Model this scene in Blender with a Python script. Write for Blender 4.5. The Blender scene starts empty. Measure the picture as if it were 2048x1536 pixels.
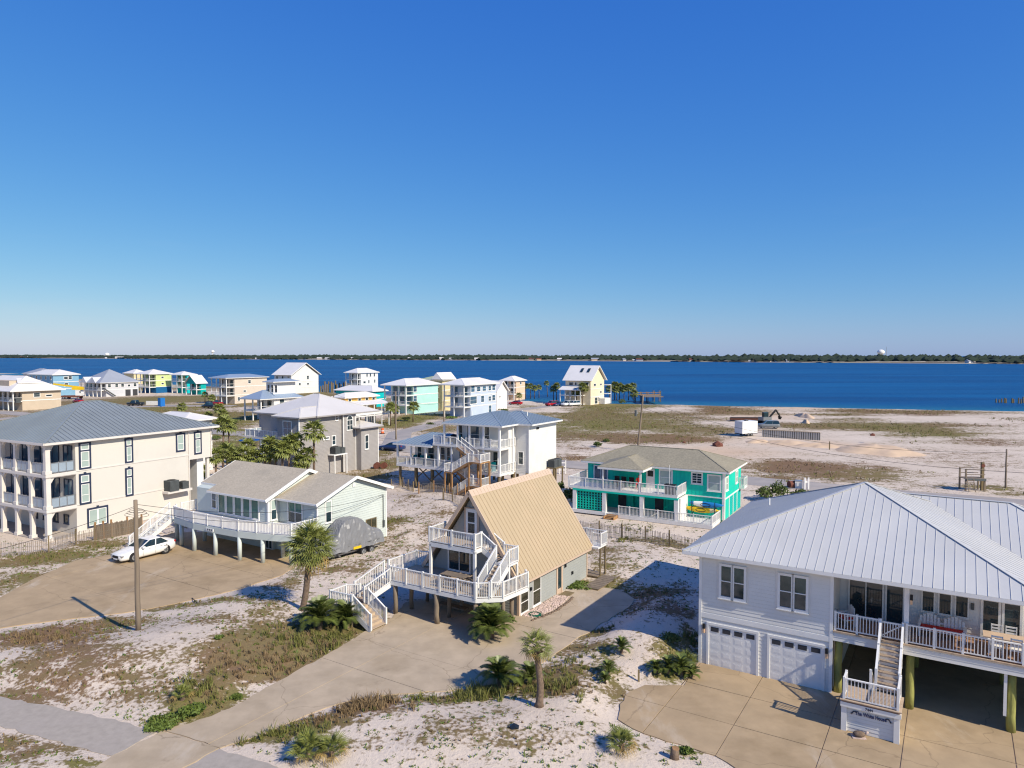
import bpy, math, random
import numpy as np
from mathutils import Vector, Matrix
random.seed(11)
scene = bpy.context.scene
COL = scene.collection
R = math.radians
# ------------------------------------------------------------------ camera
F, CX, CY, HZ, CAMH = 1420.0, 1024.0, 768.0, 709.5, 16.5
PITCH = math.atan((CY - HZ) / F)
cam = bpy.data.cameras.new('camera'); cam_o = bpy.data.objects.new('camera', cam); COL.objects.link(cam_o)
cam.sensor_fit = 'HORIZONTAL'; cam.sensor_width = 36.0; cam.lens = F / 2048 * 36
cam.clip_start = 0.5; cam.clip_end = 20000
cam_o.location = (0, 0, CAMH); cam_o.rotation_euler = (math.pi / 2 - PITCH, 0, 0)
scene.camera = cam_o
# ------------------------------------------------------------------ light
SUN_EL = R(37); SUN_AZ = R(-40.5)          # measured from +X, counter-clockwise
SUN = Vector((math.cos(SUN_EL) * math.cos(SUN_AZ), math.cos(SUN_EL) * math.sin(SUN_AZ), math.sin(SUN_EL)))
world = bpy.data.worlds.new('World'); scene.world = world; world.use_nodes = True
wn = world.node_tree; wn.nodes.clear()
sky = wn.nodes.new('ShaderNodeTexSky'); sky.sky_type = 'NISHITA'; sky.sun_disc = False
sky.sun_elevation = SUN_EL; sky.sun_rotation = math.atan2(SUN.x, SUN.y)
sky.altitude = 0; sky.air_density = 1.0; sky.dust_density = 0.25; sky.ozone_density = 3.0
bg = wn.nodes.new('ShaderNodeBackground'); bg.inputs['Strength'].default_value = 0.092
wo = wn.nodes.new('ShaderNodeOutputWorld'); sc_ = wn.nodes.new('ShaderNodeSeparateColor'); cc_ = wn.nodes.new('ShaderNodeCombineColor')
wn.links.new(sky.outputs['Color'], sc_.inputs['Color'])
for i_, (pw_, k_) in enumerate(((1.30, .345), (.86, 1.02), (.32, 4.1))):     # one colour grade for the whole sky: clearer and bluer air
    mn_ = wn.nodes.new('ShaderNodeMath'); mn_.operation = 'MINIMUM'; mn_.inputs[1].default_value = 9.0
    po_ = wn.nodes.new('ShaderNodeMath'); po_.operation = 'POWER'; po_.inputs[1].default_value = pw_
    mu_ = wn.nodes.new('ShaderNodeMath'); mu_.operation = 'MULTIPLY'; mu_.inputs[1].default_value = k_
    wn.links.new(sc_.outputs[i_], mn_.inputs[0]); wn.links.new(mn_.outputs[0], po_.inputs[0]); wn.links.new(po_.outputs[0], mu_.inputs[0]); wn.links.new(mu_.outputs[0], cc_.inputs[i_])
tc_ = wn.nodes.new('ShaderNodeTexCoord'); mp_ = wn.nodes.new('ShaderNodeMapping'); mp_.inputs['Scale'].default_value = (1.2, 1.2, 9.0); mp_.inputs['Location'].default_value = (2.3, .4, .7); nz_ = wn.nodes.new('ShaderNodeTexNoise'); nz_.inputs['Scale'].default_value = 2.2; nz_.inputs['Detail'].default_value = 7.0
mr_ = wn.nodes.new('ShaderNodeMapRange'); mr_.inputs['From Min'].default_value = .58; mr_.inputs['From Max'].default_value = .80; mr_.inputs['To Max'].default_value = .16
mx_ = wn.nodes.new('ShaderNodeMix'); mx_.data_type = 'RGBA'; mx_.inputs[7].default_value = (6.5, 6.9, 7.6, 1)
wn.links.new(tc_.outputs['Generated'], mp_.inputs['Vector']); wn.links.new(mp_.outputs['Vector'], nz_.inputs['Vector']); wn.links.new(nz_.outputs['Fac'], mr_.inputs['Value'])
sx_ = wn.nodes.new('ShaderNodeSeparateXYZ'); wn.links.new(tc_.outputs['Generated'], sx_.inputs['Vector']); lo_ = wn.nodes.new('ShaderNodeMapRange'); lo_.inputs['From Min'].default_value = .20; lo_.inputs['From Max'].default_value = .07; wn.links.new(sx_.outputs['Z'], lo_.inputs['Value'])
ml_ = wn.nodes.new('ShaderNodeMath'); ml_.operation = 'MULTIPLY'; wn.links.new(mr_.outputs['Result'], ml_.inputs[0]); wn.links.new(lo_.outputs['Result'], ml_.inputs[1]); wn.links.new(ml_.outputs[0], mx_.inputs['Factor']); wn.links.new(cc_.outputs['Color'], mx_.inputs[6]); wn.links.new(mx_.outputs[2], bg.inputs['Color']); wn.links.new(bg.outputs['Background'], wo.inputs['Surface'])
sl = bpy.data.lights.new('sun', 'SUN'); sl.energy = 5.0; sl.angle = R(0.53); sl.color = (1.0, 0.915, 0.765)
so = bpy.data.objects.new('sun', sl); COL.objects.link(so); so.rotation_euler = SUN.to_track_quat('Z', 'Y').to_euler()
vs = scene.view_settings; vs.view_transform = 'Standard'; vs.look = 'None'; vs.gamma = 1.0; vs.use_curve_mapping = False; vs.exposure = 0.12
scene.render.engine = 'CYCLES'; scene.cycles.use_denoising = True; scene.cycles.filter_width = 1.2; scene.cycles.max_bounces = 6; scene.cycles.diffuse_bounces = 3
scene.cycles.transparent_max_bounces = 4; scene.cycles.sample_clamp_indirect = 6.0

# ------------------------------------------------------------------ measuring: pixel of the photograph -> place on a level
def at(u, v, z=0.0):
    x = (u - CX) / F; d = (v - CY) / F
    dy = math.cos(PITCH) - d * math.sin(PITCH); dz = -math.sin(PITCH) - d * math.cos(PITCH)
    t = (z - CAMH) / dz
    return Vector((x * t, dy * t, z))
def zat(g, v):
    k = (CY - v) / F
    return g.y * (k * math.cos(PITCH) - math.sin(PITCH)) / (math.cos(PITCH) + k * math.sin(PITCH)) + CAMH
# ------------------------------------------------------------------ materials
M = {}
def nd(nt, t, **kw):
    n = nt.nodes.new(t)
    for k, v in kw.items():
        if k in n.inputs: n.inputs[k].default_value = v
        else: setattr(n, k, v)
    return n
def mat(name, col, rough=0.6, var=0.08, scale=1.5, bump=0.0, bscale=20.0, metal=0.0, spec=0.25, dirt=None, dscale=0.6, damt=0.35, stretch=(1, 1, 1), coat=0.0):
    m = bpy.data.materials.new(name); m.use_nodes = True; nt = m.node_tree; L = nt.links.new
    b = nt.nodes['Principled BSDF']
    b.inputs['Roughness'].default_value = rough; b.inputs['Metallic'].default_value = metal
    b.inputs['Specular IOR Level'].default_value = spec; b.inputs['Coat Weight'].default_value = coat
    g = nd(nt, 'ShaderNodeNewGeometry'); mp = nd(nt, 'ShaderNodeMapping'); mp.inputs['Scale'].default_value = stretch
    L(g.outputs['Position'], mp.inputs['Vector'])
    n1 = nd(nt, 'ShaderNodeTexNoise', Scale=scale, Detail=5.0, Roughness=0.6); L(mp.outputs['Vector'], n1.inputs['Vector'])
    r = nd(nt, 'ShaderNodeMapRange'); r.inputs['From Min'].default_value = 0.3; r.inputs['From Max'].default_value = 0.7
    r.inputs['To Min'].default_value = 1 - var; r.inputs['To Max'].default_value = 1 + var
    L(n1.outputs['Fac'], r.inputs['Value'])
    v = nd(nt, 'ShaderNodeVectorMath', operation='SCALE'); v.inputs[0].default_value = col[:3]; L(r.outputs['Result'], v.inputs['Scale'])
    last = v.outputs['Vector']
    if dirt:
        n2 = nd(nt, 'ShaderNodeTexNoise', Scale=dscale, Detail=6.0, Roughness=0.65); L(mp.outputs['Vector'], n2.inputs['Vector'])
        r2 = nd(nt, 'ShaderNodeMapRange'); r2.inputs['From Min'].default_value = 0.5; r2.inputs['From Max'].default_value = 0.72
        r2.inputs['To Max'].default_value = damt; L(n2.outputs['Fac'], r2.inputs['Value'])
        mx = nd(nt, 'ShaderNodeMix', data_type='RGBA'); L(r2.outputs['Result'], mx.inputs['Factor']); L(last, mx.inputs[6]); mx.inputs[7].default_value = (*dirt, 1)
        last = mx.outputs[2]
    L(last, b.inputs['Base Color'])
    if bump:
        n3 = nd(nt, 'ShaderNodeTexNoise', Scale=bscale, Detail=3.0); L(mp.outputs['Vector'], n3.inputs['Vector'])
        bp = nd(nt, 'ShaderNodeBump', Strength=bump, Distance=0.03); L(n3.outputs['Fac'], bp.inputs['Height']); L(bp.outputs['Normal'], b.inputs['Normal'])
    M[name] = m
    return m
mat('white_paint', (.75, .73, .69), .5, .05, 2, dirt=(.5, .46, .4), dscale=1.2, damt=.25)
mat('white_vinyl', (.80, .78, .74), .45, .04, 2)
mat('white_siding', (.73, .71, .665), .55, .05, .7, dirt=(.55, .52, .5), dscale=.5, damt=.25)
mat('galvalume', (.54, .53, .505), .42, .05, .35, metal=.0, dirt=(.5, .5, .52), dscale=.25, damt=.4)
mat('slate_metal', (.25, .275, .27), .42, .07, .3, metal=.15, dirt=(.27, .31, .33), dscale=.3, damt=.5)
mat('bluegrey_metal', (.24, .30, .36), .4, .06, .3, metal=.2)
mat('tan_metal', (.455, .35, .215), .5, .06, .3, dirt=(.5, .36, .23), dscale=.3, damt=.5)
mat('tan_trim', (.56, .42, .31), .55, .06, 2)
mat('tan_rib', (.34, .25, .155), .6, .1)
mat('glass_reflection', (.045, .045, .028), .07, .6, .8, spec=.7)  # olive tint in the pane colour stands in for reflections
mat('seam_shadow', (.10, .12, .17), .5, .05)  # navy rib colour stands in for the shadow lines along seams
mat('sage_siding', (.34, .35, .33), .6, .05, .8)
mat('stucco', (.64, .595, .53), .85, .05, .35, bump=.15, bscale=25, dirt=(.52, .47, .42), dscale=.35, damt=.3)
mat('stucco_trim', (.67, .615, .56), .8, .05, .8)
mat('navy', (.03, .04, .075), .5, .1, 3)
mat('pale_green', (.545, .59, .55), .6, .05, .6, dirt=(.44, .5, .47), dscale=.5, damt=.3)
mat('shingle', (.45, .385, .29), .9, .16, 6, bump=.5, bscale=9, dirt=(.32, .28, .22), dscale=.4, damt=.5)
mat('shingle_dark', (.30, .265, .19), .9, .2, 5, bump=.5, bscale=9, dirt=(.21, .19, .14), dscale=.5, damt=.6)
mat('teal', (.0, .52, .375), .55, .07, .8)
mat('taupe', (.345, .32, .305), .65, .06, .7)
mat('pale_metal', (.66, .62, .57), .45, .05, .3, metal=.1)
mat('wood_grey', (.23, .18, .13), .85, .25, 4, bump=.4, bscale=30, stretch=(1, 1, .15), dirt=(.12, .09, .07), dscale=2, damt=.6)
mat('wood_new', (.36, .20, .09), .8, .2, 4, stretch=(1, 1, .3))
mat('wood_pile', (.20, .15, .08), .9, .25, 4, bump=.4, bscale=20, stretch=(1, 1, .2))
mat('pile_green', (.30, .30, .09), .9, .3, 5, bump=.6, bscale=18, stretch=(1, 1, .25), dirt=(.2, .15, .07), dscale=2.5, damt=.6)
mat('deck_tan', (.47, .36, .25), .75, .12, 5, stretch=(1, 1, 1), dirt=(.3, .24, .18), dscale=1.2, damt=.4)
mat('deck_red', (.33, .19, .12), .75, .15, 5)
mat('tread', (.45, .34, .24), .75, .15, 6)
mat('interior_shade', (.05, .05, .055), .8, .2, 1)  # near-black colour standing in for shade inside rooms and openings
mat('glass_dark', (.015, .035, .045), .06, .5, .4, spec=.8)
mat('glass_teal', (.012, .05, .05), .06, .5, .6, spec=.8)
mat('glass_green', (.05, .15, .12), .08, .35, .7, spec=.8)
mat('glass_blind', (.36, .44, .40), .15, .06, 1.0, spec=.8)
mat('glass_blue', (.05, .11, .17), .06, .4, .5, spec=.8)
mat('rail_glass', (.30, .36, .42), .1, .1, .5, spec=.7)
mat('black', (.02, .02, .022), .6, .2, 5)
mat('rubber', (.025, .025, .027), .85, .2, 8)
mat('steel', (.45, .46, .47), .35, .1, 4, metal=.7)
mat('ac_grey', (.10, .11, .11), .6, .12, 4)
mat('concrete', (.41, .30, .18), .9, .12, .7, bump=.12, bscale=30, dirt=(.26, .185, .10), dscale=.25, damt=.7)
mat('concrete_grey', (.45, .355, .245), .9, .12, .8, bump=.12, bscale=30, dirt=(.33, .25, .155), dscale=.22, damt=.75)
mat('asphalt', (.38, .33, .275), .97, .10, 3, bump=.25, bscale=40, dirt=(.40, .345, .30), dscale=.5, damt=.5)
mat('street', (.34, .305, .28), .92, .08, .4, dirt=(.40, .35, .30), dscale=.2, damt=.5)
mat('rock', (.52, .40, .34), .9, .3, 6)
mat('rust', (.16, .06, .04), .85, .3, 3)
mat('frond', (.19, .21, .05), .5, .35, 5, spec=.4)
mat('frond_dark', (.125, .155, .035), .45, .35, 5, spec=.4)
mat('frond_dry', (.36, .25, .09), .7, .3, 5)
mat('trunk', (.17, .12, .085), .95, .35, 8, bump=.8, bscale=14)
mat('grass_green', (.165, .165, .045), .7, .35, 2.5)
mat('grass_brown', (.225, .155, .082), .8, .35, 2.5)
mat('leaf_green', (.11, .15, .03), .6, .35, 4)
mat('shrub', (.09, .12, .03), .7, .4, 3)
mat('far_tree', (.030, .045, .028), .9, .4, .03)
for n_, c_ in dict(w_tan=(.54, .44, .33), w_blue=(.20, .37, .50), w_white=(.70, .68, .66), w_grey=(.55, .55, .57), w_lime=(.56, .64, .28), w_navy=(.01, .11, .27), w_beige=(.62, .53, .44),
                   w_yellow=(.72, .42, .11), w_mint=(.42, .70, .62), w_ltblue=(.48, .55, .66), w_cream=(.72, .52, .36), w_pale_yellow=(.78, .65, .46), w_butter=(.62, .53, .30), w_turq=(.0, .46, .47), w_tealgreen=(.0, .36, .33), w_bluegrey=(.13, .15, .22)).items():
    mat(n_, c_, .65, .05, .5)
for n_, c_ in dict(r_white=(.77, .73, .68), r_grey=(.33, .35, .39), r_blue=(.26, .33, .43), r_green=(.42, .47, .30)).items():
    mat(n_, c_, .5, .05, .3, metal=.1)
for n_, c_, r_ in (('car_white', (.78, .76, .72), .25), ('car_dark', (.015, .02, .025), .2), ('car_red', (.35, .01, .015), .25), ('car_blue', (.02, .04, .12), .25), ('car_grey', (.20, .21, .22), .3), ('red', (.60, .03, .02), .6), ('orange', (.75, .14, .04), .6),
                   ('yellow', (.72, .48, .02), .5), ('kayak_blue', (.02, .20, .50), .35), ('toilet_blue', (.02, .16, .5), .5), ('hose', (.0, .10, .055), .5), ('skin', (.42, .22, .15), .6), ('hair', (.02, .015, .012), .7), ('adirondack', (.0, .16, .19), .6), ('lamp_glass', (.75, .48, .28), .4), ('sign_blue', (.04, .06, .16), .6), ('tarp', (.20, .20, .205), .34), ('umbrella_blue', (.01, .07, .25), .7)):
    mat(n_, c_, r_, .06, 2, coat=.5 if n_.startswith('car') else 0)
mat('sand_tan', (.60, .44, .30), .95, .1, .6, bump=.3, bscale=6)
def patches(mname, col, scale, lo, hi, amt, seed=0.0, stretch=(1, 1, 1), cracks=False):
    nt = M[mname].node_tree; b = nt.nodes['Principled BSDF']; src = b.inputs['Base Color'].links[0].from_socket; L = nt.links.new
    g = nd(nt, 'ShaderNodeNewGeometry'); mp = nd(nt, 'ShaderNodeMapping'); mp.inputs['Scale'].default_value = stretch; mp.inputs['Location'].default_value = (seed, seed * 2, 0); mp.inputs['Rotation'].default_value = (0, 0, .56); L(g.outputs['Position'], mp.inputs['Vector'])
    if cracks:
        n0 = nd(nt, 'ShaderNodeTexNoise', Scale=.8, Detail=4.0); L(mp.outputs['Vector'], n0.inputs['Vector']); ad = nd(nt, 'ShaderNodeMixRGB', blend_type='ADD'); ad.inputs[0].default_value = 1.1; L(mp.outputs['Vector'], ad.inputs[1]); L(n0.outputs['Color'], ad.inputs[2])
        n = nd(nt, 'ShaderNodeTexVoronoi', Scale=scale); n.feature = 'DISTANCE_TO_EDGE'; L(ad.outputs[0], n.inputs['Vector']); val = n.outputs['Distance']
    else:
        n = nd(nt, 'ShaderNodeTexNoise', Scale=scale, Detail=7.0, Roughness=.68); L(mp.outputs['Vector'], n.inputs['Vector']); val = n.outputs['Fac']
    r = nd(nt, 'ShaderNodeMapRange'); r.inputs['From Min'].default_value = lo; r.inputs['From Max'].default_value = hi; r.inputs['To Max'].default_value = amt; L(val, r.inputs['Value'])
    mx = nd(nt, 'ShaderNodeMix', data_type='RGBA'); L(r.outputs['Result'], mx.inputs['Factor']); L(src, mx.inputs[6]); mx.inputs[7].default_value = (*col, 1); L(mx.outputs[2], b.inputs['Base Color'])
for c_ in ('concrete', 'concrete_grey'):
    patches(c_, (.62, .54, .44), .30, .58, .74, .55, 3.0, (1, .35, 1)); patches(c_, (.17, .12, .075), .55, .62, .76, .55, 11.0); patches(c_, (.14, .10, .06), .15, .0045, .0, .45, 5.0, cracks=True)
patches('asphalt', (.16, .14, .13), .4, .60, .72, .4, 4.0); patches('street', (.52, .44, .37), .12, .5, .68, .7, 2.0)
for c_ in ('white_siding', 'pale_green', 'taupe', 'stucco'): patches(c_, (.36, .33, .29), .5, .60, .80, .22, 7.0, (1.6, 1.6, .25))
for c_ in ('galvalume', 'tan_metal', 'slate_metal', 'r_white', 'pale_metal'): patches(c_, (.36, .33, .29), .35, .60, .80, .22, 9.0, (1.4, .5, .5))
# bump for tarp folds
def add_wave(mname, scale, strength, d='X'):
    nt = M[mname].node_tree; b = nt.nodes['Principled BSDF']
    w = nd(nt, 'ShaderNodeTexWave', Scale=scale, Distortion=6.0, Detail=3.0); w.bands_direction = d
    tc = nd(nt, 'ShaderNodeTexCoord'); nt.links.new(tc.outputs['Object'], w.inputs['Vector'])
    bp = nd(nt, 'ShaderNodeBump', Strength=strength, Distance=0.08); nt.links.new(w.outputs['Fac'], bp.inputs['Height']); nt.links.new(bp.outputs['Normal'], b.inputs['Normal'])
pass

# ------------------------------------------------------------------ building helpers
class MB:
    def __init__(s): s.v = []; s.f = []
    def add(s, vs_, fs):
        n = len(s.v); s.v += [tuple(v) for v in vs_]; s.f += [tuple(i + n for i in f) for f in fs]; return s
    def box(s, x0, x1, y0, y1, z0, z1):
        return s.add([(x0, y0, z0), (x1, y0, z0), (x1, y1, z0), (x0, y1, z0), (x0, y0, z1), (x1, y0, z1), (x1, y1, z1), (x0, y1, z1)],
                     [(3, 2, 1, 0), (4, 5, 6, 7), (0, 1, 5, 4), (1, 2, 6, 5), (2, 3, 7, 6), (3, 0, 4, 7)])
    def fbox(s, P, s0, s1, d0, d1, z0, z1):
        c = [P(a, d, z) for z in (z0, z1) for a, d in ((s0, d0), (s1, d0), (s1, d1), (s0, d1))]
        return s.add(c, [(3, 2, 1, 0), (4, 5, 6, 7), (0, 1, 5, 4), (1, 2, 6, 5), (2, 3, 7, 6), (3, 0, 4, 7)])
    def ext(s, poly, d):
        n = len(poly); d = Vector(d); a = [Vector(p) for p in poly]; b = [p + d for p in a]
        return s.add(a + b, [tuple(range(n - 1, -1, -1)), tuple(range(n, 2 * n))] + [(i, (i + 1) % n, n + (i + 1) % n, n + i) for i in range(n)])
    def prism(s, poly, z0, z1): return s.ext([(p[0], p[1], z0) for p in poly], (0, 0, z1 - z0))
    def beam(s, a, b, w, h, up=(0, 0, 1)):
        a = Vector(a); b = Vector(b); d = (b - a).normalized(); u = Vector(up)
        if abs(d.dot(u)) > .99: u = Vector((0, 1, 0))
        x = d.cross(u).normalized(); y = x.cross(d).normalized()
        c = [p + x * (i * w / 2) + y * (j * h / 2) for p in (a, b) for i, j in ((-1, -1), (1, -1), (1, 1), (-1, 1))]
        return s.add(c, [(3, 2, 1, 0), (4, 5, 6, 7), (0, 1, 5, 4), (1, 2, 6, 5), (2, 3, 7, 6), (3, 0, 4, 7)])
    def cyl(s, a, b, r0, r1=None, n=10, cap=True):
        r1 = r0 if r1 is None else r1
        a = Vector(a); b = Vector(b); d = (b - a).normalized(); u = Vector((0, 0, 1)) if abs(d.z) < .95 else Vector((1, 0, 0))
        x = d.cross(u).normalized(); y = x.cross(d)
        c = [p + x * (r * math.cos(2 * math.pi * i / n)) + y * (r * math.sin(2 * math.pi * i / n)) for p, r in ((a, r0), (b, r1)) for i in range(n)]
        fs = [(i, (i + 1) % n, n + (i + 1) % n, n + i) for i in range(n)]
        if cap: fs += [tuple(range(n - 1, -1, -1)), tuple(range(n, 2 * n))]
        return s.add(c, fs)
    def tube(s, pts, rad, n=6):
        P_ = [Vector(p) for p in pts]; k = len(P_)
        if not hasattr(rad, '__len__'): rad = [rad] * k
        vs_ = []
        for i, p in enumerate(P_):
            d = (P_[min(i + 1, k - 1)] - P_[max(i - 1, 0)]).normalized(); u = Vector((0, 0, 1)) if abs(d.z) < .95 else Vector((1, 0, 0))
            x = d.cross(u).normalized(); y = x.cross(d)
            vs_ += [p + x * (rad[i] * math.cos(2 * math.pi * j / n)) + y * (rad[i] * math.sin(2 * math.pi * j / n)) for j in range(n)]
        fs = [(i * n + j, i * n + (j + 1) % n, (i + 1) * n + (j + 1) % n, (i + 1) * n + j) for i in range(k - 1) for j in range(n)]
        fs += [tuple(range(n - 1, -1, -1)), tuple(range((k - 1) * n, k * n))]
        return s.add(vs_, fs)
    def loft(s, rings, cap=True, closed=True):
        n = len(rings[0]); k = len(rings); vs_ = [p for r in rings for p in r]
        fs = [(i * n + j, i * n + (j + 1) % n, (i + 1) * n + (j + 1) % n, (i + 1) * n + j) for i in range(k - 1) for j in range(n if closed else n - 1)]
        if cap: fs += [tuple(range(n - 1, -1, -1)), tuple(range((k - 1) * n, k * n))]
        return s.add(vs_, fs)
    def mesh(s, name):
        me = bpy.data.meshes.new(name); me.from_pydata(s.v, [], s.f); me.update(); return me
    def build(s, name, m, parent=None, smooth=False, **kw):
        if not s.v: return None
        me = s.mesh(name)
        if smooth:
            me.polygons.foreach_set('use_smooth', [True] * len(me.polygons))
        return obj(name, me, m, parent, **kw)
def obj(name, me, m, parent=None, loc=None, rz=None, **kw):
    if m is not None and not len(me.materials): me.materials.append(M[m] if isinstance(m, str) else m)
    o = bpy.data.objects.new(name, me); COL.objects.link(o)
    if parent is not None: o.parent = parent
    if loc is not None: o.location = loc
    if rz is not None: o.rotation_euler = (0, 0, rz)
    for k, v in kw.items(): o[k] = v
    return o
def thing(name, label, cat, loc=(0, 0, 0), rz=0.0, group=None):
    o = bpy.data.objects.new(name, None); COL.objects.link(o); o.location = loc; o.rotation_euler = (0, 0, rz); o.empty_display_size = .3
    o['label'] = label; o['category'] = cat
    if group: o['group'] = group
    return o
def part(name, parent):
    o = bpy.data.objects.new(name, None); COL.objects.link(o); o.parent = parent; return o
def tag(o, label, cat, group=None):
    o['label'] = label; o['category'] = cat
    if group: o['group'] = group
    return o
def copy_tree(o, parent=None):
    c = o.copy(); COL.objects.link(c); c.parent = parent
    for ch in list(o.children): copy_tree(ch, c)
    return c
def front(y): return lambda s, d, z: (s, y - d, z)
def right(x): return lambda s, d, z: (x + d, s, z)
def left(x): return lambda s, d, z: (x - d, s, z)
def clip(poly, axis, lo, hi):
    def half(pl, f):
        out = []
        for i, p in enumerate(pl):
            q = pl[(i + 1) % len(pl)]; a, b = f(p), f(q)
            if a >= 0: out.append(p)
            if (a >= 0) != (b >= 0):
                t = a / (a - b); out.append((p[0] + (q[0] - p[0]) * t, p[1] + (q[1] - p[1]) * t))
        return out
    pl = half(poly, lambda p: p[axis] - lo)
    return half(pl, lambda p: hi - p[axis]) if pl else pl
def roof_face(par, pts, m, w=.45, split=False, thick=.04, rib=.045, ribw=.035, name='roof_panel', ribmat=None):
    """a flat roof slope, pts[0]-pts[1] its eave; laid in strips with a standing seam at each joint"""
    P_ = [Vector(p) for p in pts]; ex = (P_[1] - P_[0]).normalized(); n = (P_[1] - P_[0]).cross(P_[-1] - P_[0]).normalized()
    if n.z < 0: n = -n
    ey = n.cross(ex).normalized()
    q = [((p - P_[0]).dot(ex), (p - P_[0]).dot(ey)) for p in P_]
    lo = min(a for a, b in q); hi = max(a for a, b in q); k = max(1, round((hi - lo) / w)); st = (hi - lo) / k
    to = lambda a, b, h=0: P_[0] + ex * a + ey * b + n * h
    allm = MB(); ribs = MB()
    for i in range(k):
        a0 = lo + i * st; c = clip(q, 0, a0 + (.004 if split else 0), a0 + st)
        if len(c) < 3: continue
        mb = MB() if split else allm
        mb.ext([to(a, b) for a, b in c], n * thick)
        if rib:
            cc = clip(q, 0, a0 - .002, a0 + ribw)
            tb = [b for a, b in cc]
            if len(cc) >= 3 and max(tb) - min(tb) > .15:
                rb = ribs if ribmat else mb
                rb.ext([to(a, b, thick - .002) for a, b in cc], n * rib)
        if split: mb.build(name, m, par)
    if not split: allm.build(name, m, par)
    if ribs.v: ribs.build('seams', ribmat, par, kind='stuff')
def siding(par, P, poly, m, h=.18, openings=(), split=False, t=.021, name='siding_board', d0=0.0):
    zs = [p[1] for p in poly]; z = min(zs); k = max(1, round((max(zs) - z) / h)); h = (max(zs) - z) / k; allm = MB()
    for i in range(k):
        z0 = z + i * h; z1 = z0 + h - .02; c = clip(poly, 1, z0, z1)
        if len(c) < 3: continue
        lo_s = [min(p[0] for p in c)]; s0, s1 = min(p[0] for p in c), max(p[0] for p in c)
        iv = [(s0, s1)]
        for (a, b, za, zb) in openings:
            if zb <= z0 + h * .3 or za >= z1 - h * .3: continue
            nv = []
            for (p, q) in iv:
                if b <= p or a >= q: nv.append((p, q)); continue
                if a > p: nv.append((p, a))
                if b < q: nv.append((b, q))
            iv = nv
        for (p, q) in iv:
            if q - p < .03: continue
            cc = clip(c, 0, p, q)
            if len(cc) < 3: continue
            mb = MB() if split else allm
            n = len(cc); dd = lambda zz: d0 + t - (t - .006) * (zz - z0) / h
            mb.add([P(a, d0 + .001, b) for a, b in cc] + [P(a, dd(b), b) for a, b in cc], [tuple(range(n - 1, -1, -1)), tuple(range(n, 2 * n))] + [(j, (j + 1) % n, n + (j + 1) % n, n + j) for j in range(n)])
            if split: mb.build(name, m, par)
    if not split and allm.v: allm.build('siding', m, par, kind='stuff')
def window(par, P, s0, s1, z0, z1, trim='white_vinyl', glass='glass_dark', tw=.09, nv=1, nh=2, d=.07, name='window', glass2=None, sill=True, gd=.03):
    mb = MB()
    mb.fbox(P, s0 - tw, s0, 0, d, z0 - tw, z1 + tw).fbox(P, s1, s1 + tw, 0, d, z0 - tw, z1 + tw).fbox(P, s0, s1, 0, d, z1, z1 + tw).fbox(P, s0, s1, 0, d, z0 - tw, z0)
    if sill: mb.fbox(P, s0 - tw - .03, s1 + tw + .03, 0, d + .04, z0 - tw - .04, z0 - tw + .001)
    ws = (s1 - s0) / nv; hs_ = (z1 - z0) / nh; bw = min(.05, ws * .12)
    for i in range(1, nv): mb.fbox(P, s0 + i * ws - bw / 2, s0 + i * ws + bw / 2, .005, d - .012, z0, z1)
    for j in range(1, nh): mb.fbox(P, s0, s1, .005, d - .018, z0 + j * hs_ - .022, z0 + j * hs_ + .022)
    w = mb.build(name, trim, par)
    for i in range(nv):
        for j in range(nh):
            a, b = s0 + i * ws + .003, s0 + (i + 1) * ws - .003; c, e = z0 + j * hs_ + .003, z0 + (j + 1) * hs_ - .003
            MB().fbox(P, a, b, .004, gd, c, e).build('pane', (glass2 if glass2 and j == nh - 1 else glass), w)
    return w
def railing(par, pts, m='white_vinyl', h=.95, sp=.125, bw=.035, maxp=1.9, post=.1, fine=True, ends=True, gap=.09, infill=None, name='railing'):
    posts = MB().box(-post / 2, post / 2, -post / 2, post / 2, 0, h + .07).mesh('post')
    done = set()
    for a, b in zip(pts[:-1], pts[1:]):
        a = Vector(a); b = Vector(b); L = (b - a).length; k = max(1, math.ceil(L / maxp - .05))
        mb = MB()
        up = Vector((0, 0, 1))
        mb.beam(a + up * h, b + up * h, .09, .05); r = mb.build(name, m, par); MB().beam(a + up * gap, b + up * gap, .05, .05).build('bottom_rail', m, r)
        n = max(2, int(L / sp)); bb = MB()
        if infill:
            for i in range(k):
                p = a.lerp(b, (i + .06) / k); q = a.lerp(b, (i + .94) / k)
                bb.beam(p + up * (h + gap) / 2, q + up * (h + gap) / 2, .02, h - gap - .08)
            bb.build('glass_panel', infill, r)
        else:
            for i in range(1, n):
                p = a.lerp(b, i / n)
                x0, y0 = p.x - bw / 2, p.y - bw / 2; z0, z1 = p.z + gap, p.z + h
                bb.add([(x0, y0, z0), (x0 + bw, y0, z0), (x0 + bw, y0 + bw, z0), (x0, y0 + bw, z0), (x0, y0, z1), (x0 + bw, y0, z1), (x0 + bw, y0 + bw, z1), (x0, y0 + bw, z1)], [(0, 1, 5, 4), (1, 2, 6, 5), (2, 3, 7, 6), (3, 0, 4, 7)])
            if fine: bb.build('balusters', m, r, kind='stuff')
            else: bb.build('balusters', m, r, kind='stuff')
        for i in range(0 if ends else 1, k + (1 if ends else 0)):
            p = a.lerp(b, i / k); key = (round(p.x, 2), round(p.y, 2), round(p.z, 2))
            if key in done: continue
            done.add(key); obj('post', posts, m, par, p)
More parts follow.
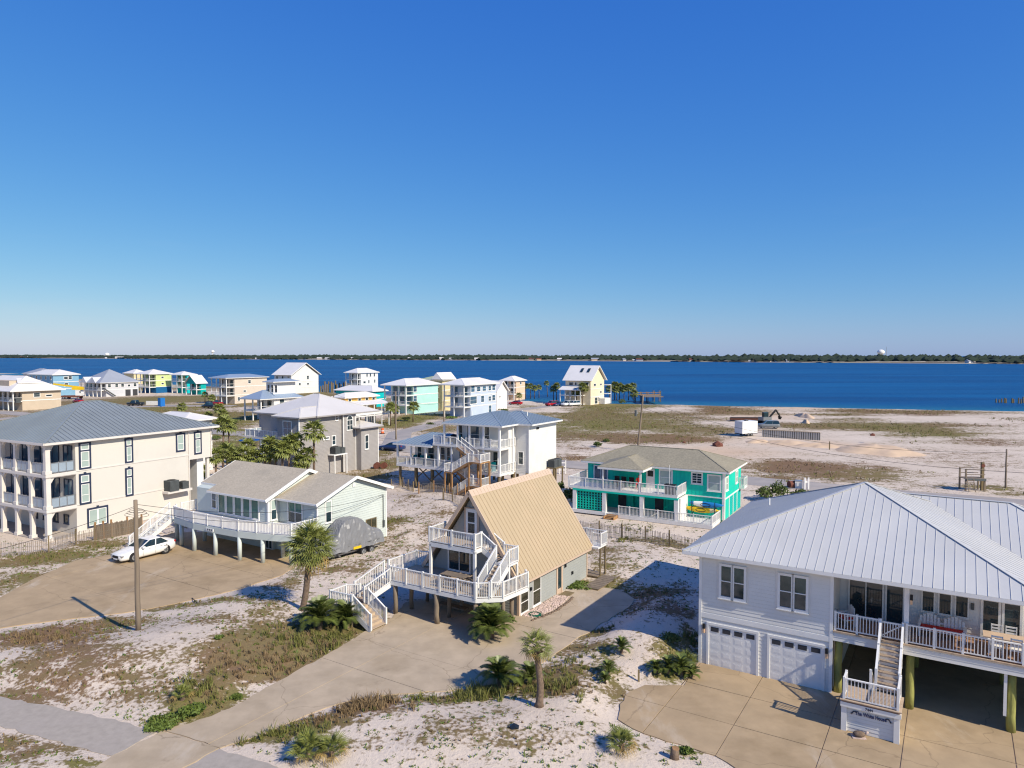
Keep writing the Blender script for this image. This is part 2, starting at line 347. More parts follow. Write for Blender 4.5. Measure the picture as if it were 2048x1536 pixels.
def stairs(par, top, d, rise, run, n, width, tread='tread', rail='white_vinyl', stringer='white_paint', riser=False, rails=(1, 1), h=.95, posts=True, riser_mat=None):
    """a flight from the centre of its top edge going down along d (unit xy)"""
    st = part('staircase', par); top = Vector(top); d = Vector((d[0], d[1], 0)).normalized(); s = Vector((-d.y, d.x, 0)); gr = rise / n; go = run / max(1, n - 1)
    for i in range(1, n):
        c = top + d * (go * (i - .5)) - Vector((0, 0, gr * i))
        MB().beam(c - s * width / 2 - Vector((0, 0, .02)), c + s * width / 2 - Vector((0, 0, .02)), go + .03, .04).build('tread', tread, st)
        if riser: MB().beam(c - d * (go / 2) - s * (width / 2 - .01) + Vector((0, 0, gr / 2 - .02)), c - d * (go / 2) + s * (width / 2 - .01) + Vector((0, 0, gr / 2 - .02)), .02, gr - .05).build('riser', riser_mat or tread, st)
    bot = top + d * run - Vector((0, 0, rise))
    for k in (-1, 1):
        off = s * (k * (width / 2 + .03))
        MB().beam(top + off - Vector((0, 0, .16)), bot + off + Vector((0, 0, .05)), .05, .28).build('stringer', stringer, st)
        if rails[(k + 1) // 2]: railing(st, [top + off, bot + off + Vector((0, 0, gr * .6))], rail, h, maxp=99 if not posts else 2.2, sp=.13)
    return st
def fascia(par, pts, m='white_paint', w=.05, h=.2, dz=-.08, name='fascia', close=True):
    mb = MB(); n = len(pts)
    for i in range(n if close else n - 1):
        mb.beam(Vector(pts[i]) + Vector((0, 0, dz)), Vector(pts[(i + 1) % n]) + Vector((0, 0, dz)), w, h)
    return mb.build(name, m, par)
def hip(par, x0, x1, y0, y1, z, pitch, m, w=.45, split=False, thick=.04, rib=.045, cap=None, trim='white_paint', soffit=True, ribmat=None, faces='fblr', gable=''):
    """hipped roof over a rectangle of eaves; ridge along the longer side; gable='x'/'y' makes a plain gable with that ridge direction"""
    W, D = x1 - x0, y1 - y0
    if gable == 'x' or (not gable and W >= D):
        a = D / 2; rz = z + a * pitch; i = 0 if gable else a; r0, r1 = (x0 + i, y0 + a, rz), (x1 - i, y0 + a, rz)
        fs = dict(f=[(x0, y0, z), (x1, y0, z), r1, r0], b=[(x1, y1, z), (x0, y1, z), r0, r1])
        if not gable: fs.update(l=[(x0, y1, z), (x0, y0, z), r0], r=[(x1, y0, z), (x1, y1, z), r1])
    else:
        a = W / 2; rz = z + a * pitch; i = 0 if gable else a; r0, r1 = (x0 + a, y0 + i, rz), (x0 + a, y1 - i, rz)
        fs = dict(l=[(x0, y1, z), (x0, y0, z), r0, r1], r=[(x1, y0, z), (x1, y1, z), r1, r0])
        if not gable: fs.update(f=[(x0, y0, z), (x1, y0, z), r0], b=[(x1, y1, z), (x0, y1, z), r1])
    for k in faces:
        if k in fs:
            f = fs[k]
            if len(f) == 4 and (Vector(f[2]) - Vector(f[3])).length < .05: f = f[:3]
            roof_face(par, f, m, w, split, thick, rib if k in 'fr' else 0 if not split else rib, ribmat=ribmat)
    if cap:
        mb = MB(); up = Vector((0, 0, thick + .01))
        E_ = [(r0, r1)]
        if not gable: E_ += [((x0, y0, z), r0), ((x1, y0, z), r0 if W < D else r1), ((x1, y1, z), r1), ((x0, y1, z), r0 if W >= D else r1)]
        for p, q in E_:
            if (Vector(p) - Vector(q)).length > .05: mb.beam(Vector(p) + up, Vector(q) + up, .2, .035)
        mb.build('ridge_cap', cap, par)
    if soffit and not gable: MB().box(x0 + .03, x1 - .03, y0 + .03, y1 - .03, z - .16, z - .03).build('soffit', trim, par)
    if trim and not gable: fascia(par, [(x0, y0, z), (x1, y0, z), (x1, y1, z), (x0, y1, z)], trim, h=.18, dz=-.05)
    return r0, r1
TH = R(-32)
# ================================================================== the setting
def rot2(p, th): return (p[0] * math.cos(th) - p[1] * math.sin(th), p[0] * math.sin(th) + p[1] * math.cos(th))
PX = lambda pts: [tuple(at(u, v))[:2] for u, v in pts]
DRIVE_W = PX([(1396, 1326), (1368, 1372), (1330, 1372), (1290, 1371), (1258, 1385), (1240, 1410), (1236, 1440), (1265, 1458), (1310, 1475), (1380, 1496), (1430, 1512), (1475, 1540), (1500, 1590)]) + [rot2((13.5, 12), 0), (24, 12.5), (27, 26), (30, 37), (22, 42), (16, 38)]
DRIVE_W[13] = (9.5, 20.0)
DRIVE_A = PX([(1040, 1222), (1122, 1186), (1180, 1172), (1238, 1180), (1268, 1198), (1258, 1215), (1222, 1236), (1190, 1258), (1152, 1278), (1105, 1312), (1050, 1348), (1000, 1368), (930, 1380), (800, 1388), (700, 1402), (610, 1432), (530, 1468), (440, 1497), (324, 1461), (380, 1448), (460, 1418), (560, 1362), (640, 1318), (700, 1283), (745, 1255), (785, 1236), (812, 1205), (880, 1196), (960, 1205)])
DRIVE_P = PX([(-120, 1265), (-60, 1225), (0, 1196), (60, 1162), (150, 1122), (232, 1108), (290, 1082), (345, 1066), (470, 1062), (600, 1088), (600, 1128), (560, 1152), (480, 1178), (400, 1197), (330, 1212), (250, 1226), (100, 1243), (0, 1257), (-60, 1275)])
APRON = PX([(324, 1463), (437, 1498), (365, 1537), (300, 1580), (90, 1580), (190, 1537), (225, 1513)])
PATH_L = PX([(-330, 1330), (0, 1393), (150, 1423), (322, 1462), (223, 1512), (100, 1480), (0, 1452), (-330, 1380)])
PATH_R = PX([(439, 1498), (500, 1517), (570, 1540), (700, 1590), (560, 1640), (300, 1581), (367, 1537)])
FOOT = []        # house footprints (world polygons)
def foot(o, th, x0, x1, y0, y1): FOOT.append([(o[0] + q[0], o[1] + q[1]) for q in (rot2(p, th) for p in ((x0, y0), (x1, y0), (x1, y1), (x0, y1)))])
O_W = at(1398, 1325); O_A = at(1037.8, 1233); O_P = Vector((-11.58, 63.70, 0)); O_B = Vector((-39.70, 64.22, 0)); O_T = Vector((18.90, 66.44, 0)); O_S = Vector((-11.19, 85.64, 0)); O_U = Vector((-22.48, 101.39, 0))
TH_A, TH_B, TH_T = R(-32.5), R(-28.3), R(-30)
foot(O_W, TH, -.2, 19, -.2, 14.5); foot(O_A, TH_A, -9, .4, -4.5, 10); foot(O_P, TH, -15, .3, -12, .5); foot(O_B, TH_B, -16, .3, -2.8, 15); foot(O_T, TH_T, -15, 1, -.2, 11); foot(O_S, TH, -5, 13, 0, 12); foot(O_U, TH, -14, 1.2, -10, 5)

def hash2(i, j):
    n = (i * 374761393 + j * 668265263) & 0xffffffff
    n = ((n ^ (n >> 13)) * 1274126177) & 0xffffffff
    return ((n ^ (n >> 16)) & 0xffff) / 65535.0
def vnoise(x, y, s, seed=0):
    x = x * s + seed * 17.3; y = y * s - seed * 9.1
    i = np.floor(x).astype(np.int64); j = np.floor(y).astype(np.int64); fx = x - i; fy = y - j
    fx = fx * fx * (3 - 2 * fx); fy = fy * fy * (3 - 2 * fy)
    a, b, c, d = hash2(i, j), hash2(i + 1, j), hash2(i, j + 1), hash2(i + 1, j + 1)
    return (a * (1 - fx) + b * fx) * (1 - fy) + (c * (1 - fx) + d * fx) * fy
def fbm(x, y, s, seed=0, o=4):
    t = 0; a = .5; n = 0
    for k in range(o): t = t + a * vnoise(x, y, s * 2 ** k, seed + k); n += a; a *= .5
    return t / n
def pdist(X, Y, poly):
    """signed distance to a polygon, negative inside"""
    d = np.full(X.shape, 1e9); ins = np.zeros(X.shape, bool); n = len(poly)
    for i in range(n):
        (x0, y0), (x1, y1) = poly[i], poly[(i + 1) % n]
        ex, ey = x1 - x0, y1 - y0; t = np.clip(((X - x0) * ex + (Y - y0) * ey) / (ex * ex + ey * ey + 1e-9), 0, 1)
        d = np.minimum(d, np.hypot(X - x0 - ex * t, Y - y0 - ey * t))
        c = ((y0 > Y) != (y1 > Y)) & (X < (x1 - x0) * (Y - y0) / (y1 - y0 + 1e-12) + x0); ins ^= c
    return np.where(ins, -d, d)
SHORE_X = [-3000, -900, -450, -200, -110, -75, -40, 16, 50, 100, 156, 400, 3000]
SHORE_Y = [900, 760, 640, 420, 345, 318, 300, 255, 245, 230, 216, 205, 200]
def shore(x): return np.interp(x, SHORE_X, SHORE_Y)
BUMPS = [  # u, v, radius x, radius y, height
    (1262, 1300, 3.6, 3.0, .42), (1330, 1262, 3.5, 3.5, .4), (1330, 1225, 4, 4, .35), (1180, 1400, 3.5, 2.5, .35), (900, 1470, 6, 3, .35), (1150, 1480, 5, 2.5, .3),
    (330, 1320, 7, 3.5, .55), (130, 1340, 7, 3, .35), (520, 1230, 4, 3, .4), (450, 1280, 5, 3, .35), (600, 1400, 3, 1.5, .25), (900, 1020, 5, 4, 1.0), (850, 1000, 5, 4, .7), (960, 1040, 4, 3, .5), (800, 1060, 5, 4, .4), (1280, 1130, 5, 4, .3)]
SLABS = [DRIVE_W, DRIVE_A, DRIVE_P, APRON, PATH_L, PATH_R]
def height(X, Y):
    near = np.full(X.shape, 99.0)
    for p in SLABS + FOOT: near = np.minimum(near, pdist(X, Y, p))
    m = np.clip(near / 2.2, 0, 1); m = m * m * (3 - 2 * m)
    h = (fbm(X, Y, .11, 3) - .45) * .55 + (fbm(X, Y, .5, 5) - .5) * .16
    for (u, v, rx, ry, a) in BUMPS:
        c = at(u, v); h = h + a * np.exp(-((X - c.x) / rx) ** 2 - ((Y - c.y) / ry) ** 2)
    far = np.clip((Y - 75) / 60, 0, 1); h = h * (1 - .6 * far)
    z = h * m - .012 * (1 - m)
    z = np.where(near < .25, np.minimum(z, -.01), z)
    s = (shore(X) - Y); k = np.clip((s + 4) / 14, 0, 1)
    return z * k - (1 - k) * 1.6
# vegetation: (u, v, half width px, half height px, cover, greenness)
VEG = [(430, 848, 90, 14, .9, .75), (350, 818, 90, 7, .8, .7), (475, 885, 50, 22, .85, .75), (300, 800, 90, 6, .6, .6), (640, 790, 60, 6, .6, .6), (560, 960, 90, 16, .7, .6), (150, 1352, 150, 34, .40, .25), (300, 1392, 120, 26, .44, .35), (90, 1400, 100, 18, .38, .3), (420, 1262, 60, 18, .34, .3), (900, 1482, 200, 36, .25, .4), (1100, 1505, 150, 26, .25, .4), (700, 1500, 120, 22, .38, .4), (1300, 1420, 60, 20, .3, .4), (860, 1090, 60, 20, .4, .3), (1150, 1110, 60, 20, .35, .4), (1600, 850, 60, 5, .4, .3), (1900, 905, 120, 14, .42, .25), (1800, 915, 90, 8, .4, .2), (1990, 930, 80, 12, .4, .3), (1440, 862, 90, 8, .55, .4), (1180, 835, 60, 8, .6, .4), (1260, 845, 160, 20, .35, .6), (1650, 810, 90, 3, .4, .3), (1880, 860, 130, 12, .35, .45), (80, 1285, 130, 26, .95, .15), (230, 1250, 90, 14, .8, .4), (420, 1215, 110, 12, .7, .5), (40, 1165, 50, 22, .6, .6), (150, 1108, 90, 14, .8, .6), (60, 1120, 60, 14, .7, .5), (200, 1085, 60, 8, .7, .5), (260, 1365, 60, 16, .3, .4), (170, 1310, 60, 18, .5, .2),
    (500, 1300, 90, 40, .75, .45), (440, 1345, 60, 30, .75, .3), (560, 1330, 60, 30, .85, .35), (600, 1280, 70, 36, 1, .55), (680, 1265, 55, 30, 1, .65), (390, 1400, 55, 30, .8, .6), (420, 1420, 35, 16, .9, .5), (330, 1445, 50, 9, .9, .9), (360, 1425, 30, 16, .8, .8), (250, 1400, 60, 16, .35, .3), (150, 1380, 90, 14, .3, .2), (470, 1390, 25, 12, .5, .9),
    (560, 1180, 50, 22, .6, .4), (540, 1235, 45, 20, .7, .5), (590, 1130, 60, 12, .5, .5), (700, 1140, 60, 20, .55, .35), (780, 1090, 30, 26, .5, .3), (780, 1050, 40, 12, .8, .55), (760, 1240, 24, 24, .9, .7), (620, 1150, 50, 10, .5, .4), (790, 1120, 40, 16, .4, .3),
    (80, 1505, 90, 26, .6, .35), (30, 1480, 40, 14, .6, .4), (190, 1530, 60, 9, .8, .8),
    (560, 1465, 90, 20, .85, .6), (480, 1475, 40, 12, .9, .6), (740, 1412, 60, 22, 1, .15), (660, 1440, 60, 20, .75, .4), (640, 1395, 40, 8, .6, .4), (860, 1405, 70, 14, .65, .5), (960, 1388, 50, 14, .95, .75), (1090, 1385, 70, 26, .9, .5), (1130, 1350, 60, 20, .8, .4), (1040, 1345, 30, 16, .9, .7), (1150, 1300, 70, 14, .7, .4), (1190, 1268, 40, 8, .8, .5), (1215, 1340, 30, 36, .55, .7), (1240, 1385, 30, 16, .6, .5), (1350, 1322, 46, 30, 1, .75), (1320, 1350, 30, 16, .8, .8), (1380, 1290, 25, 18, .8, .5),
    (1290, 1195, 60, 14, .7, .3), (1340, 1235, 60, 26, .5, .2), (1250, 1220, 40, 14, .5, .3), (1360, 1190, 30, 20, .45, .3), (1220, 1170, 40, 16, .7, .6), (1150, 1165, 36, 8, 1, .7), (1215, 1135, 60, 14, .5, .5), (1310, 1080, 60, 8, .6, .5), (1200, 1095, 40, 16, .5, .4), (1350, 1090, 50, 8, .5, .5),
    (900, 1470, 60, 16, .2, .3), (1000, 1500, 60, 16, .2, .4), (1180, 1440, 60, 14, .3, .5), (1370, 1505, 60, 10, .5, .8),
    (1000, 1045, 40, 14, .4, .3), (900, 1040, 60, 10, .4, .3), (870, 1065, 40, 12, .5, .3), (830, 1010, 30, 8, .4, .3), (740, 955, 40, 8, .8, .5), (770, 930, 40, 10, .6, .5),
    (1230, 830, 130, 10, .9, .5), (1200, 850, 110, 10, .9, .75), (1330, 855, 120, 14, .85, .5), (1400, 835, 80, 10, .8, .35), (1250, 875, 130, 8, .9, .25), (1330, 880, 90, 7, .8, .2), (1150, 870, 60, 8, .7, .4), (1170, 900, 60, 8, .5, .15), (1140, 915, 40, 5, .5, .15), (1440, 820, 60, 6, .7, .25), (1500, 812, 80, 4, .6, .2), (1250, 808, 90, 5, .7, .6), (1190, 815, 60, 5, .7, .6), (1400, 812, 40, 4, .5, .3),
    (1720, 850, 110, 6, .8, .6), (1810, 862, 90, 9, .9, .7), (1880, 872, 50, 8, .8, .7), (1700, 840, 60, 4, .7, .5), (1830, 885, 60, 6, .5, .5), (1900, 850, 60, 5, .5, .3), (1750, 822, 90, 4, .6, .3), (1850, 830, 60, 4, .6, .2), (1960, 850, 60, 4, .5, .2), (2020, 842, 40, 4, .5, .3), (2030, 890, 40, 10, .6, .2), (1980, 885, 40, 6, .5, .2), (1660, 830, 50, 3, .5, .5), (1990, 820, 60, 3, .6, .5), (1910, 820, 60, 3, .4, .4),
    (1590, 935, 80, 14, .85, .1), (1660, 955, 70, 10, .8, .35), (1750, 950, 60, 9, .6, .5), (1750, 935, 30, 5, .6, .2), (1840, 945, 50, 6, .4, .4), (1960, 975, 60, 8, .8, .6), (2040, 990, 40, 6, .7, .5), (1880, 950, 30, 4, .3, .3), (1700, 925, 40, 4, .4, .1), (1540, 960, 40, 8, .6, .3),
    (60, 845, 120, 8, .8, .5), (200, 835, 60, 6, .7, .5), (350, 800, 90, 6, .9, .6), (420, 830, 60, 8, .9, .6), (440, 810, 60, 6, .7, .5), (450, 870, 60, 12, .8, .7), (560, 790, 60, 8, .5, .5), (720, 850, 60, 8, .6, .5), (850, 862, 50, 6, .6, .5), (780, 845, 70, 9, 1, .85), (840, 835, 40, 6, .9, .8), (880, 830, 40, 5, .6, .5), (960, 815, 60, 5, .5, .5), (1060, 815, 30, 5, .6, .6), (300, 778, 60, 5, .7, .6), (1000, 830, 60, 5, .4, .4), (1080, 832, 50, 5, .6, .5), (820, 925, 30, 6, .6, .6), (740, 905, 40, 6, .7, .5), (1230, 812, 50, 4, .8, .7)]
DIRT = [(1750, 900, 60, 12), (1660, 890, 60, 9), (1580, 890, 60, 6), (1440, 905, 120, 14), (1400, 880, 80, 8), (1520, 830, 70, 8), (1600, 815, 80, 5), (400, 880, 30, 10), (780, 825, 80, 5)]
VW = []
for (u, v, ru, rv, c, g) in VEG:
    p = at(u, v); a, b = at(u, v + rv), at(u, v - rv); VW.append((p.x, (a.y + b.y) / 2, ru * p.y / F, (b.y - a.y) / 2, c, g))
def veg(X, Y):
    fq = np.where(Y > 75, .09, .18); wx = (fbm(X, Y, .18, 21, 3) - .5) + (Y > 75) * (fbm(X, Y, .06, 23, 3) - .5) * 1.2; wy = (fbm(X, Y, .18, 31, 3) - .5)
    cov = np.zeros(X.shape); gs = np.zeros(X.shape); ws = np.full(X.shape, 1e-4)
    for (x, y, rx, ry, c, g) in VW:
        dx = (X - x + wx * rx * 1.2) / (rx * 1.05); dy = (Y - y + wy * ry * 1.2) / (ry * 1.05)
        k = np.exp(-(dx * dx + dy * dy) ** 1.3)
        cov = 1 - (1 - cov) * (1 - c * .9 * k); gs = gs + k * g; ws = ws + k
    land = np.clip((shore(X) - Y - 6) / 10, 0, 1)
    base = .21 * np.clip(fbm(X, Y, .06, 41, 4) * 2.6 - .75, 0, 1.3) + np.clip((Y - 75) / 60, 0, 1) * (.45 * np.clip(fbm(X * .5, Y, .05, 51, 5) * 6 - 3.0, 0, 1.4) + .30 * np.clip((-X - 15) / 40, 0, 1) * np.clip(fbm(X, Y, .05, 57, 4) * 4 - 1.2, 0, 1.3))
    cov = np.clip(cov + base * land, 0, 1)
    return cov, np.clip(gs / ws * np.clip(ws, 0, 1) + .4 * (1 - np.clip(ws, 0, 1)), 0, 1)
def dirt(X, Y):
    d = np.zeros(X.shape)
    for (u, v, ru, rv) in DIRT:
        p = at(u, v); a, b = at(u, v + rv), at(u, v - rv)
        d = np.maximum(d, np.exp(-((X - p.x) / (ru * p.y / F)) ** 2 - ((Y - (a.y + b.y) / 2) / ((b.y - a.y) / 2)) ** 2))
    return d
def graded(lo, hi, step, outs):
    a = list(np.arange(lo, hi + 1e-6, step)); up = [a[-1]]; s = step
    while up[-1] < outs[1]: s *= 1.22; up.append(up[-1] + s)
    dn = [a[0]]; s = step
    while dn[-1] > outs[0]: s *= 1.22; dn.append(dn[-1] - s)
    return np.array(dn[:0:-1] + a + up[1:])
xs = graded(-56, 36, .42, (-5000, 5000))
ys = np.concatenate([[-300, -120, -50, -10, 6, 14, 18], np.arange(20, 74, .42), np.arange(74, 130, 1.0), np.arange(130, 280, 2.2), np.arange(280, 480, 6), np.arange(480, 960, 30), [1000, 1100]])
GX, GY = np.meshgrid(xs, ys); GZ = height(GX, GY); nx, ny = len(xs), len(ys)
me = bpy.data.meshes.new('ground')
co = np.stack([GX, GY, GZ], -1).reshape(-1, 3)
ii = (np.arange(ny - 1)[:, None] * nx + np.arange(nx - 1)[None, :]).reshape(-1)
me.from_pydata(co.tolist(), [], np.stack([ii, ii + 1, ii + nx + 1, ii + nx], -1).tolist()); me.update()
me.polygons.foreach_set('use_smooth', [True] * len(me.polygons))
cv, gr = veg(GX, GY); ca = me.color_attributes.new('cover', 'FLOAT_COLOR', 'POINT')
wet = np.clip((6 - (shore(GX) - GY)) / 8, 0, 1)
ca.data.foreach_set('color', np.stack([cv, gr, dirt(GX, GY), wet], -1).reshape(-1).astype(np.float32))
gm = bpy.data.materials.new('sand_ground'); gm.use_nodes = True; nt = gm.node_tree; L = nt.links.new; b = nt.nodes['Principled BSDF']; b.inputs['Roughness'].default_value = .95; b.inputs['Specular IOR Level'].default_value = .05
gp = nd(nt, 'ShaderNodeNewGeometry'); vc = nd(nt, 'ShaderNodeVertexColor', layer_name='cover'); sp_ = nd(nt, 'ShaderNodeSeparateColor'); L(vc.outputs['Color'], sp_.inputs['Color'])
def noise(s, d=5, r=.6):
    n = nd(nt, 'ShaderNodeTexNoise', Scale=s, Detail=float(d), Roughness=r); L(gp.outputs['Position'], n.inputs['Vector']); return n.outputs['Fac']
def mth(op, a, b2=None, c=None):
    n = nd(nt, 'ShaderNodeMath', operation=op)
    for i, v in enumerate((a, b2, c)):
        if v is None: continue
        if isinstance(v, (int, float)): n.inputs[i].default_value = v
        else: L(v, n.inputs[i])
    return n.outputs[0]
def rng(v, a, b2, c=0., d=1.):
    n = nd(nt, 'ShaderNodeMapRange'); L(v, n.inputs['Value'])
    for k, x in zip(('From Min', 'From Max', 'To Min', 'To Max'), (a, b2, c, d)): n.inputs[k].default_value = x
    return n.outputs['Result']
def mix(f, a, b2):
    n = nd(nt, 'ShaderNodeMix', data_type='RGBA')
    L(f, n.inputs['Factor'])
    for i, v in ((6, a), (7, b2)):
        if isinstance(v, tuple): n.inputs[i].default_value = (*v, 1)
        else: L(v, n.inputs[i])
    return n.outputs[2]
n_big, n_mid, n_fine, n_tiny = noise(.12), noise(.9), noise(4.5), noise(16, 3)
ms_ = nd(nt, 'ShaderNodeMapping'); ms_.inputs['Scale'].default_value = (.10, .34, 1); ms_.inputs['Rotation'].default_value = (0, 0, .25); L(gp.outputs['Position'], ms_.inputs['Vector']); ns_ = nd(nt, 'ShaderNodeTexNoise', Scale=1.0, Detail=8.0, Roughness=.7); L(ms_.outputs['Vector'], ns_.inputs['Vector']); n_str = ns_.outputs['Fac']
sand = mix(rng(n_big, .35, .65), (.68, .575, .47), (.565, .465, .37))
sand = mix(rng(n_fine, .35, .75), sand, (.64, .535, .435))
sand = mix(rng(n_tiny, .57, .70, 0, .42), sand, (.30, .24, .17))
sand = mix(mth('MULTIPLY', sp_.outputs[2], .8), sand, (.60, .43, .29))
sand = mix(mth('MULTIPLY', vc.outputs['Alpha'], .5), sand, (.35, .30, .24))
thr = mth('ADD', mth('ADD', mth('ADD', sp_.outputs[0], mth('MULTIPLY', mth('SUBTRACT', n_str, .5), 1.3)), mth('MULTIPLY', mth('SUBTRACT', n_mid, .5), 1.5)), mth('MULTIPLY', mth('SUBTRACT', n_fine, .5), 1.9))
fac = rng(thr, .33, .63, 0, .92)
gfac = rng(mth('ADD', sp_.outputs[1], mth('MULTIPLY', mth('SUBTRACT', n_mid, .5), .9)), .2, .75)
vcol = mix(gfac, (.215, .125, .06), (.185, .165, .035)); vcol = mix(rng(n_tiny, .3, .7), vcol, mix(gfac, (.14, .078, .042), (.11, .105, .024)))
L(mix(fac, sand, vcol), b.inputs['Base Color'])
bp = nd(nt, 'ShaderNodeBump', Strength=.55, Distance=.12); L(mth('ADD', mth('MULTIPLY', n_fine, .8), mth('MULTIPLY', n_tiny, .35)), bp.inputs['Height']); L(bp.outputs['Normal'], b.inputs['Normal'])
ground = obj('ground', me, gm, kind='structure')
# ------------------------------------------------------------------ water
wm = bpy.data.materials.new('water'); wm.use_nodes = True; nt = wm.node_tree; L = nt.links.new; b = nt.nodes['Principled BSDF']
b.inputs['Roughness'].default_value = .35; b.inputs['Specular IOR Level'].default_value = .03
gp = nd(nt, 'ShaderNodeNewGeometry'); vc = nd(nt, 'ShaderNodeVertexColor', layer_name='shallow')
mp = nd(nt, 'ShaderNodeMapping'); mp.inputs['Scale'].default_value = (.12, 1, 1); L(gp.outputs['Position'], mp.inputs['Vector'])
nb = nd(nt, 'ShaderNodeTexNoise', Scale=.02, Detail=8.0, Roughness=.7); L(mp.outputs['Vector'], nb.inputs['Vector'])
r1 = rng(nb.outputs['Fac'], .42, .60)
deep = mix(r1, (.0008, .050, .165), (.001, .092, .25))
L(mix(vc.outputs['Color'], deep, (.012, .125, .23)), b.inputs['Base Color'])
nw = nd(nt, 'ShaderNodeTexNoise', Scale=.55, Detail=6.0, Roughness=.65); L(gp.outputs['Position'], nw.inputs['Vector'])
bp = nd(nt, 'ShaderNodeBump', Strength=.9, Distance=.5); L(nw.outputs['Fac'], bp.inputs['Height']); L(bp.outputs['Normal'], b.inputs['Normal'])
wx = graded(-400, 300, 12, (-9000, 9000)); wy = np.concatenate([np.arange(180, 460, 5), np.arange(460, 1000, 30), np.arange(1000, 9001, 400)])
WX, WY = np.meshgrid(wx, wy); k = len(wx); ii = (np.arange(len(wy) - 1)[:, None] * k + np.arange(k - 1)[None, :]).reshape(-1)
me = bpy.data.meshes.new('water'); me.from_pydata(np.stack([WX, WY, np.full(WX.shape, -.4)], -1).reshape(-1, 3).tolist(), [], np.stack([ii, ii + 1, ii + k + 1, ii + k], -1).tolist()); me.update()
d_ = np.clip(1 - (WY - shore(WX)) / (14 + 22 * fbm(WX, WY, .02, 8)), 0, 1) ** 1.3
ca = me.color_attributes.new('shallow', 'FLOAT_COLOR', 'POINT'); ca.data.foreach_set('color', np.stack([d_, d_, d_, d_], -1).reshape(-1).astype(np.float32))
obj('water', me, wm, kind='structure')
# ------------------------------------------------------------------ far shore
FSX = [-9000, -4200, -2650, -1300, 0, 500, 930, 1500, 4000]; FSY = [6000, 4500, 3680, 2800, 2080, 1640, 1290, 1150, 1100]
fs = lambda x: np.interp(x, FSX, FSY)
mb = MB(); X_ = np.linspace(-7000, 3500, 220)
for i in range(len(X_) - 1):
    a, c = X_[i], X_[i + 1]; ya, yc = fs(a), fs(c)
    mb.add([(a, ya, -.45), (c, yc, -.45), (c, yc + 7, .8), (a, ya + 7, .8), (c, yc + 4000, 1.5), (a, ya + 4000, 1.5)], [(0, 1, 2, 3), (3, 2, 4, 5)])
mat('far_sand', (.40, .34, .26), .95, .15, .01); mb.build('far_shore_ground', 'far_sand', None, kind='structure')
rs = random.Random(5); vs_, fc = [], []
ico = [(0, 0, 1)] + [(.8 * math.cos(a), .8 * math.sin(a), .25) for a in [i * 1.2566 for i in range(5)]] + [(.9 * math.cos(a + .6), .9 * math.sin(a + .6), -.5) for a in [i * 1.2566 for i in range(5)]]
icf = [(0, 1 + i, 1 + (i + 1) % 5) for i in range(5)] + [(1 + i, 6 + i, 1 + (i + 1) % 5) for i in range(5)] + [(6 + i, 6 + (i + 1) % 5, 1 + (i + 1) % 5) for i in range(5)]
mb = MB()
for row, (back, hh) in enumerate(((20, 9), (34, 12), (55, 13.5), (85, 15), (130, 15.5), (190, 16))):
    x = -4600.0
    while x < 1500:
        y = float(fs(x)); gapz = vnoise(np.array([x]), np.array([0.]), .006, 60 + row)[0]
        w = rs.uniform(7, 12) * (1 + y / 3500); h = hh * rs.uniform(.75, 1.12) * (1 + .18 * (fbm(np.array([x]), np.array([3.]), .004, 70, 3)[0] - .5))
        if row > 0 or gapz > .35:
            yy = y + back + rs.uniform(-8, 8)
            if 110 < x - 560 * 0 and 540 < x < 640: h *= 1.10
            mb.add([(x + w * a * rs.uniform(.8, 1.2), yy + w * b_, h * .55 + h * .5 * c * rs.uniform(.85, 1.1)) for a, b_, c in ico], icf)
        x += w * rs.uniform(.35, .7)
mb.build('treeline', 'far_tree', None, kind='stuff', label='long low dark green wood along the far shore', category='wood')
# ------------------------------------------------------------------ roads and drives
def rough(poly, amp=.07, step=.45):
    out = []
    for i, p in enumerate(poly):
        q = poly[(i + 1) % len(poly)]; n = max(1, int(math.hypot(q[0] - p[0], q[1] - p[1]) / step))
        for k in range(n):
            x, y = p[0] + (q[0] - p[0]) * k / n, p[1] + (q[1] - p[1]) * k / n
            out.append((x + rs.uniform(-amp, amp) * (k > 0), y + rs.uniform(-amp, amp) * (k > 0)))
    return out
def slabs(name, poly, m, th, org, gx, gy, z=.035, cell='slab', gap=.018):
    root = part(name, None); root['kind'] = 'structure'
    loc = [rot2((p[0] - org[0], p[1] - org[1]), -th) for p in rough(poly)]
    xs_ = [p[0] for p in loc]; ys_ = [p[1] for p in loc]
    bx = [min(xs_) - 1] + [g for g in gx if min(xs_) < g < max(xs_)] + [max(xs_) + 1]; by = [min(ys_) - 1] + [g for g in gy if min(ys_) < g < max(ys_)] + [max(ys_) + 1]
    for i in range(len(bx) - 1):
        c = clip(loc, 0, bx[i] + gap, bx[i + 1] - gap)
        if len(c) < 3: continue
        for j in range(len(by) - 1):
            q = clip(c, 1, by[j] + gap, by[j + 1] - gap)
            if len(q) < 3: continue
            w = [(org[0] + r[0], org[1] + r[1]) for r in (rot2(p, th) for p in q)]
            MB().prism(w, -.14, z + rs.uniform(0, .012)).build(cell, m, root)
    return root
slabs('driveway_white_house', DRIVE_W, 'concrete', TH, O_W, [.1, 3.3, 6.95, 9.8, 13.75], [-9, -5.6, -2.6, 5], .03)
slabs('driveway_a_frame', DRIVE_A, 'concrete_grey', TH_A, O_A, [-9.5, -3.3], [-11, -7.9, -1.2], .03, gap=.011)
slabs('driveway_pale_green_house', DRIVE_P, 'concrete', TH, O_P, [-22, -12.8], [-22, -17.5, -13.4], .03, gap=.011)
slabs('driveway_apron', APRON, 'concrete_grey', TH_A, O_A, [], [], .032)
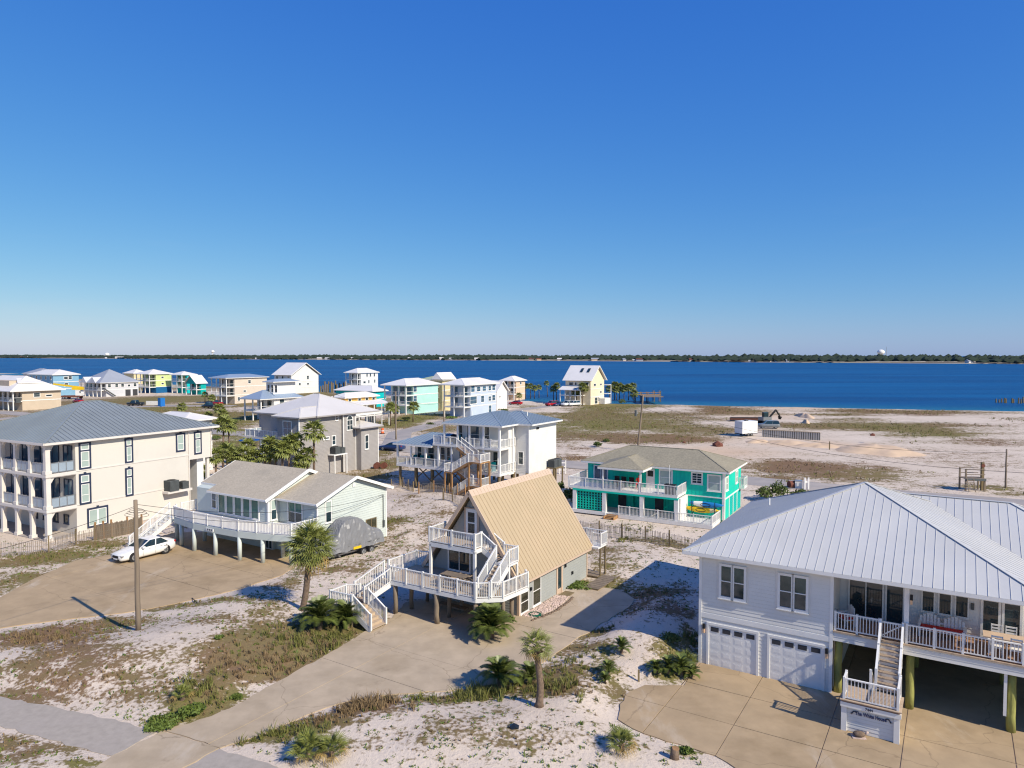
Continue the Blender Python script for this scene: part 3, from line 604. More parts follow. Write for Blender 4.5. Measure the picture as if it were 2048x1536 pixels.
for nm, pl in (('path_west', PATH_L), ('path_east', PATH_R)):
    MB().prism(rough(pl, .09), -.1, .012).build(nm, 'asphalt', None, kind='structure')
def road(name, pts, w, m='street', z=.06):
    mb = MB(); P_ = [Vector((p[0], p[1], 0)) for p in pts]; dense = []
    for a, b_ in zip(P_[:-1], P_[1:]):
        n = max(1, int((b_ - a).length / 4)); dense += [a.lerp(b_, i / n) for i in range(n)]
    dense.append(P_[-1]); L_, R_ = [], []
    for i, p in enumerate(dense):
        d = (dense[min(i + 1, len(dense) - 1)] - dense[max(i - 1, 0)]).normalized(); s = Vector((-d.y, d.x, 0)) * (w / 2)
        zz = max(float(height(np.array([p.x]), np.array([p.y]))[0]), 0) + z
        L_.append((p.x + s.x, p.y + s.y, zz)); R_.append((p.x - s.x, p.y - s.y, zz))
    n = len(L_); mb.add(L_ + R_ + [(x, y, -.3) for x, y, _ in L_] + [(x, y, -.3) for x, y, _ in R_], [(i, n + i, n + i + 1, i + 1) for i in range(n - 1)] + [(2 * n + i, i, i + 1, 2 * n + i + 1) for i in range(n - 1)] + [(n + i, 3 * n + i, 3 * n + i + 1, n + i + 1) for i in range(n - 1)])
    return mb.build(name, m, None, kind='structure')
s0 = at(1150, 930); e1 = Vector((math.cos(TH), math.sin(TH), 0)); e2 = Vector((-e1.y, e1.x, 0))
road('street_behind', [s0 - e1 * 190, s0 - e1 * 60, s0, s0 + e1 * 50, s0 + e1 * 110], 6.2)
road('street_side', [s0 - e1 * 34 - e2 * 2, at(800, 866), at(859, 852), at(900, 842), at(990, 826), at(1080, 815), at(1170, 806)], 5.0, z=.08)
road('street_left', [at(-60, 842), at(60, 834), at(230, 815), at(330, 812), at(470, 812)], 5.5, z=.07)
# ================================================================== the white house (right)
def white_house():
    h = thing('beach_house', 'large white house with pale metal hip roof, two garage doors and a furnished deck', 'house', O_W, TH)
    # walls
    MB().box(0, 6.53, 0, 14, 0, 5.9).build('wall', 'white_siding', h)
    MB().box(6.53, 18.6, 2.45, 14, 3.05, 5.9).build('upper_wall', 'white_paint', h)
    MB().box(6.53, 18.6, 11.0, 11.3, 0, 2.6).build('carport_wall', 'interior_shade', h)  # this wall and the ceiling are coloured near-black for the carport's shade
    MB().box(6.535, 18.6, .12, 11, 2.62, 2.74).build('carport_ceiling', 'interior_shade', h)
    op = [(.4, 3.08, -1, 2.30), (3.52, 6.22, -1, 2.30), (.9, 2.55, 3.6, 5.62), (3.85, 5.55, 3.63, 5.65), (-1, 9, 2.52, 2.80)]
    siding(h, front(0), [(.1, .02), (6.43, .02), (6.43, 5.88), (.1, 5.88)], 'white_siding', .19, op, split=True)
    siding(h, left(0), [(.1, .02), (13.9, .02), (13.9, 5.88), (.1, 5.88)], 'white_siding', .19)
    P = front(0)
    for a in (-.03, 6.41): MB().fbox(P, a, a + .15, 0, .05, 0, 5.88).build('corner_trim', 'white_vinyl', h)
    MB().fbox(P, .12, 6.41, 0, .045, 2.53, 2.79).build('belly_band', 'white_vinyl', h)
    for s0_, s1_ in ((.52, 2.97), (3.63, 6.11)):
        MB().fbox(P, s0_ - .12, s0_, 0, .06, 0, 2.31).fbox(P, s1_, s1_ + .12, 0, .06, 0, 2.31).fbox(P, s0_, s1_, 0, .06, 2.19, 2.31).build('garage_trim', 'white_vinyl', h)
        g = MB().fbox(P, s0_ + .002, s1_ - .002, .0, .012, .005, 2.188).build('garage_door', 'white_vinyl', h)
        cw = (s1_ - s0_) / 4; rh = 2.19 / 5
        for i in range(4):
            for j in range(4):
                a, c = s0_ + i * cw, j * rh
                MB().fbox(P, a + .07, a + cw - .07, .0122, .0155, c + .07, c + rh - .06).fbox(P, a + .13, a + cw - .13, .0155, .019, c + .12, c + rh - .11).build('door_panel', 'white_vinyl', g)
            MB().fbox(P, s0_ + i * cw + .1, s0_ + (i + 1) * cw - .1, .013, .03, 4 * rh + .1, 5 * rh - .1).build('door_pane', 'interior_shade', g)
    for s_ in (.27, 6.30):
        l_ = MB().fbox(P, s_ - .06, s_ + .06, .05, .16, 1.95, 2.2).build('wall_lamp', 'black', h)
        MB().fbox(P, s_ - .05, s_ + .05, .05, .15, 1.72, 1.95).build('lamp_glass', 'lamp_glass', l_)
    for a, c in ((1.03, 2.43), (3.97, 5.43)):
        m_ = (a + c) / 2
        for s0_, s1_ in ((a + .12, m_ - .08), (m_ + .08, c - .12)): window(h, front(0), s0_, s1_, 3.86, 5.45, 'white_vinyl', 'glass_dark', .12, d=.09, glass2='glass_teal')
    window(h, left(0), 4, 5, 3.9, 5.3, glass='glass_dark'); window(h, left(0), 9, 10, 3.9, 5.3, glass='glass_dark')
    # deck recess wall
    P = front(2.45)
    siding(h, P, [(6.56, 3.16), (18.5, 3.16), (18.5, 5.88), (6.56, 5.88)], 'white_paint', .19, [(6.85, 9.75, 3, 5.3), (10.0, 12.3, 3.9, 5.25), (12.5, 14.4, 3, 5.3), (14.9, 18, 3, 5.3)])
    window(h, P, 7.0, 8.48, 3.22, 5.08, nv=2, nh=1, d=.08, name='sliding_door', tw=.07)
    window(h, P, 8.68, 9.38, 3.22, 5.06, nv=1, nh=1, d=.08, name='glass_door', tw=.07)
    for a in (10.22, 10.92, 11.60): window(h, P, a, a + .46, 4.08, 5.03, nh=1, tw=.06); 
    for a in (12.68, 13.5, 15.2, 16.3): window(h, P, a, a + .58, 3.35, 5.03, nv=1, nh=1, tw=.1, name='french_door')
    MB().fbox(P, 12.18, 12.32, .03, .1, 4.5, 4.8).build('house_light', 'ac_grey', h)
    l_ = MB().fbox(front(.1), 9.78, 9.9, .0, .1, 5.2, 5.45).build('wall_lamp', 'black', h); MB().fbox(front(.1), 9.79, 9.89, .01, .09, 5.0, 5.2).build('lamp_glass', 'lamp_glass', l_)
    # deck
    MB().box(6.54, 18.6, .02, 2.44, 2.9, 3.13).build('deck_floor', 'deck_red', h)
    fb = MB().fbox(front(.02), 6.57, 18.6, 0, .03, 2.64, 3.06).build('rim_band', 'white_siding', h)
    siding(h, front(-.012), [(6.57, 2.64), (18.6, 2.64), (18.6, 3.02), (6.57, 3.02)], 'white_siding', .19, split=True)
    MB().fbox(front(0), 6.57, 18.6, .0, .07, 3.06, 3.14).build('deck_edge', 'tread', h)
    MB().box(9.55, 9.75, .1, .3, 3.13, 5.88).build('porch_post', 'white_vinyl', h); MB().box(14.6, 14.8, .1, .3, 3.13, 5.88).build('porch_post', 'white_vinyl', h)
    railing(h, [(6.65, .06, 3.14), (8.55, .06, 3.14)], h=.88, maxp=1.0, sp=.13)
    railing(h, [(9.68, .06, 3.14), (18.5, .06, 3.14)], h=.88, maxp=1.14, sp=.13)
    gt = MB().beam((8.62, .1, 3.95), (9.5, .1, 3.95), .05, .06).beam((8.62, .1, 3.25), (9.5, .1, 3.25), .05, .06).beam((8.62, .1, 3.27), (9.5, .1, 3.93), .04, .05)
    for i in range(8): gt.box(8.64 + i * .115, 8.675 + i * .115, .08, .12, 3.25, 3.95)
    gt.build('gate', 'white_vinyl', h)
    # main stair and landing
    stairs(h, (9.07, -.0, 3.14), (0, -1), 1.72, 1.98, 10, .86, rails=(1, 1), riser=True, riser_mat='pale_metal', h=.9)
    MB().box(7.4, 9.68, -3.55, -2.0, 1.28, 1.42).build('landing_floor', 'deck_red', h)
    w = MB().box(7.48, 9.6, -3.42, -2.1, 0, 1.28).build('landing_base', 'white_siding', h)
    siding(h, front(-3.42), [(7.62, .05), (9.46, .05), (9.46, 1.2), (7.62, 1.2)], 'white_siding', .17, split=True)
    for a in (7.40, 9.44): MB().box(a, a + .22, -3.52, -3.3, 0, 1.2).build('corner_post', 'white_vinyl', h)
    MB().box(7.37, 9.71, -3.58, -3.36, 1.14, 1.34).build('header_board', 'white_vinyl', h)
    MB().box(7.35, 9.73, -3.62, -2.0, 1.42, 1.455).build('landing_edge', 'tread', h)
    railing(h, [(7.5, -2.75, 1.44), (7.5, -3.48, 1.44), (9.58, -3.48, 1.44), (9.58, -2.05, 1.44)], h=.92, maxp=2.6, sp=.13)
    stairs(h, (7.95, -2.0, 1.42), (0, 1), 1.40, 1.75, 8, .85, rails=(1, 0), h=.9)
    # number and name board
    def text(s, size, x, z, m, name):
        cu = bpy.data.curves.new(name, 'FONT'); cu.body = s; cu.size = size; cu.extrude = .006; cu.align_x = 'CENTER'; cu.offset = .004; cu.resolution_u = 3
        t0 = bpy.data.objects.new(name, cu); COL.objects.link(t0); bpy.context.view_layer.update(); me_ = bpy.data.meshes.new_from_object(t0.evaluated_get(bpy.context.evaluated_depsgraph_get())); bpy.data.objects.remove(t0); me_.materials.clear(); o = obj(name, me_, m, h); o.location = (x, -3.60 if z > 1 else -3.462, z); o.rotation_euler = (math.pi / 2, 0, 0); return o
    text('7444', .15, 8.5, 1.19, 'navy', 'house_number')
    tx = text('The White House', .165, 8.56, .84, 'sign_blue', 'name_lettering'); tx.scale = (1.0, 1.45, 1)
    for sx, x in ((1, 7.93), (-1, 9.2)):
        mb = MB(); c = Vector((x, -3.465, .93)); ring = [c + Vector((sx * .10 * math.cos(a), 0, .075 * math.sin(a))) for a in [i * math.pi / 8 for i in range(9)]] + [c + Vector((-sx * .05, 0, .0)), c + Vector((0, 0, .03)), c + Vector((sx * .05, 0, 0))]
        mb.ext(ring, (0, -.012, 0)); mb.ext([c + Vector((-sx * .1, 0, .0)), c + Vector((-sx * .19, 0, -.09)), c + Vector((-sx * .13, 0, -.07)), c + Vector((-sx * .11, 0, -.12)), c + Vector((-sx * .06, 0, -.01))], (0, -.012, 0))
        mb.build('dolphin_emblem', 'navy', h)
    # piles
    for x, y in ((6.78, .3), (9.84, .3), (13.72, .3), (17.6, .3), (9.84, 5.5), (13.72, 5.5), (17.6, 5.5), (9.84, 10), (13.72, 10)):
        mb = MB(); r0 = random.Random(x); mb.tube([(x + r0.uniform(-.02, .02), y, z) for z in (0, .7, 1.4, 2.1, 2.63)], [.185, .178, .18, .17, .17], 12); mb.build('round_pile', 'pile_green', h, True)
    MB().box(13.42, 13.54, .05, .17, .75, 2.63).build('downspout', 'white_vinyl', h)
    # roof: a pyramid, and a lower wing behind it
    A = (7.2, 7.05, 9.3); z = 6.04; c = [(-.8, -.5, z), (15.2, -.5, z), (15.2, 14.6, z), (-.8, 14.6, z)]
    for i in range(4): roof_face(h, [c[i], c[(i + 1) % 4], A], 'galvalume', .41, split=(i == 0), rib=.022, ribw=.014)
    wz = 8.3; w0, w1 = (7.0, 10.4, wz), (14.1, 10.4, wz); e = [(7.0, 4.9, z), (19.6, 4.9, z), (19.6, 15.9, z), (7.0, 15.9, z)]
    roof_face(h, [e[0], e[1], w1, w0], 'galvalume', .41, split=True, rib=.022, ribw=.014); roof_face(h, [e[1], e[2], w1], 'galvalume', .41); roof_face(h, [e[2], e[3], w0, w1], 'galvalume', .41, rib=0)
    cap = MB(); up = Vector((0, 0, .06))
    for p in c: cap.beam(Vector(p) + up, Vector(A) + up, .2, .03)
    for p, q in ((w0, w1), (e[1], w1), (e[2], w1)): cap.beam(Vector(p) + up, Vector(q) + up, .2, .03)
    cap.build('ridge_cap', 'galvalume', h)
    MB().box(-.74, 15.1, -.44, 14.5, 5.86, 5.98).box(15.1, 19.5, 5, 15.8, 5.86, 5.98).build('soffit', 'white_paint', h)
    fascia(h, c, 'white_vinyl', h=.16, dz=-.06); fascia(h, e, 'white_vinyl', h=.16, dz=-.07)
    MB().cyl((1.6, 9, 6.9), (1.6, 9, 7.5), .05).build('vent_pipe', 'white_vinyl', h)
    # loose things on the deck
    def local(x, y, z): return h_m @ Vector((x, y, z))
    h_m = Matrix.Translation(O_W) @ Matrix.Rotation(TH, 4, 'Z')
    bnch = thing('garden_bench', 'white double-back slatted bench with a red seat cushion on the white house deck', 'bench', local(11.05, 1.62, 3.13), TH)
    for sx in (-.5, .5):
        for i in range(6):
            x = sx + (i - 2.5) * .145; hh = .62 - .055 * abs(i - 2.5) ** 1.6 / 1.3
            MB().box(x - .055, x + .055, .30, .335, .38, .42 + hh).build('back_slat', 'white_vinyl', bnch)
    MB().box(-.97, .97, -.25, .3, .33, .38).build('seat', 'white_vinyl', bnch); MB().box(-.9, .9, -.24, .27, .38, .47).build('cushion', 'red', bnch)
    MB().box(-.95, .95, .335, .36, .55, .63).build('back_rail', 'white_vinyl', bnch)
    for x in (-.92, .92):
        MB().box(x - .07, x + .07, -.3, .34, .58, .62).build('armrest', 'white_vinyl', bnch)
        for y in (-.22, .28): MB().box(x - .04, x + .04, y - .04, y + .04, 0, .58).build('leg', 'white_vinyl', bnch)
    def armchair(label, x, y, rz, m, cush=None, group=None):
        t = thing('deck_chair', label, 'chair', local(x, y, 3.13), TH + rz, group)
        for i in range(5): MB().box((i - 2) * .115 - .045, (i - 2) * .115 + .045, .26, .285, .3, 1.0 - .05 * abs(i - 2)).build('back_slat', m, t)
        MB().box(-.3, .3, -.28, .27, .3, .35).build('seat', m, t)
        if cush: MB().box(-.27, .27, -.27, .24, .35, .42).build('cushion', cush, t)
        for sx in (-.33, .33):
            MB().box(sx - .06, sx + .06, -.32, .3, .55, .58).build('armrest', m, t)
            for yy in (-.25, .25): MB().box(sx - .03, sx + .03, yy - .03, yy + .03, 0, .55).build('leg', m, t)
        return t
    armchair('white slatted armchair with red cushion beside the glass sliding door', 7.0, 1.1, R(-50), 'white_vinyl', 'red')
    tb = thing('dining_table', 'long pale dining table on the white house deck', 'table', local(14.4, 1.2, 3.13), TH)
    MB().box(-1.75, 1.75, -.42, .42, .70, .75).build('table_top', 'tan_trim', tb)
    for x in (-1.5, 1.5):
        for y in (-.32, .32): MB().box(x - .04, x + .04, y - .04, y + .04, 0, .7).build('leg', 'white_vinyl', tb)
    def dchair(label, x, y, rz):
        t = thing('dining_chair', label, 'chair', local(x, y, 3.13), TH + rz, 'chairs round the deck table')
        MB().box(-.22, .22, -.22, .22, .42, .46).build('seat', 'white_vinyl', t)
        for z0 in (.62, .76, .90): MB().box(-.2, .2, .19, .22, z0, z0 + .07).build('back_slat', 'white_vinyl', t)
        for sx in (-.2, .2):
            MB().box(sx - .02, sx + .02, .18, .22, 0, .98).build('leg', 'white_vinyl', t); MB().box(sx - .02, sx + .02, -.21, -.17, 0, .42).build('leg', 'white_vinyl', t)
    for i, x in enumerate((13.15, 13.85, 14.6)): dchair(('first', 'second', 'third')[i] + ' white chair from the stair on the rail side of the deck table', x, .62, math.pi)
    for i, x in enumerate((13.2, 13.75, 14.55)): dchair(('first', 'second', 'third')[i] + ' white chair from the bench on the wall side of the deck table', x, 1.85, 0)
    b_ = MB(); r0 = random.Random(3)
    for i in range(7):
        a = i / 6 * math.pi; b_.loft([[(.16 * math.cos(t) * math.sin(a) * 1.2, -.26 * math.cos(a), .13 + (.13 if math.sin(t) > 0 else .1) * math.sin(t) * math.sin(a)) for t in [k * math.pi / 5 for k in range(10)]] for a in [0.05 + j * .44 for j in range(8)]]) if i == 0 else None
    tt = thing('tortoise_ornament', 'small stone tortoise ornament below the name board', 'ornament', local(8.15, -3.75, .04), TH - 1.2)
    b_.build('shell', 'trunk', tt, True); MB().tube([(0, .2, .1), (0, .3, .2), (0, .36, .26)], [.05, .045, .05], 8).build('head', 'rock', tt, True); MB().box(-.2, .2, -.3, .25, 0, .03).build('plinth', 'rock', tt)
    return h
white_house()

# ================================================================== the A-frame
def a_frame():
    h = thing('beach_house', 'A-frame house with steep tan metal roof and white railed decks on posts', 'house', O_A, TH_A)
    AX, AZ, EX, EZ, SL = -3.5, 7.65, .38, 2.22, 1.42
    # walls
    MB().box(-7.0, 0, 0, 9.5, 0, 2.25).build('lower_wall', 'sage_siding', h)
    MB().ext([(-6.9, .002, 2.25), (-.1, .002, 2.25), (AX, .002, AZ - .25)], (0, 9.45, 0)).build('gable_wall', 'sage_siding', h)
    siding(h, front(0), [(-6.98, .05), (-.02, .05), (-.02, 2.2), (AX, AZ - .2), (-6.98, 2.2)], 'sage_siding', .17, [(-5.62, -3.66, 2.0, 4.25), (-4.15, -3.05, 4.4, 6.5)])
    siding(h, right(0), [(.0, .05), (9.5, .05), (9.5, 2.2), (.0, 2.2)], 'sage_siding', .2, [(.02, 1.18, 0, 1.6), (1.5, 2.75, 0, 2.2), (4.75, 5.78, 0, 2.2)])
    for a in (-.05, 9.43): MB().box(-.12, .05, a, a + .13, 0, 2.2).build('corner_trim', 'tan_trim', h)
    window(h, right(0), .16, 1.05, .14, 1.42, tw=.07, glass='glass_reflection'); window(h, right(0), 1.66, 2.6, .18, 2.0, tw=.07, glass='glass_reflection')
    d_ = MB().fbox(right(0), 4.85, 5.68, 0, .05, 0, 2.05).build('side_door', 'tan_trim', h); MB().fbox(right(0), 5.02, 5.5, .05, .06, .35, 1.9).build('pane', 'glass_dark', d_)
    MB().fbox(right(0), 5.45, 5.66, .05, .09, 0, 2.06).build('door_trim', 'tan_trim', d_)
    for s_, z_ in ((6.05, 1.72), (7.1, .95)): MB().fbox(right(0), s_ - .07, s_ + .07, .03, .13, z_ - .1, z_ + .1).build('wall_lamp', 'black', h)
    MB().fbox(right(0), 1.28, 1.42, .03, .15, 1.3, 1.5).build('wall_lamp', 'black', h)
    window(h, front(0), -5.48, -3.8, 2.2, 4.08, nv=2, nh=1, tw=.1, d=.08, name='sliding_door')
    d_ = MB().fbox(front(0), -4.05, -3.17, .03, .1, 4.42, 6.43).build('gable_door', 'white_vinyl', h); MB().fbox(front(0), -3.87, -3.35, .1, .11, 4.85, 6.2).build('pane', 'glass_dark', d_); MB().fbox(front(0), -3.9, -3.32, .1, .125, 5.48, 5.56).build('door_bar', 'white_vinyl', d_)
    MB().fbox(front(0), -4.2, -4.05, .03, .08, 4.42, 6.5).fbox(front(0), -3.17, -3.02, .03, .08, 4.42, 6.5).fbox(front(0), -4.05, -3.17, .03, .08, 6.43, 6.5).build('door_trim', 'tan_trim', h)
    st_ = MB()
    for i in range(5):
        a = i * 1.2566 + .3; st_.tube([(AX, -.06, 6.75), (AX + .13 * math.cos(a), -.06, 6.75 + .13 * math.sin(a))], [.05, .015], 6)
    st_.build('starfish_ornament', 'tan_trim', h)
    # roof
    y0, y1 = -.55, 9.75; lx = 2 * AX - EX
    roof_face(h, [(EX, y0, EZ), (EX, y1, EZ), (AX, y1 + .25, AZ), (AX, y0, AZ)], 'tan_metal', .385, split=True, thick=.05, rib=.016, ribw=.036, ribmat='tan_rib')
    roof_face(h, [(lx, y1, EZ), (lx, y0, EZ), (AX, y0, AZ), (AX, y1 + .25, AZ)], 'tan_metal', .385, thick=.05)
    cap = MB(); cap.add([(AX, y0 - .02, AZ + .10), (AX + .28, y0 - .02, AZ - .28), (AX + .28, y1 + .25, AZ - .28), (AX, y1 + .27, AZ + .10), (AX - .28, y0 - .02, AZ - .28), (AX - .28, y1 + .25, AZ - .28)], [(0, 1, 2, 3), (0, 3, 5, 4)])
    for s_ in (1, -1): cap.beam((AX, y0, AZ - .08), (EX if s_ > 0 else lx, y0, EZ - .08), .06, .24)
    cap.beam((EX, y0, EZ - .07), (EX, y1, EZ - .07), .06, .16); cap.beam((AX, y1 + .2, AZ - .1), (EX, y1, EZ - .1), .06, .24); cap.build('roof_trim', 'tan_trim', h)
    # decks
    D = [(-7.2, -3.95), (-.65, -3.8), (.6, -2.75), (.85, -.35), (-.05, -.02), (-6.95, -.02), (-8.15, -.3), (-8.2, -3.0)]
    MB().prism(D, 1.98, 2.1).build('deck_floor', 'deck_tan', h)
    rim = MB()
    for a, c in zip(D[:4] + D[5:] + D[:1], D[1:4] + D[4:5] + D[6:] + D[:1] + D[1:2]): pass
    for i in (0, 1, 2, 5, 6, 7):
        a, c = D[i], D[(i + 1) % 8]; rim.beam((*a, 1.99), (*c, 1.99), .06, .24)
    rim.build('rim_joist', 'white_paint', h)
    Z = lambda p, z=2.1: (p[0], p[1], z)
    railing(h, [Z(D[0]), Z(D[1]), Z(D[2]), Z(D[3])], 'white_paint', .95, maxp=1.35, post=.12)
    railing(h, [Z(D[3]), (.55, -.1, 2.1)], 'white_paint', .95)
    railing(h, [Z(D[7]), Z(D[6]), Z(D[5])], 'white_paint', .95, maxp=1.4, post=.12)
    MB().box(-5.6, -2.0, -1.95, -.03, 4.26, 4.4).build('upper_deck_floor', 'deck_tan', h)
    r_ = MB(); r_.beam((-5.6, -1.95, 4.26), (-2, -1.95, 4.26), .06, .26); r_.beam((-5.6, -1.95, 4.26), (-5.6, -.1, 4.26), .06, .26); r_.beam((-2, -1.95, 4.26), (-2, -.1, 4.26), .06, .26); r_.build('upper_rim_joist', 'white_paint', h)
    railing(h, [(-5.6, -.3, 4.4), (-5.6, -1.95, 4.4), (-2.0, -1.95, 4.4), (-2.0, -1.3, 4.4)], 'white_paint', .95, maxp=1.85, post=.12)
    for x, y in ((-5.55, -1.9), (-2.05, -1.9)): MB().box(x - .08, x + .08, y - .08, y + .08, 2.1, 4.26).build('deck_post', 'white_paint', h)
    stairs(h, (-2.0, -.78, 4.4), (1, 0), .8, 1.1, 5, .85, rail='white_paint', rails=(1, 1))
    MB().box(-.9, .12, -1.35, -.3, 3.5, 3.6).build('stair_landing', 'white_paint', h)
    railing(h, [(-.9, -.32, 3.6), (.1, -.32, 3.6), (.1, -1.35, 3.6)], 'white_paint', .95, post=.1)
    stairs(h, (-.4, -1.35, 3.6), (0, -1), 1.5, 1.9, 9, .9, rail='white_paint', rails=(1, 1))
    for x, y in ((.08, -.36), (.08, -1.3), (-.86, -1.3)): MB().box(x - .06, x + .06, y - .06, y + .06, 2.1, 3.5).build('landing_post', 'white_paint', h)
    # left stairs
    stairs(h, (-7.72, -3.5, 2.1), (-.33, -1), 1.05, 2.1, 7, 1.25, rail='white_paint', stringer='white_paint')
    Lp = [(-9.25, -5.8), (-8.6, -5.3), (-7.45, -5.65), (-7.4, -7.0), (-9.25, -7.1)]
    MB().prism(Lp, .93, 1.05).build('stair_landing', 'deck_tan', h)
    railing(h, [(-8.6, -5.25, 1.05), (-9.25, -5.8, 1.05), (-9.25, -7.1, 1.05), (-7.5, -7.02, 1.05)], 'white_paint', .95, post=.11)
    stairs(h, (-7.45, -6.32, 1.05), (1, 0), 1.02, 1.45, 6, 1.25, tread='deck_tan', rail='white_paint', riser=True)
    for x, y in ((-9.1, -5.9), (-9.1, -6.95), (-7.6, -6.9), (-8.3, -5.5)): MB().box(x - .06, x + .06, y - .06, y + .06, 0, .93).build('landing_post', 'wood_grey', h)
    for x, y, r_ in ((-6.9, -3.8, .15), (-6.6, -2.6, .14), (-3.6, -3.75, .16), (-3.6, -2.5, .14), (-3.6, -1.2, .13), (-.75, -3.6, .15), (-1.4, -.7, .12), (-.2, -.55, .14), (.45, -2.5, .12), (-6.6, -1.0, .12)):
        r0 = random.Random(x * 7 + y); MB().tube([(x + r0.uniform(-.03, .03), y + r0.uniform(-.03, .03), z) for z in (0, .6, 1.2, 1.9)], [r_, r_ * .95, r_ * 1.02, r_ * .95], 10).build('deck_pile', 'wood_grey', h, True)
    MB().box(-5.2, -3.0, -1.75, -1.2, .3, .38).build('under_deck_bench', 'wood_grey', h)
    # back deck
    MB().box(-2.2, .95, 9.5, 10.9, 2.2, 2.32).build('back_deck_floor', 'white_paint', h)
    railing(h, [(.3, 9.9, 2.32), (.95, 9.9, 2.32), (.95, 10.9, 2.32), (-2.2, 10.9, 2.32)], 'white_paint', .95, post=.1)
    for x, y in ((.9, 10.8), (-2.1, 10.8), (.9, 9.95)): MB().box(x - .05, x + .05, y - .05, y + .05, 0, 2.2).build('deck_post', 'wood_pile', h)
    # loose things
    m_ = Matrix.Translation(O_A) @ Matrix.Rotation(TH_A, 4, 'Z')
    pt = thing('picnic_table', 'wooden table with benches in the stripe of sun on the A-frame deck', 'table', m_ @ Vector((-3.1, -2.55, 2.1)), TH_A)
    for i in range(5): MB().box(-.9, .9, -.36 + i * .15, -.23 + i * .15, .70, .74).build('table_plank', 'wood_grey', pt)
    for y in (-.62, .62): MB().box(-.9, .9, y - .13, y + .13, .42, .46).build('bench_plank', 'wood_grey', pt)
    for x in (-.65, .65): MB().beam((x, -.6, 0), (x, .2, .7), .05, .08).beam((x, .6, 0), (x, -.2, .7), .05, .08).box(x - .03, x + .03, -.7, .7, .36, .42).build('trestle', 'wood_grey', pt)
    hz = MB()
    for k in range(3): hz.tube([((.42 - .05 * k) * math.cos(a), (.42 - .05 * k) * math.sin(a), .03 + .025 * k) for a in [i * math.pi / 8 for i in range(17)]], .022, 6)
    tag(hz.build('garden_hose', 'hose', None, True, loc=m_ @ Vector((.75, .7, .04))), 'coiled green garden hose on the pebble bed beside the A-frame', 'hose')
    dm = MB().box(-.35, .35, -.5, .5, 0, .03).build('doormat', 'wood_pile', None, loc=m_ @ Vector((.62, 5.2, .055)), rz=TH_A); tag(dm, 'brown doormat outside the side door of the A-frame', 'doormat')
    # pebble bed
    pb = MB(); r0 = random.Random(9)
    for i in range(620):
        s_ = r0.random(); y = .2 + 4.6 * s_; x = r0.uniform(.12, .95 + .35 * math.sin(s_ * 3)); r1 = r0.uniform(.05, .1)
        pb.add([tuple(m_ @ Vector((x + a * r1 * r0.uniform(.7, 1.3), y + b_ * r1 * r0.uniform(.7, 1.3), .05 + c * r1 * .8))) for a, b_, c in ico], icf)
    pb.build('pebble_bed', 'rock', None, kind='stuff', label='bed of pinkish pebbles along the side wall of the A-frame', category='pebbles')
    ed = thing('border_stones', 'row of rough edging stones round the pebble bed', 'edging', m_ @ Vector((1.1, 0, 0)), TH_A)
    for i in range(17):
        y = -.2 + i * .31; x = .1 + .35 * math.sin((y - .2) / 4.6 * 3) + r0.uniform(-.05, .05); r1 = r0.uniform(.11, .18)
        MB().add([(x + a * r1 * r0.uniform(.7, 1.2), y + b_ * r1 * 1.2, .06 + c * r1 * .7) for a, b_, c in ico], icf).build('stone', 'trunk', ed)
    # boardwalk at the back corner
    bw = thing('boardwalk', 'grey plank boardwalk beyond the back corner of the A-frame', 'boardwalk', m_ @ Vector((1.6, 8.2, 0)), TH_A)
    for i in range(17): MB().box(-.55 + .0, .6, -1.2 + i * .19, -1.03 + i * .19, .12 + .01 * (i % 2), .16 + .01 * (i % 2)).build('plank', 'wood_grey', bw)
    for i in range(12): MB().box(-3.0 + i * .19, -2.83 + i * .19, 1.3, 2.4, .12 + .01 * (i % 2), .16 + .01 * (i % 2)).build('plank', 'wood_grey', bw)
    MB().box(-.5, .5, -1.2, 2, -.1, .115).box(-3, -.6, 1.35, 2.35, -.1, .115).build('frame', 'wood_pile', bw)
a_frame()
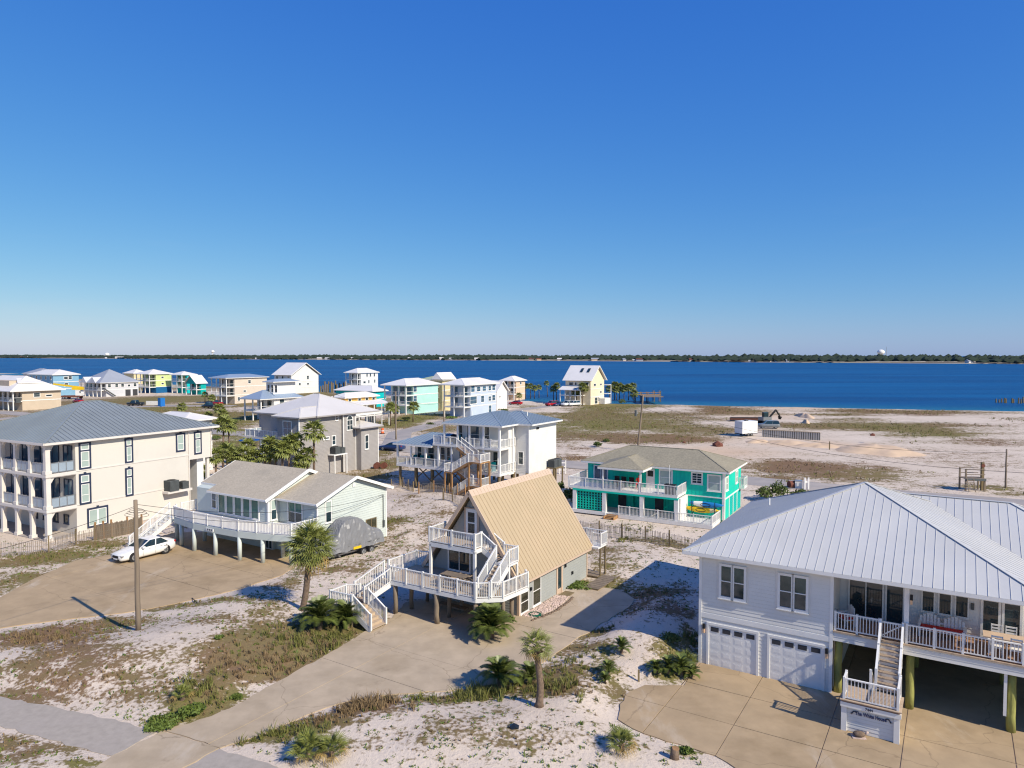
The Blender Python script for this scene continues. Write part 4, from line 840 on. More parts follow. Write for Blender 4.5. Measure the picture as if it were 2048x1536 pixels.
# ================================================================== pale green house
def ac_unit(label, loc, rz, s=1.0, group='air conditioning units on house walls'):
    t = thing('air_conditioner', label, 'air conditioner', loc, rz, group)
    MB().box(-.38 * s, .38 * s, -.38 * s, .38 * s, 0, .8 * s).build('casing', 'ac_grey', t)
    g = MB()
    for i in range(9): g.box(-.385 * s, .385 * s, -.39 * s, .39 * s, (.08 + i * .08) * s, (.1 + i * .08) * s)
    g.build('louvres', 'black', t, kind='stuff'); MB().cyl((0, 0, .8 * s), (0, 0, .83 * s), .3 * s, n=14).build('fan_grille', 'black', t)
    return t
def frame(o, th): return Matrix.Translation(o) @ Matrix.Rotation(th, 4, 'Z')
def pale_green_house():
    h = thing('beach_house', 'pale green house with grey shingle gables and a curved white railed deck on posts', 'house', O_P, TH); m_ = frame(O_P, TH)
    # right volume
    MB().box(-5.0, 0, -7.9, .25, 0, 4.5).build('wall', 'pale_green', h)
    MB().ext([(0, -7.9, 4.5), (0, .25, 4.5), (0, -3.8, 5.95)], (-5, 0, 0)).build('gable_wall', 'pale_green', h)
    siding(h, right(0), [(-7.85, .05), (.2, .05), (.2, 4.5), (-3.8, 5.92), (-7.85, 4.5)], 'pale_green', .2, [(-7.2, -6.25, 2.6, 4.6), (-2.5, -.9, .35, 2.1)], t=.03)
    for a in (-7.97, .2): MB().box(-.02, .05, a, a + .12, 0, 4.5).build('corner_trim', 'white_vinyl', h)
    roof_face(h, [(-6, -8.35, 4.43), (.45, -8.35, 4.43), (.45, -3.8, 6.05), (-6, -3.8, 6.05)], 'shingle', 9, rib=0, thick=.08)
    roof_face(h, [(.45, .75, 4.43), (-6, .75, 4.43), (-6, -3.8, 6.05), (.45, -3.8, 6.05)], 'shingle', 9, rib=0, thick=.08)
    f = MB(); f.beam((.44, -8.4, 4.42), (.44, -3.8, 6.06), .06, .24); f.beam((.44, .8, 4.42), (.44, -3.8, 6.06), .06, .24); f.beam((-5, -8.37, 4.44), (.45, -8.37, 4.44), .05, .16); f.build('roof_trim', 'white_vinyl', h)
    window(h, right(0), -7.0, -6.45, 2.75, 4.4, glass='glass_dark', glass2='glass_blind', tw=.09, gd=.02)
    window(h, right(0), -2.3, -1.1, .5, 1.98, glass='glass_reflection', nv=2, tw=.06, trim='wood_pile')
    MB().fbox(right(0), -.25, -.1, .04, .2, 1.0, 1.6).fbox(right(0), -.2, -.15, .04, .1, 1.6, 3.9).build('electric_meter', 'ac_grey', h)
    MB().fbox(right(0), -3.95, -3.65, .04, .08, 5.2, 5.5).build('gable_vent', 'white_vinyl', h)
    # left volume, standing forward
    MB().box(-14.2, -4.6, -9.0, .25, 2.4, 4.6).build('wall', 'pale_green', h)
    MB().ext([(-4.6, -9.0, 4.6), (-4.6, -.3, 4.6), (-4.6, -4.85, 6.3)], (-9.6, 0, 0)).build('gable_wall', 'pale_green', h)
    siding(h, right(-4.6), [(-8.95, 2.42), (-7.95, 2.42), (-7.95, 5.05), (-8.95, 4.6)], 'pale_green', .2, [(-8.86, -8.1, 2.4, 4.55)], t=.03)
    siding(h, front(-9.0), [(-12.1, 2.42), (-4.65, 2.42), (-4.65, 4.55), (-12.1, 4.55)], 'pale_green', .2, [(-11.2, -5.55, 2.4, 4.6)], t=.03)
    siding(h, front(-7.9), [(-4.6, 2.42), (-.1, 2.42), (-.1, 4.45), (-4.6, 4.45)], 'pale_green', .2, [(-3.5, -1.5, 2.4, 4.5)], t=.03)
    roof_face(h, [(-12.1, -9.5, 4.46), (-4.25, -9.5, 4.46), (-4.25, -4.85, 6.4), (-14.3, -4.85, 6.4), (-14.3, -8.5, 4.877), (-12.1, -8.5, 4.877)], 'shingle', 99, rib=0, thick=.08)
    roof_face(h, [(-4.25, -.2, 4.46), (-14.3, -.2, 4.46), (-14.3, -4.85, 6.4), (-4.25, -4.85, 6.4)], 'shingle', 99, rib=0, thick=.08)
    f = MB(); f.beam((-4.26, -9.55, 4.44), (-4.26, -4.85, 6.41), .06, .26); f.beam((-4.26, -.15, 4.44), (-4.26, -4.85, 6.41), .06, .26); f.beam((-12.1, -9.52, 4.47), (-4.25, -9.52, 4.47), .05, .16); f.beam((-14.3, -8.52, 4.88), (-12.1, -8.52, 4.88), .05, .16); f.beam((-14.3, -8.5, 4.87), (-14.3, -4.85, 6.4), .05, .2); f.build('roof_trim', 'white_vinyl', h)
    MB().box(-4.7, -4.55, -9.07, -8.93, 2.4, 4.55).build('corner_trim', 'white_vinyl', h)
    window(h, right(-4.6), -8.72, -8.22, 2.75, 4.35, glass='glass_dark', glass2='glass_blind', tw=.08)
    for i in range(5): window(h, front(-9.0), -11.05 + i * 1.1, -10.2 + i * 1.1, 2.72, 4.38, glass='glass_green', nh=1, tw=.1, d=.09)
    window(h, front(-9.0), -12.0, -11.45, 3.0, 4.35, glass='glass_dark', glass2='glass_blue', tw=.08)
    window(h, front(-7.9), -3.35, -1.75, 2.62, 4.3, glass='glass_dark', glass2='glass_green', nv=2, tw=.1, d=.09)
    # ground floor under the deck
    MB().box(-14.2, -5.0, -8.2, .2, 0, 2.4).build('lower_wall', 'pale_green', h)
    window(h, front(-8.2), -8.1, -7.5, .75, 1.6, glass='glass_reflection'); window(h, front(-8.2), -5.9, -5.15, .1, 1.95, glass='glass_dark', nv=2, nh=1, name='french_door', sill=False)
    # deck
    E_ = [(-14.85, -8.5), (-13.9, -11.45), (-10.35, -12.0), (-8.5, -11.95), (-6.74, -11.85), (-4.85, -11.75), (-3.1, -11.4), (-1.6, -11.0), (-.1, -10.5), (.05, -7.95)]
    MB().prism(E_ + [(-4.6, -7.92), (-4.62, -8.95), (-14.2, -8.95)], 2.26, 2.4).build('deck_floor', 'pale_metal', h)
    rb = MB(); ring = E_[1:]
    for a, c in zip(ring[:-1], ring[1:]): rb.beam((*a, 2.13), (*c, 2.13), .08, .5)
    rb.beam((*E_[0], 2.13), (*E_[1], 2.13), .08, .5); rb.build('rim_band', 'pale_green', h)
    railing(h, [(p[0], p[1], 2.4) for p in E_[1:]], h=.9, maxp=1.9, sp=.13)
    railing(h, [(-14.85, -8.7, 2.4), (-14.75, -10.2, 2.4)], h=.9)
    for x, y in ((-14.9, -10.6), (-12.8, -11.5), (-10.4, -11.9), (-7.7, -11.8), (-4.83, -11.65), (-2.65, -11.15), (-.22, -10.4), (-12.5, -9.5), (-7.5, -9.6), (-2.5, -9.3)):
        MB().cyl((x, y, 0), (x, y, 1.9), .17, n=12).build('deck_post', 'pale_green', h, True)
    stairs(h, (-14.95, -10.9, 2.4), (-.1, -1), 2.4, 3.5, 13, 1.15, tread='white_vinyl', h=.9)
    sg = MB().box(-8.6, -7.65, -12.05, -12.0, 2.02, 2.25).build('number_board', 'white_vinyl', h)
    for i in range(3): MB().box(-8.42 + i * .24, -8.28 + i * .24, -12.06, -12.05, 2.07, 2.2).build('number_digit', 'ac_grey', sg)
pale_green_house()

# ================================================================== beige three-storey house
def beige_house():
    h = thing('beach_house', 'beige stucco three-storey house with blue-grey metal hip roof and arcaded balconies', 'house', O_B, TH_B)
    MB().box(-15.4, 0, 0, 11.85, 0, 8.6).build('wall', 'stucco', h); MB().box(-15.4, 0, 11.85, 14.6, 5.4, 8.6).build('overhang_wall', 'stucco', h)
    MB().box(-15.4, -.6, 13.2, 14.0, 0, 5.4).build('carport_wall', 'white_paint', h)
    MB().box(-.55, -.25, 14.2, 14.5, 0, 5.4).build('carport_column', 'stucco', h)
    for z in (2.78, 5.9):
        MB().box(-15.4, .05, -2.6, .02, z - .28, z + .05).build('balcony_floor', 'stucco_trim', h)
        MB().fbox(right(0), .02, 11.8, 0, .05, z - .02, z + .10).build('belly_band', 'stucco_trim', h)
        MB().fbox(front(-2.6), -15.4, .06, 0, .06, z - .22, z + .02).fbox(right(.0), -2.66, 0, .04, .1, z - .22, z + .02).build('balcony_edge', 'stucco_trim', h)
    for k, (z0, z1) in enumerate(((0, 2.5), (2.83, 5.62), (5.95, 8.5))):
        for x in (-.2, -2.6, -5.0, -7.4, -9.8, -12.2, -14.8):
            if k and x in (-2.6, -7.4, -12.2): pass
            c = MB(); w = .2 if x > -1 else .17; c.box(x - w, x + w, -2.58, -2.58 + 2 * w, z0, z1).box(x - w - .07, x + w + .07, -2.65, -2.5 + 2 * w, z0, z0 + .3)
            for s_ in (-1, 1):
                if x > -1 and s_ > 0: continue
                c.ext([(x + s_ * w, -2.5, z1), (x + s_ * (w + .45), -2.5, z1), (x + s_ * (w + .4), -2.5, z1 - .1), (x + s_ * (w + .16), -2.5, z1 - .25), (x + s_ * w, -2.5, z1 - .6)], (0, .24, 0))
            if x > -1: c.ext([(x - .1, -2.2, z1), (x - .1, -1.8, z1), (x - .1, -1.95, z1 - .22), (x - .1, -2.2, z1 - .6)], (.24, 0, 0))
            c.build('column', 'stucco_trim', h)
        if k:
            xs_ = [-14.8, -12.2, -9.8, -7.4, -5.0, -2.6, -.2]
            for a, c_ in zip(xs_[:-1], xs_[1:]): railing(h, [(a + .25, -2.45, z0), (c_ - .25, -2.45, z0)], 'steel', .95, infill='rail_glass', maxp=.8, post=.05)
            railing(h, [(-.1, -2.1, z0), (-.1, -.1, z0)], 'steel', .95, infill='rail_glass', maxp=.8, post=.05)
            for a, c_ in ((-1.75, -.5), (-4.5, -2.6), (-8.6, -5.6), (-12, -9.5)): window(h, front(0), a, c_, z0 + .1, z0 + 2.2, 'navy', 'glass_blue', .08, nv=2, nh=1, name='balcony_door', sill=False)
        else:
            for a in (-1.9, -3.6, -5.3, -7): window(h, front(0), a, a + .6, 1.0, 1.7, 'navy', 'glass_dark', .1, nh=1)
    def nav(s0_, s1_, z0, z1, nh=1, nv=1, key=True):
        P = right(0); mb = MB(); t = .17
        mb.fbox(P, s0_, s0_ + t, 0, .06, z0, z1).fbox(P, s1_ - t, s1_, 0, .06, z0, z1).fbox(P, s0_ + t, s1_ - t, 0, .06, z1 - t, z1).fbox(P, s0_ + t, s1_ - t, 0, .06, z0, z0 + t)
        if key: mb.fbox(P, (s0_ + s1_) / 2 - .1, (s0_ + s1_) / 2 + .1, 0, .1, z1 - .02, z1 + .12)
        sur = mb.build('window_surround', 'navy', h)
        a, c, d, e = s0_ + t, s1_ - t, z0 + t, z1 - t
        def sash(a, c, d, e, nh):
            f = MB(); q = .07; f.fbox(P, a, a + q, 0, .045, d, e).fbox(P, c - q, c, 0, .045, d, e).fbox(P, a + q, c - q, 0, .045, e - q, e).fbox(P, a + q, c - q, 0, .045, d, d + q)
            if nh == 2: f.fbox(P, a + q, c - q, 0, .045, d + (e - d) * .4, d + (e - d) * .4 + .05)
            f.build('sash', 'white_vinyl', sur); MB().fbox(P, a + q, c - q, .004, .02, d + q, e - q).build('pane', 'glass_blind', sur)
        if nv == 2: sash(a, (a + c) / 2, d, e, 1); sash((a + c) / 2 + .002, c, d, e, 1)
        elif nh == 3: sash(a, c, d, d + (e - d) * .68, 2); sash(a, c, d + (e - d) * .74, e, 1); MB().fbox(P, a, c, 0, .06, d + (e - d) * .68, d + (e - d) * .74).build('transom', 'navy', sur)
        else: sash(a, c, d, e, 2)
    nav(.3, 1.42, 5.98, 8.5, 3); nav(4.7, 5.55, 5.98, 8.42, 3); nav(10.25, 11.36, 6.4, 8.35, 2); nav(12.42, 13.35, 5.88, 8.31, 3)
    nav(.26, 1.36, 2.74, 5.6, 3); nav(4.67, 5.5, 2.74, 5.52, 3); nav(.92, 2.92, .45, 2.3, nv=2)
    MB().box(.0, .95, 8.6, 11.4, 2.38, 2.6).build('ac_shelf', 'stucco_trim', h)
    MB().fbox(right(0), 11.7, 11.8, 0, .1, 0, 8.5).fbox(right(0), 14.45, 14.55, 0, .1, 5.4, 8.5).build('downspout', 'stucco_trim', h)
    MB().box(-15.3, .06, -2.6, 14.5, -.02, .06).build('floor_slab', 'street', h)
    hip(h, -15.9, .55, -2.95, 15.2, 8.75, .36, 'slate_metal', .48, split=False, rib=.03, ribw_=.0) if False else None
    x0, x1, y0, y1, z = -15.9, .55, -2.95, 15.2, 8.75; a = (x1 - x0) / 2; rz = z + a * .36; r0, r1 = ((x0 + x1) / 2, y0 + a, rz), ((x0 + x1) / 2, y1 - a, rz)
    roof_face(h, [(x1, y0, z), (x1, y1, z), r1, r0], 'slate_metal', .48, split=True, rib=.03, ribw=.03, ribmat='seam_shadow')
    roof_face(h, [(x0, y0, z), (x1, y0, z), r0], 'slate_metal', .48, split=True, rib=.03, ribw=.03)
    roof_face(h, [(x0, y1, z), (x0, y0, z), r0, r1], 'slate_metal', .48, rib=0); roof_face(h, [(x1, y1, z), (x0, y1, z), r1], 'slate_metal', .48, rib=0)
    cp = MB()
    for p, q in (((x0, y0, z), r0), ((x1, y0, z), r0), ((x1, y1, z), r1), ((x0, y1, z), r1), (r0, r1)): cp.beam(Vector(p) + Vector((0, 0, .05)), Vector(q) + Vector((0, 0, .05)), .22, .04)
    cp.build('ridge_cap', 'slate_metal', h)
    MB().box(x0 + .05, x1 - .05, y0 + .05, y1 - .05, z - .22, z - .04).build('soffit', 'stucco_trim', h); fascia(h, [(x0, y0, z), (x1, y0, z), (x1, y1, z), (x0, y1, z)], 'stucco_trim', w=.12, h=.2, dz=-.06, name='gutter')
    m_ = frame(O_B, TH_B)
    ac_unit('larger grey air conditioner on the side shelf of the beige house', m_ @ Vector((.5, 9.3, 2.6)), TH_B, 1.35); ac_unit('smaller grey air conditioner on the side shelf of the beige house', m_ @ Vector((.5, 10.7, 2.6)), TH_B, .95)
    for i, (x, y, z) in enumerate(((-1.0, -1.7, 5.95),)):
        t = thing('adirondack_chair', 'white slatted chair on the top balcony of the beige house', 'chair', m_ @ Vector((x, y, z)), TH_B + 2.4)
        MB().box(-.3, .3, -.3, .25, .28, .33).build('seat', 'white_vinyl', t)
        for k in range(5): MB().beam(((k - 2) * .12, .22, .3), ((k - 2) * .14, .5, 1.0 - .05 * abs(k - 2)), .1, .03).build('back_slat', 'white_vinyl', t)
        for sx in (-.34, .34): MB().box(sx - .06, sx + .06, -.35, .35, .52, .55).build('armrest', 'white_vinyl', t); MB().box(sx - .03, sx + .03, -.3, -.2, 0, .52).build('leg', 'white_vinyl', t)
beige_house()

# ================================================================== teal house
def teal_house():
    h = thing('beach_house', 'bright teal two-storey house with grey shingle hip roof and white railed porches', 'house', O_T, TH_T); m_ = frame(O_T, TH_T)
    MB().box(-14.1, .4, 3.0, 10.2, .3, 4.95).build('wall', 'teal', h)
    MB().box(-14.4, .05, .0, 3.0, .12, .38).build('deck_floor', 'white_paint', h)
    mb = MB()
    for i in range(36): mb.fbox(front(3.0), -14.0 + i * .4, -13.985 + i * .4, 0, .012, .4, 4.8)
    mb.build('board_grooves', 'w_tealgreen', h, kind='stuff')
    # lower porch frame
    for x in (-14.3, -11.0, -7.0, -3.5): MB().box(x - .2, x + .2, .02, .4, .38, 2.5).build('porch_column', 'white_paint', h)
    MB().box(-14.5, -3.3, .0, .35, 2.42, 2.58).build('porch_beam', 'teal', h)
    sc = MB()
    for i in range(9):
        for j in range(7):
            x0 = -14.08 + i * .32; z0 = .55 + j * .26; sc.fbox(front(.2), x0, x0 + .12, .0, .06, z0, z0 + .25)
    for j in range(8): sc.fbox(front(.2), -14.1, -11.2, .0, .05, .5 + j * .26, .585 + j * .26)
    sc.fbox(front(.2), -14.1, -11.2, 0, .04, 2.36, 2.44); sc.build('breeze_screen', 'teal', h)
    MB().box(-14.1, -11.2, .25, .3, .4, 2.4).build('hole_shade_sheet', 'interior_shade', h)  # dark sheet added behind the screen so its holes look shaded
    MB().box(-14.6, -10.8, -.08, .05, .12, .45).build('skirt_board', 'white_paint', h); MB().box(-9.4, .05, -.06, .02, .02, .4).build('skirt_board', 'white_paint', h)
    railing(h, [(-9.4, .05, .38), (-7.1, .05, .38), (-3.55, .05, .38), (-.05, .05, .38), (.0, 2.9, .38)], 'white_paint', .85, maxp=1.9, sp=.14)
    # lower rooms
    for a, c, n_ in ((-10.6, -9.7, 'doorway_shade'), (-6.6, -5.7, 'doorway_shade')): MB().fbox(front(3.0), a, c, 0, .03, .38, 2.3).build(n_, 'interior_shade', h)  # flat dark panels on the wall, painted shade of open doorways
    for a, d in ((-8.9, .6), (-5.6, .1)): MB().fbox(front(3.0), a, a + .1, 0, d, .38, 2.4).build('partition', 'teal', h)
    MB().box(-3.45, -3.2, .5, 3.0, .38, 2.5).build('white_partition', 'white_paint', h)
    MB().fbox(front(3.0), -3.2, .4, 0, .06, 2.42, 2.52).fbox(right(.4), 3.0, 10.2, 0, .05, 2.3, 2.42).build('belly_band', 'white_paint', h)
    MB().fbox(front(3.0), .2, .43, 0, .05, .3, 4.9).fbox(right(.4), 2.97, 3.2, 0, .05, .3, 4.9).build('corner_trim', 'white_paint', h)
    # upper deck
    MB().box(-14.6, -3.4, .05, 3.0, 2.6, 2.8).build('upper_deck_floor', 'white_paint', h)
    MB().box(-15.0, -14.6, .05, 6.5, 2.6, 2.8).build('upper_deck_floor', 'white_paint', h)
    railing(h, [(-15.0, 4.5, 2.8), (-15.0, .1, 2.8), (-3.4, .1, 2.8), (-3.4, 2.95, 2.8)], 'white_paint', .95, maxp=2.2, sp=.14, gap=.05)
    for x in (-11.2, -7.2): MB().box(x - .08, x + .08, .15, .31, 2.8, 4.95).build('porch_post', 'white_paint', h)
    # windows
    P = front(3.0)
    window(h, P, -13.3, -11.9, 3.3, 4.6, 'white_paint', 'glass_blue', .12, nv=2, nh=1); window(h, P, -6.05, -4.9, 3.35, 4.7, 'white_paint', 'glass_blind', .14); window(h, P, -2.75, -1.85, 3.75, 4.7, 'white_paint', 'glass_dark', .13, nv=2, nh=4); window(h, P, -1.15, -.1 + .05, 3.2, 4.6, 'white_paint', 'glass_blind', .14)
    d_ = MB().fbox(P, -7.55, -6.65, 0, .05, 2.8, 4.75).build('deck_door', 'white_paint', h); MB().fbox(P, -7.4, -6.8, .05, .06, 4.0, 4.6).build('pane', 'glass_reflection', d_)
    P = right(.4)
    window(h, P, 3.5, 4.3, 3.2, 4.4, 'white_paint', 'glass_blind', .12); window(h, P, 7.6, 8.5, 3.3, 4.4, 'white_paint', 'glass_blind', .12)
    for i, (a, c) in enumerate(((5.0, 6.4), (6.65, 8.0), (8.4, 10.0))):
        g = MB().fbox(P, a, c, .0, .02, .32, 2.22).build('shutter_door', 'teal', h)
        s_ = MB()
        for j in range(10): s_.fbox(P, a + .05, c - .05, .02, .05, .38 + j * .185, .48 + j * .185)
        s_.build('louvres', 'w_tealgreen', g, kind='stuff')
        MB().fbox(P, a - .16, a - .02, 0, .06, .3, 2.3).build('door_trim', 'white_paint', h)
    MB().box(.42, 1.0, 9.2, 10.6, 2.45, 2.6).build('side_balcony', 'white_paint', h); railing(h, [(.5, 9.25, 2.6), (.95, 9.25, 2.6), (.95, 10.55, 2.6), (.5, 10.55, 2.6)], 'white_paint', .95, sp=.14)
    # roofs
    hip(h, -14.7, .95, 2.55, 10.6, 5.08, .36, 'shingle_dark', 99, rib=0, thick=.07, cap='shingle_dark')
    x0, x1, y0, z = -11.7, -6.85, .0, 5.0; xm = (x0 + x1) / 2; rz = 5.85
    for f in ([(x0, y0, z), (x1, y0, z), (xm + .1, 2.2, rz), (xm - .1, 2.2, rz)], [(x1, y0, z), (x1, 3.4, z + .3), (xm + .1, 5.0, rz), (xm + .1, 2.2, rz)], [(x0, 3.4, z + .3), (x0, y0, z), (xm - .1, 2.2, rz), (xm - .1, 5.0, rz)]):
        MB().ext(f, (0, 0, .09)).build('porch_roof', 'shingle_dark', h)
    fascia(h, [(x0, 3, z + .02), (x0, y0, z + .02), (x1, y0, z + .02), (x1, 3, z + .02)], 'white_paint', close=False)
    MB().box(x0 + .05, x1 - .05, .05, 2.9, z - .1, z - .02).build('porch_ceiling', 'white_paint', h)
    MB().cyl((-3.4, 1.9, 2.8), (-3.4, 1.9, 3.0), .02).build('flag_socket', 'white_paint', h)
    # steps
    for i in range(4): MB().box(-10.5, -9.5, -.35 - .28 * i, -.08 - .28 * i, .30 - .08 * i, .34 - .08 * i).build('step', 'wood_new', h)
    MB().box(-10.55, -10.5, -1.2, -.05, 0, .3).box(-9.5, -9.45, -1.2, -.05, 0, .3).build('step_stringer', 'wood_new', h)
    # kayaks on the wall
    for nm, lb, z, mt, x in (('kayak', 'blue and white kayak on the upper wall hooks of the teal house', 1.75, 'kayak_blue', -1.3), ('kayak', 'yellow kayak on the lower wall hooks of the teal house', 1.2, 'yellow', -1.75)):
        t = thing(nm, lb, 'kayak', m_ @ Vector((x, 2.62, z)), TH_T, 'kayaks hung on the teal house')
        L_ = 1.75; rings = []
        for k in range(13):
            s_ = -1 + k / 6; w = .30 * max(.02, (1 - s_ * s_)) ** .7; d = .2 * max(.03, 1 - s_ ** 4) ** .8
            rings.append([(s_ * L_, d * .9 * math.cos(a) - .02, w * math.sin(a) + .10 * s_ * s_) for a in [i * math.pi / 6 for i in range(12)]])
        MB().loft(rings).build('hull', mt, t, True)
        ck = MB(); ck.loft([[(.5 * math.cos(a), -.19 - .03, .2 * math.sin(a)) for a in [i * math.pi / 8 for i in range(16)]], [(.4 * math.cos(a), -.18, .13 * math.sin(a)) for a in [i * math.pi / 8 for i in range(16)]]], cap=False); ck.build('cockpit_rim', 'black', t)
        if mt == 'kayak_blue': MB().loft([[tuple(Vector(p) * 1.012) for p in r] for r in rings[2:6]], cap=False).build('white_bow_band', 'white_vinyl', t, True)
        else: MB().loft([[tuple(Vector(p) * 1.012) for p in r] for r in rings[9:12]], cap=False).build('pale_bow_band', 'w_butter', t, True)
    for x in (-2.6, -.35): MB().box(x - .03, x + .03, 2.3, 3.0, .8, .86).box(x - .03, x + .03, 2.28, 2.34, .8, 2.1).box(x - .03, x + .03, 2.3, 3.0, 1.42, 1.48).build('kayak_rack', 'black', h)
    # deck furniture and the person
    for k, x in enumerate((-10.5, -9.75, -8.9)):
        t = thing('deck_chair', ('first', 'second', 'third')[k] + ' dark chair from the left under the teal house porch roof', 'chair', m_ @ Vector((x, 2.1, 2.8)), TH_T, 'dark porch chairs')
        MB().box(-.27, .27, -.27, .27, .42, .47).build('seat', 'black', t); MB().box(-.27, .27, .22, .28, .47, 1.05).build('backrest', 'black', t)
        for sx in (-.25, .25):
            MB().box(sx - .02, sx + .02, -.27, .27, .64, .67).build('armrest', 'black', t)
            for yy in (-.25, .25): MB().box(sx - .02, sx + .02, yy - .02, yy + .02, 0, .64).build('leg', 'black', t)
    t = thing('grill_box', 'dark planter box with a thin white pole on the teal house deck', 'planter', m_ @ Vector((-4.3, .75, 2.8)), TH_T)
    MB().box(-.5, .5, -.25, .25, 0, .95).build('box', 'ac_grey', t); MB().box(-.55, .55, -.3, .3, .95, 1.0).build('top', 'black', t); MB().cyl((-.1, 0, 1.0), (-.1, 0, 2.9), .02).build('pole', 'white_vinyl', t)
    # seated person: one skinned body
    pr = thing('person', 'person in a red top sitting on the teal house porch', 'person', m_ @ Vector((-8.05, 2.1, 2.8)), TH_T)
    J = dict(pel=(0, .05, .52, .15), chest=(0, .1, .95, .16), neck=(0, .08, 1.14, .06), sl=(-.19, .09, 1.06, .065), sr=(.19, .09, 1.06, .065), el=(-.27, -.02, .82, .045), er=(.27, -.02, .82, .045), hl=(-.18, -.25, .78, .035), hr=(.18, -.25, .78, .035), kl=(-.13, -.42, .54, .07), kr=(.13, -.42, .54, .07), al=(-.13, -.42, .1, .045), ar=(.13, -.42, .1, .045), tl=(-.13, -.58, .04, .04), tr=(.13, -.58, .04, .04), hpl=(-.1, .0, .54, .1), hpr=(.1, .0, .54, .1))
    E2 = [('pel', 'chest'), ('chest', 'neck'), ('chest', 'sl'), ('chest', 'sr'), ('sl', 'el'), ('el', 'hl'), ('sr', 'er'), ('er', 'hr'), ('pel', 'hpl'), ('pel', 'hpr'), ('hpl', 'kl'), ('hpr', 'kr'), ('kl', 'al'), ('kr', 'ar'), ('al', 'tl'), ('ar', 'tr')]
    names = list(J); me_ = bpy.data.meshes.new('body'); me_.from_pydata([J[n][:3] for n in names], [(names.index(a), names.index(c)) for a, c in E2], [])
    bo = obj('body', me_, 'red', pr); sk = bo.modifiers.new('skin', 'SKIN'); sd = bo.modifiers.new('sub', 'SUBSURF'); sd.levels = sd.render_levels = 1
    for i, n in enumerate(names): me_.skin_vertices[0].data[i].radius = (J[n][3], J[n][3])
    me_.skin_vertices[0].data[0].use_root = True
    hd = MB(); hd.loft([[(.085 * math.sin(a) * math.cos(b_), .06 + .1 * math.sin(a) * math.sin(b_), 1.28 + .12 * math.cos(a)) for b_ in [j * math.pi / 6 for j in range(12)]] for a in [.05 + i * .38 for i in range(9)]]); hd.build('head', 'skin', pr, True)
    hr = MB(); hr.loft([[(.095 * math.sin(a) * math.cos(b_), .085 + .105 * math.sin(a) * math.sin(b_), 1.30 + .125 * math.cos(a)) for b_ in [j * math.pi / 6 for j in range(12)]] for a in [.05 + i * .3 for i in range(7)]]); hr.build('hair', 'hair', pr, True)
    MB().cyl((0, -.04, 1.27), (0, -.07, 1.26), .015).build('nose', 'skin', pr)
    for sx in (-1, 1): MB().box(sx * .035 - .012, sx * .035 + .012, -.045, -.035, 1.285, 1.30).build('eye', 'black', pr)
    t = thing('porch_chair', 'dark chair under the person in red on the teal house porch', 'chair', m_ @ Vector((-8.05, 2.15, 2.8)), TH_T)
    MB().box(-.27, .27, -.25, .27, .36, .41).build('seat', 'black', t); MB().box(-.27, .27, .25, .3, .41, 1.0).build('backrest', 'black', t)
    for sx in (-.25, .25):
        for yy in (-.22, .25): MB().box(sx - .02, sx + .02, yy - .02, yy + .02, 0, .36).build('leg', 'black', t)
teal_house()

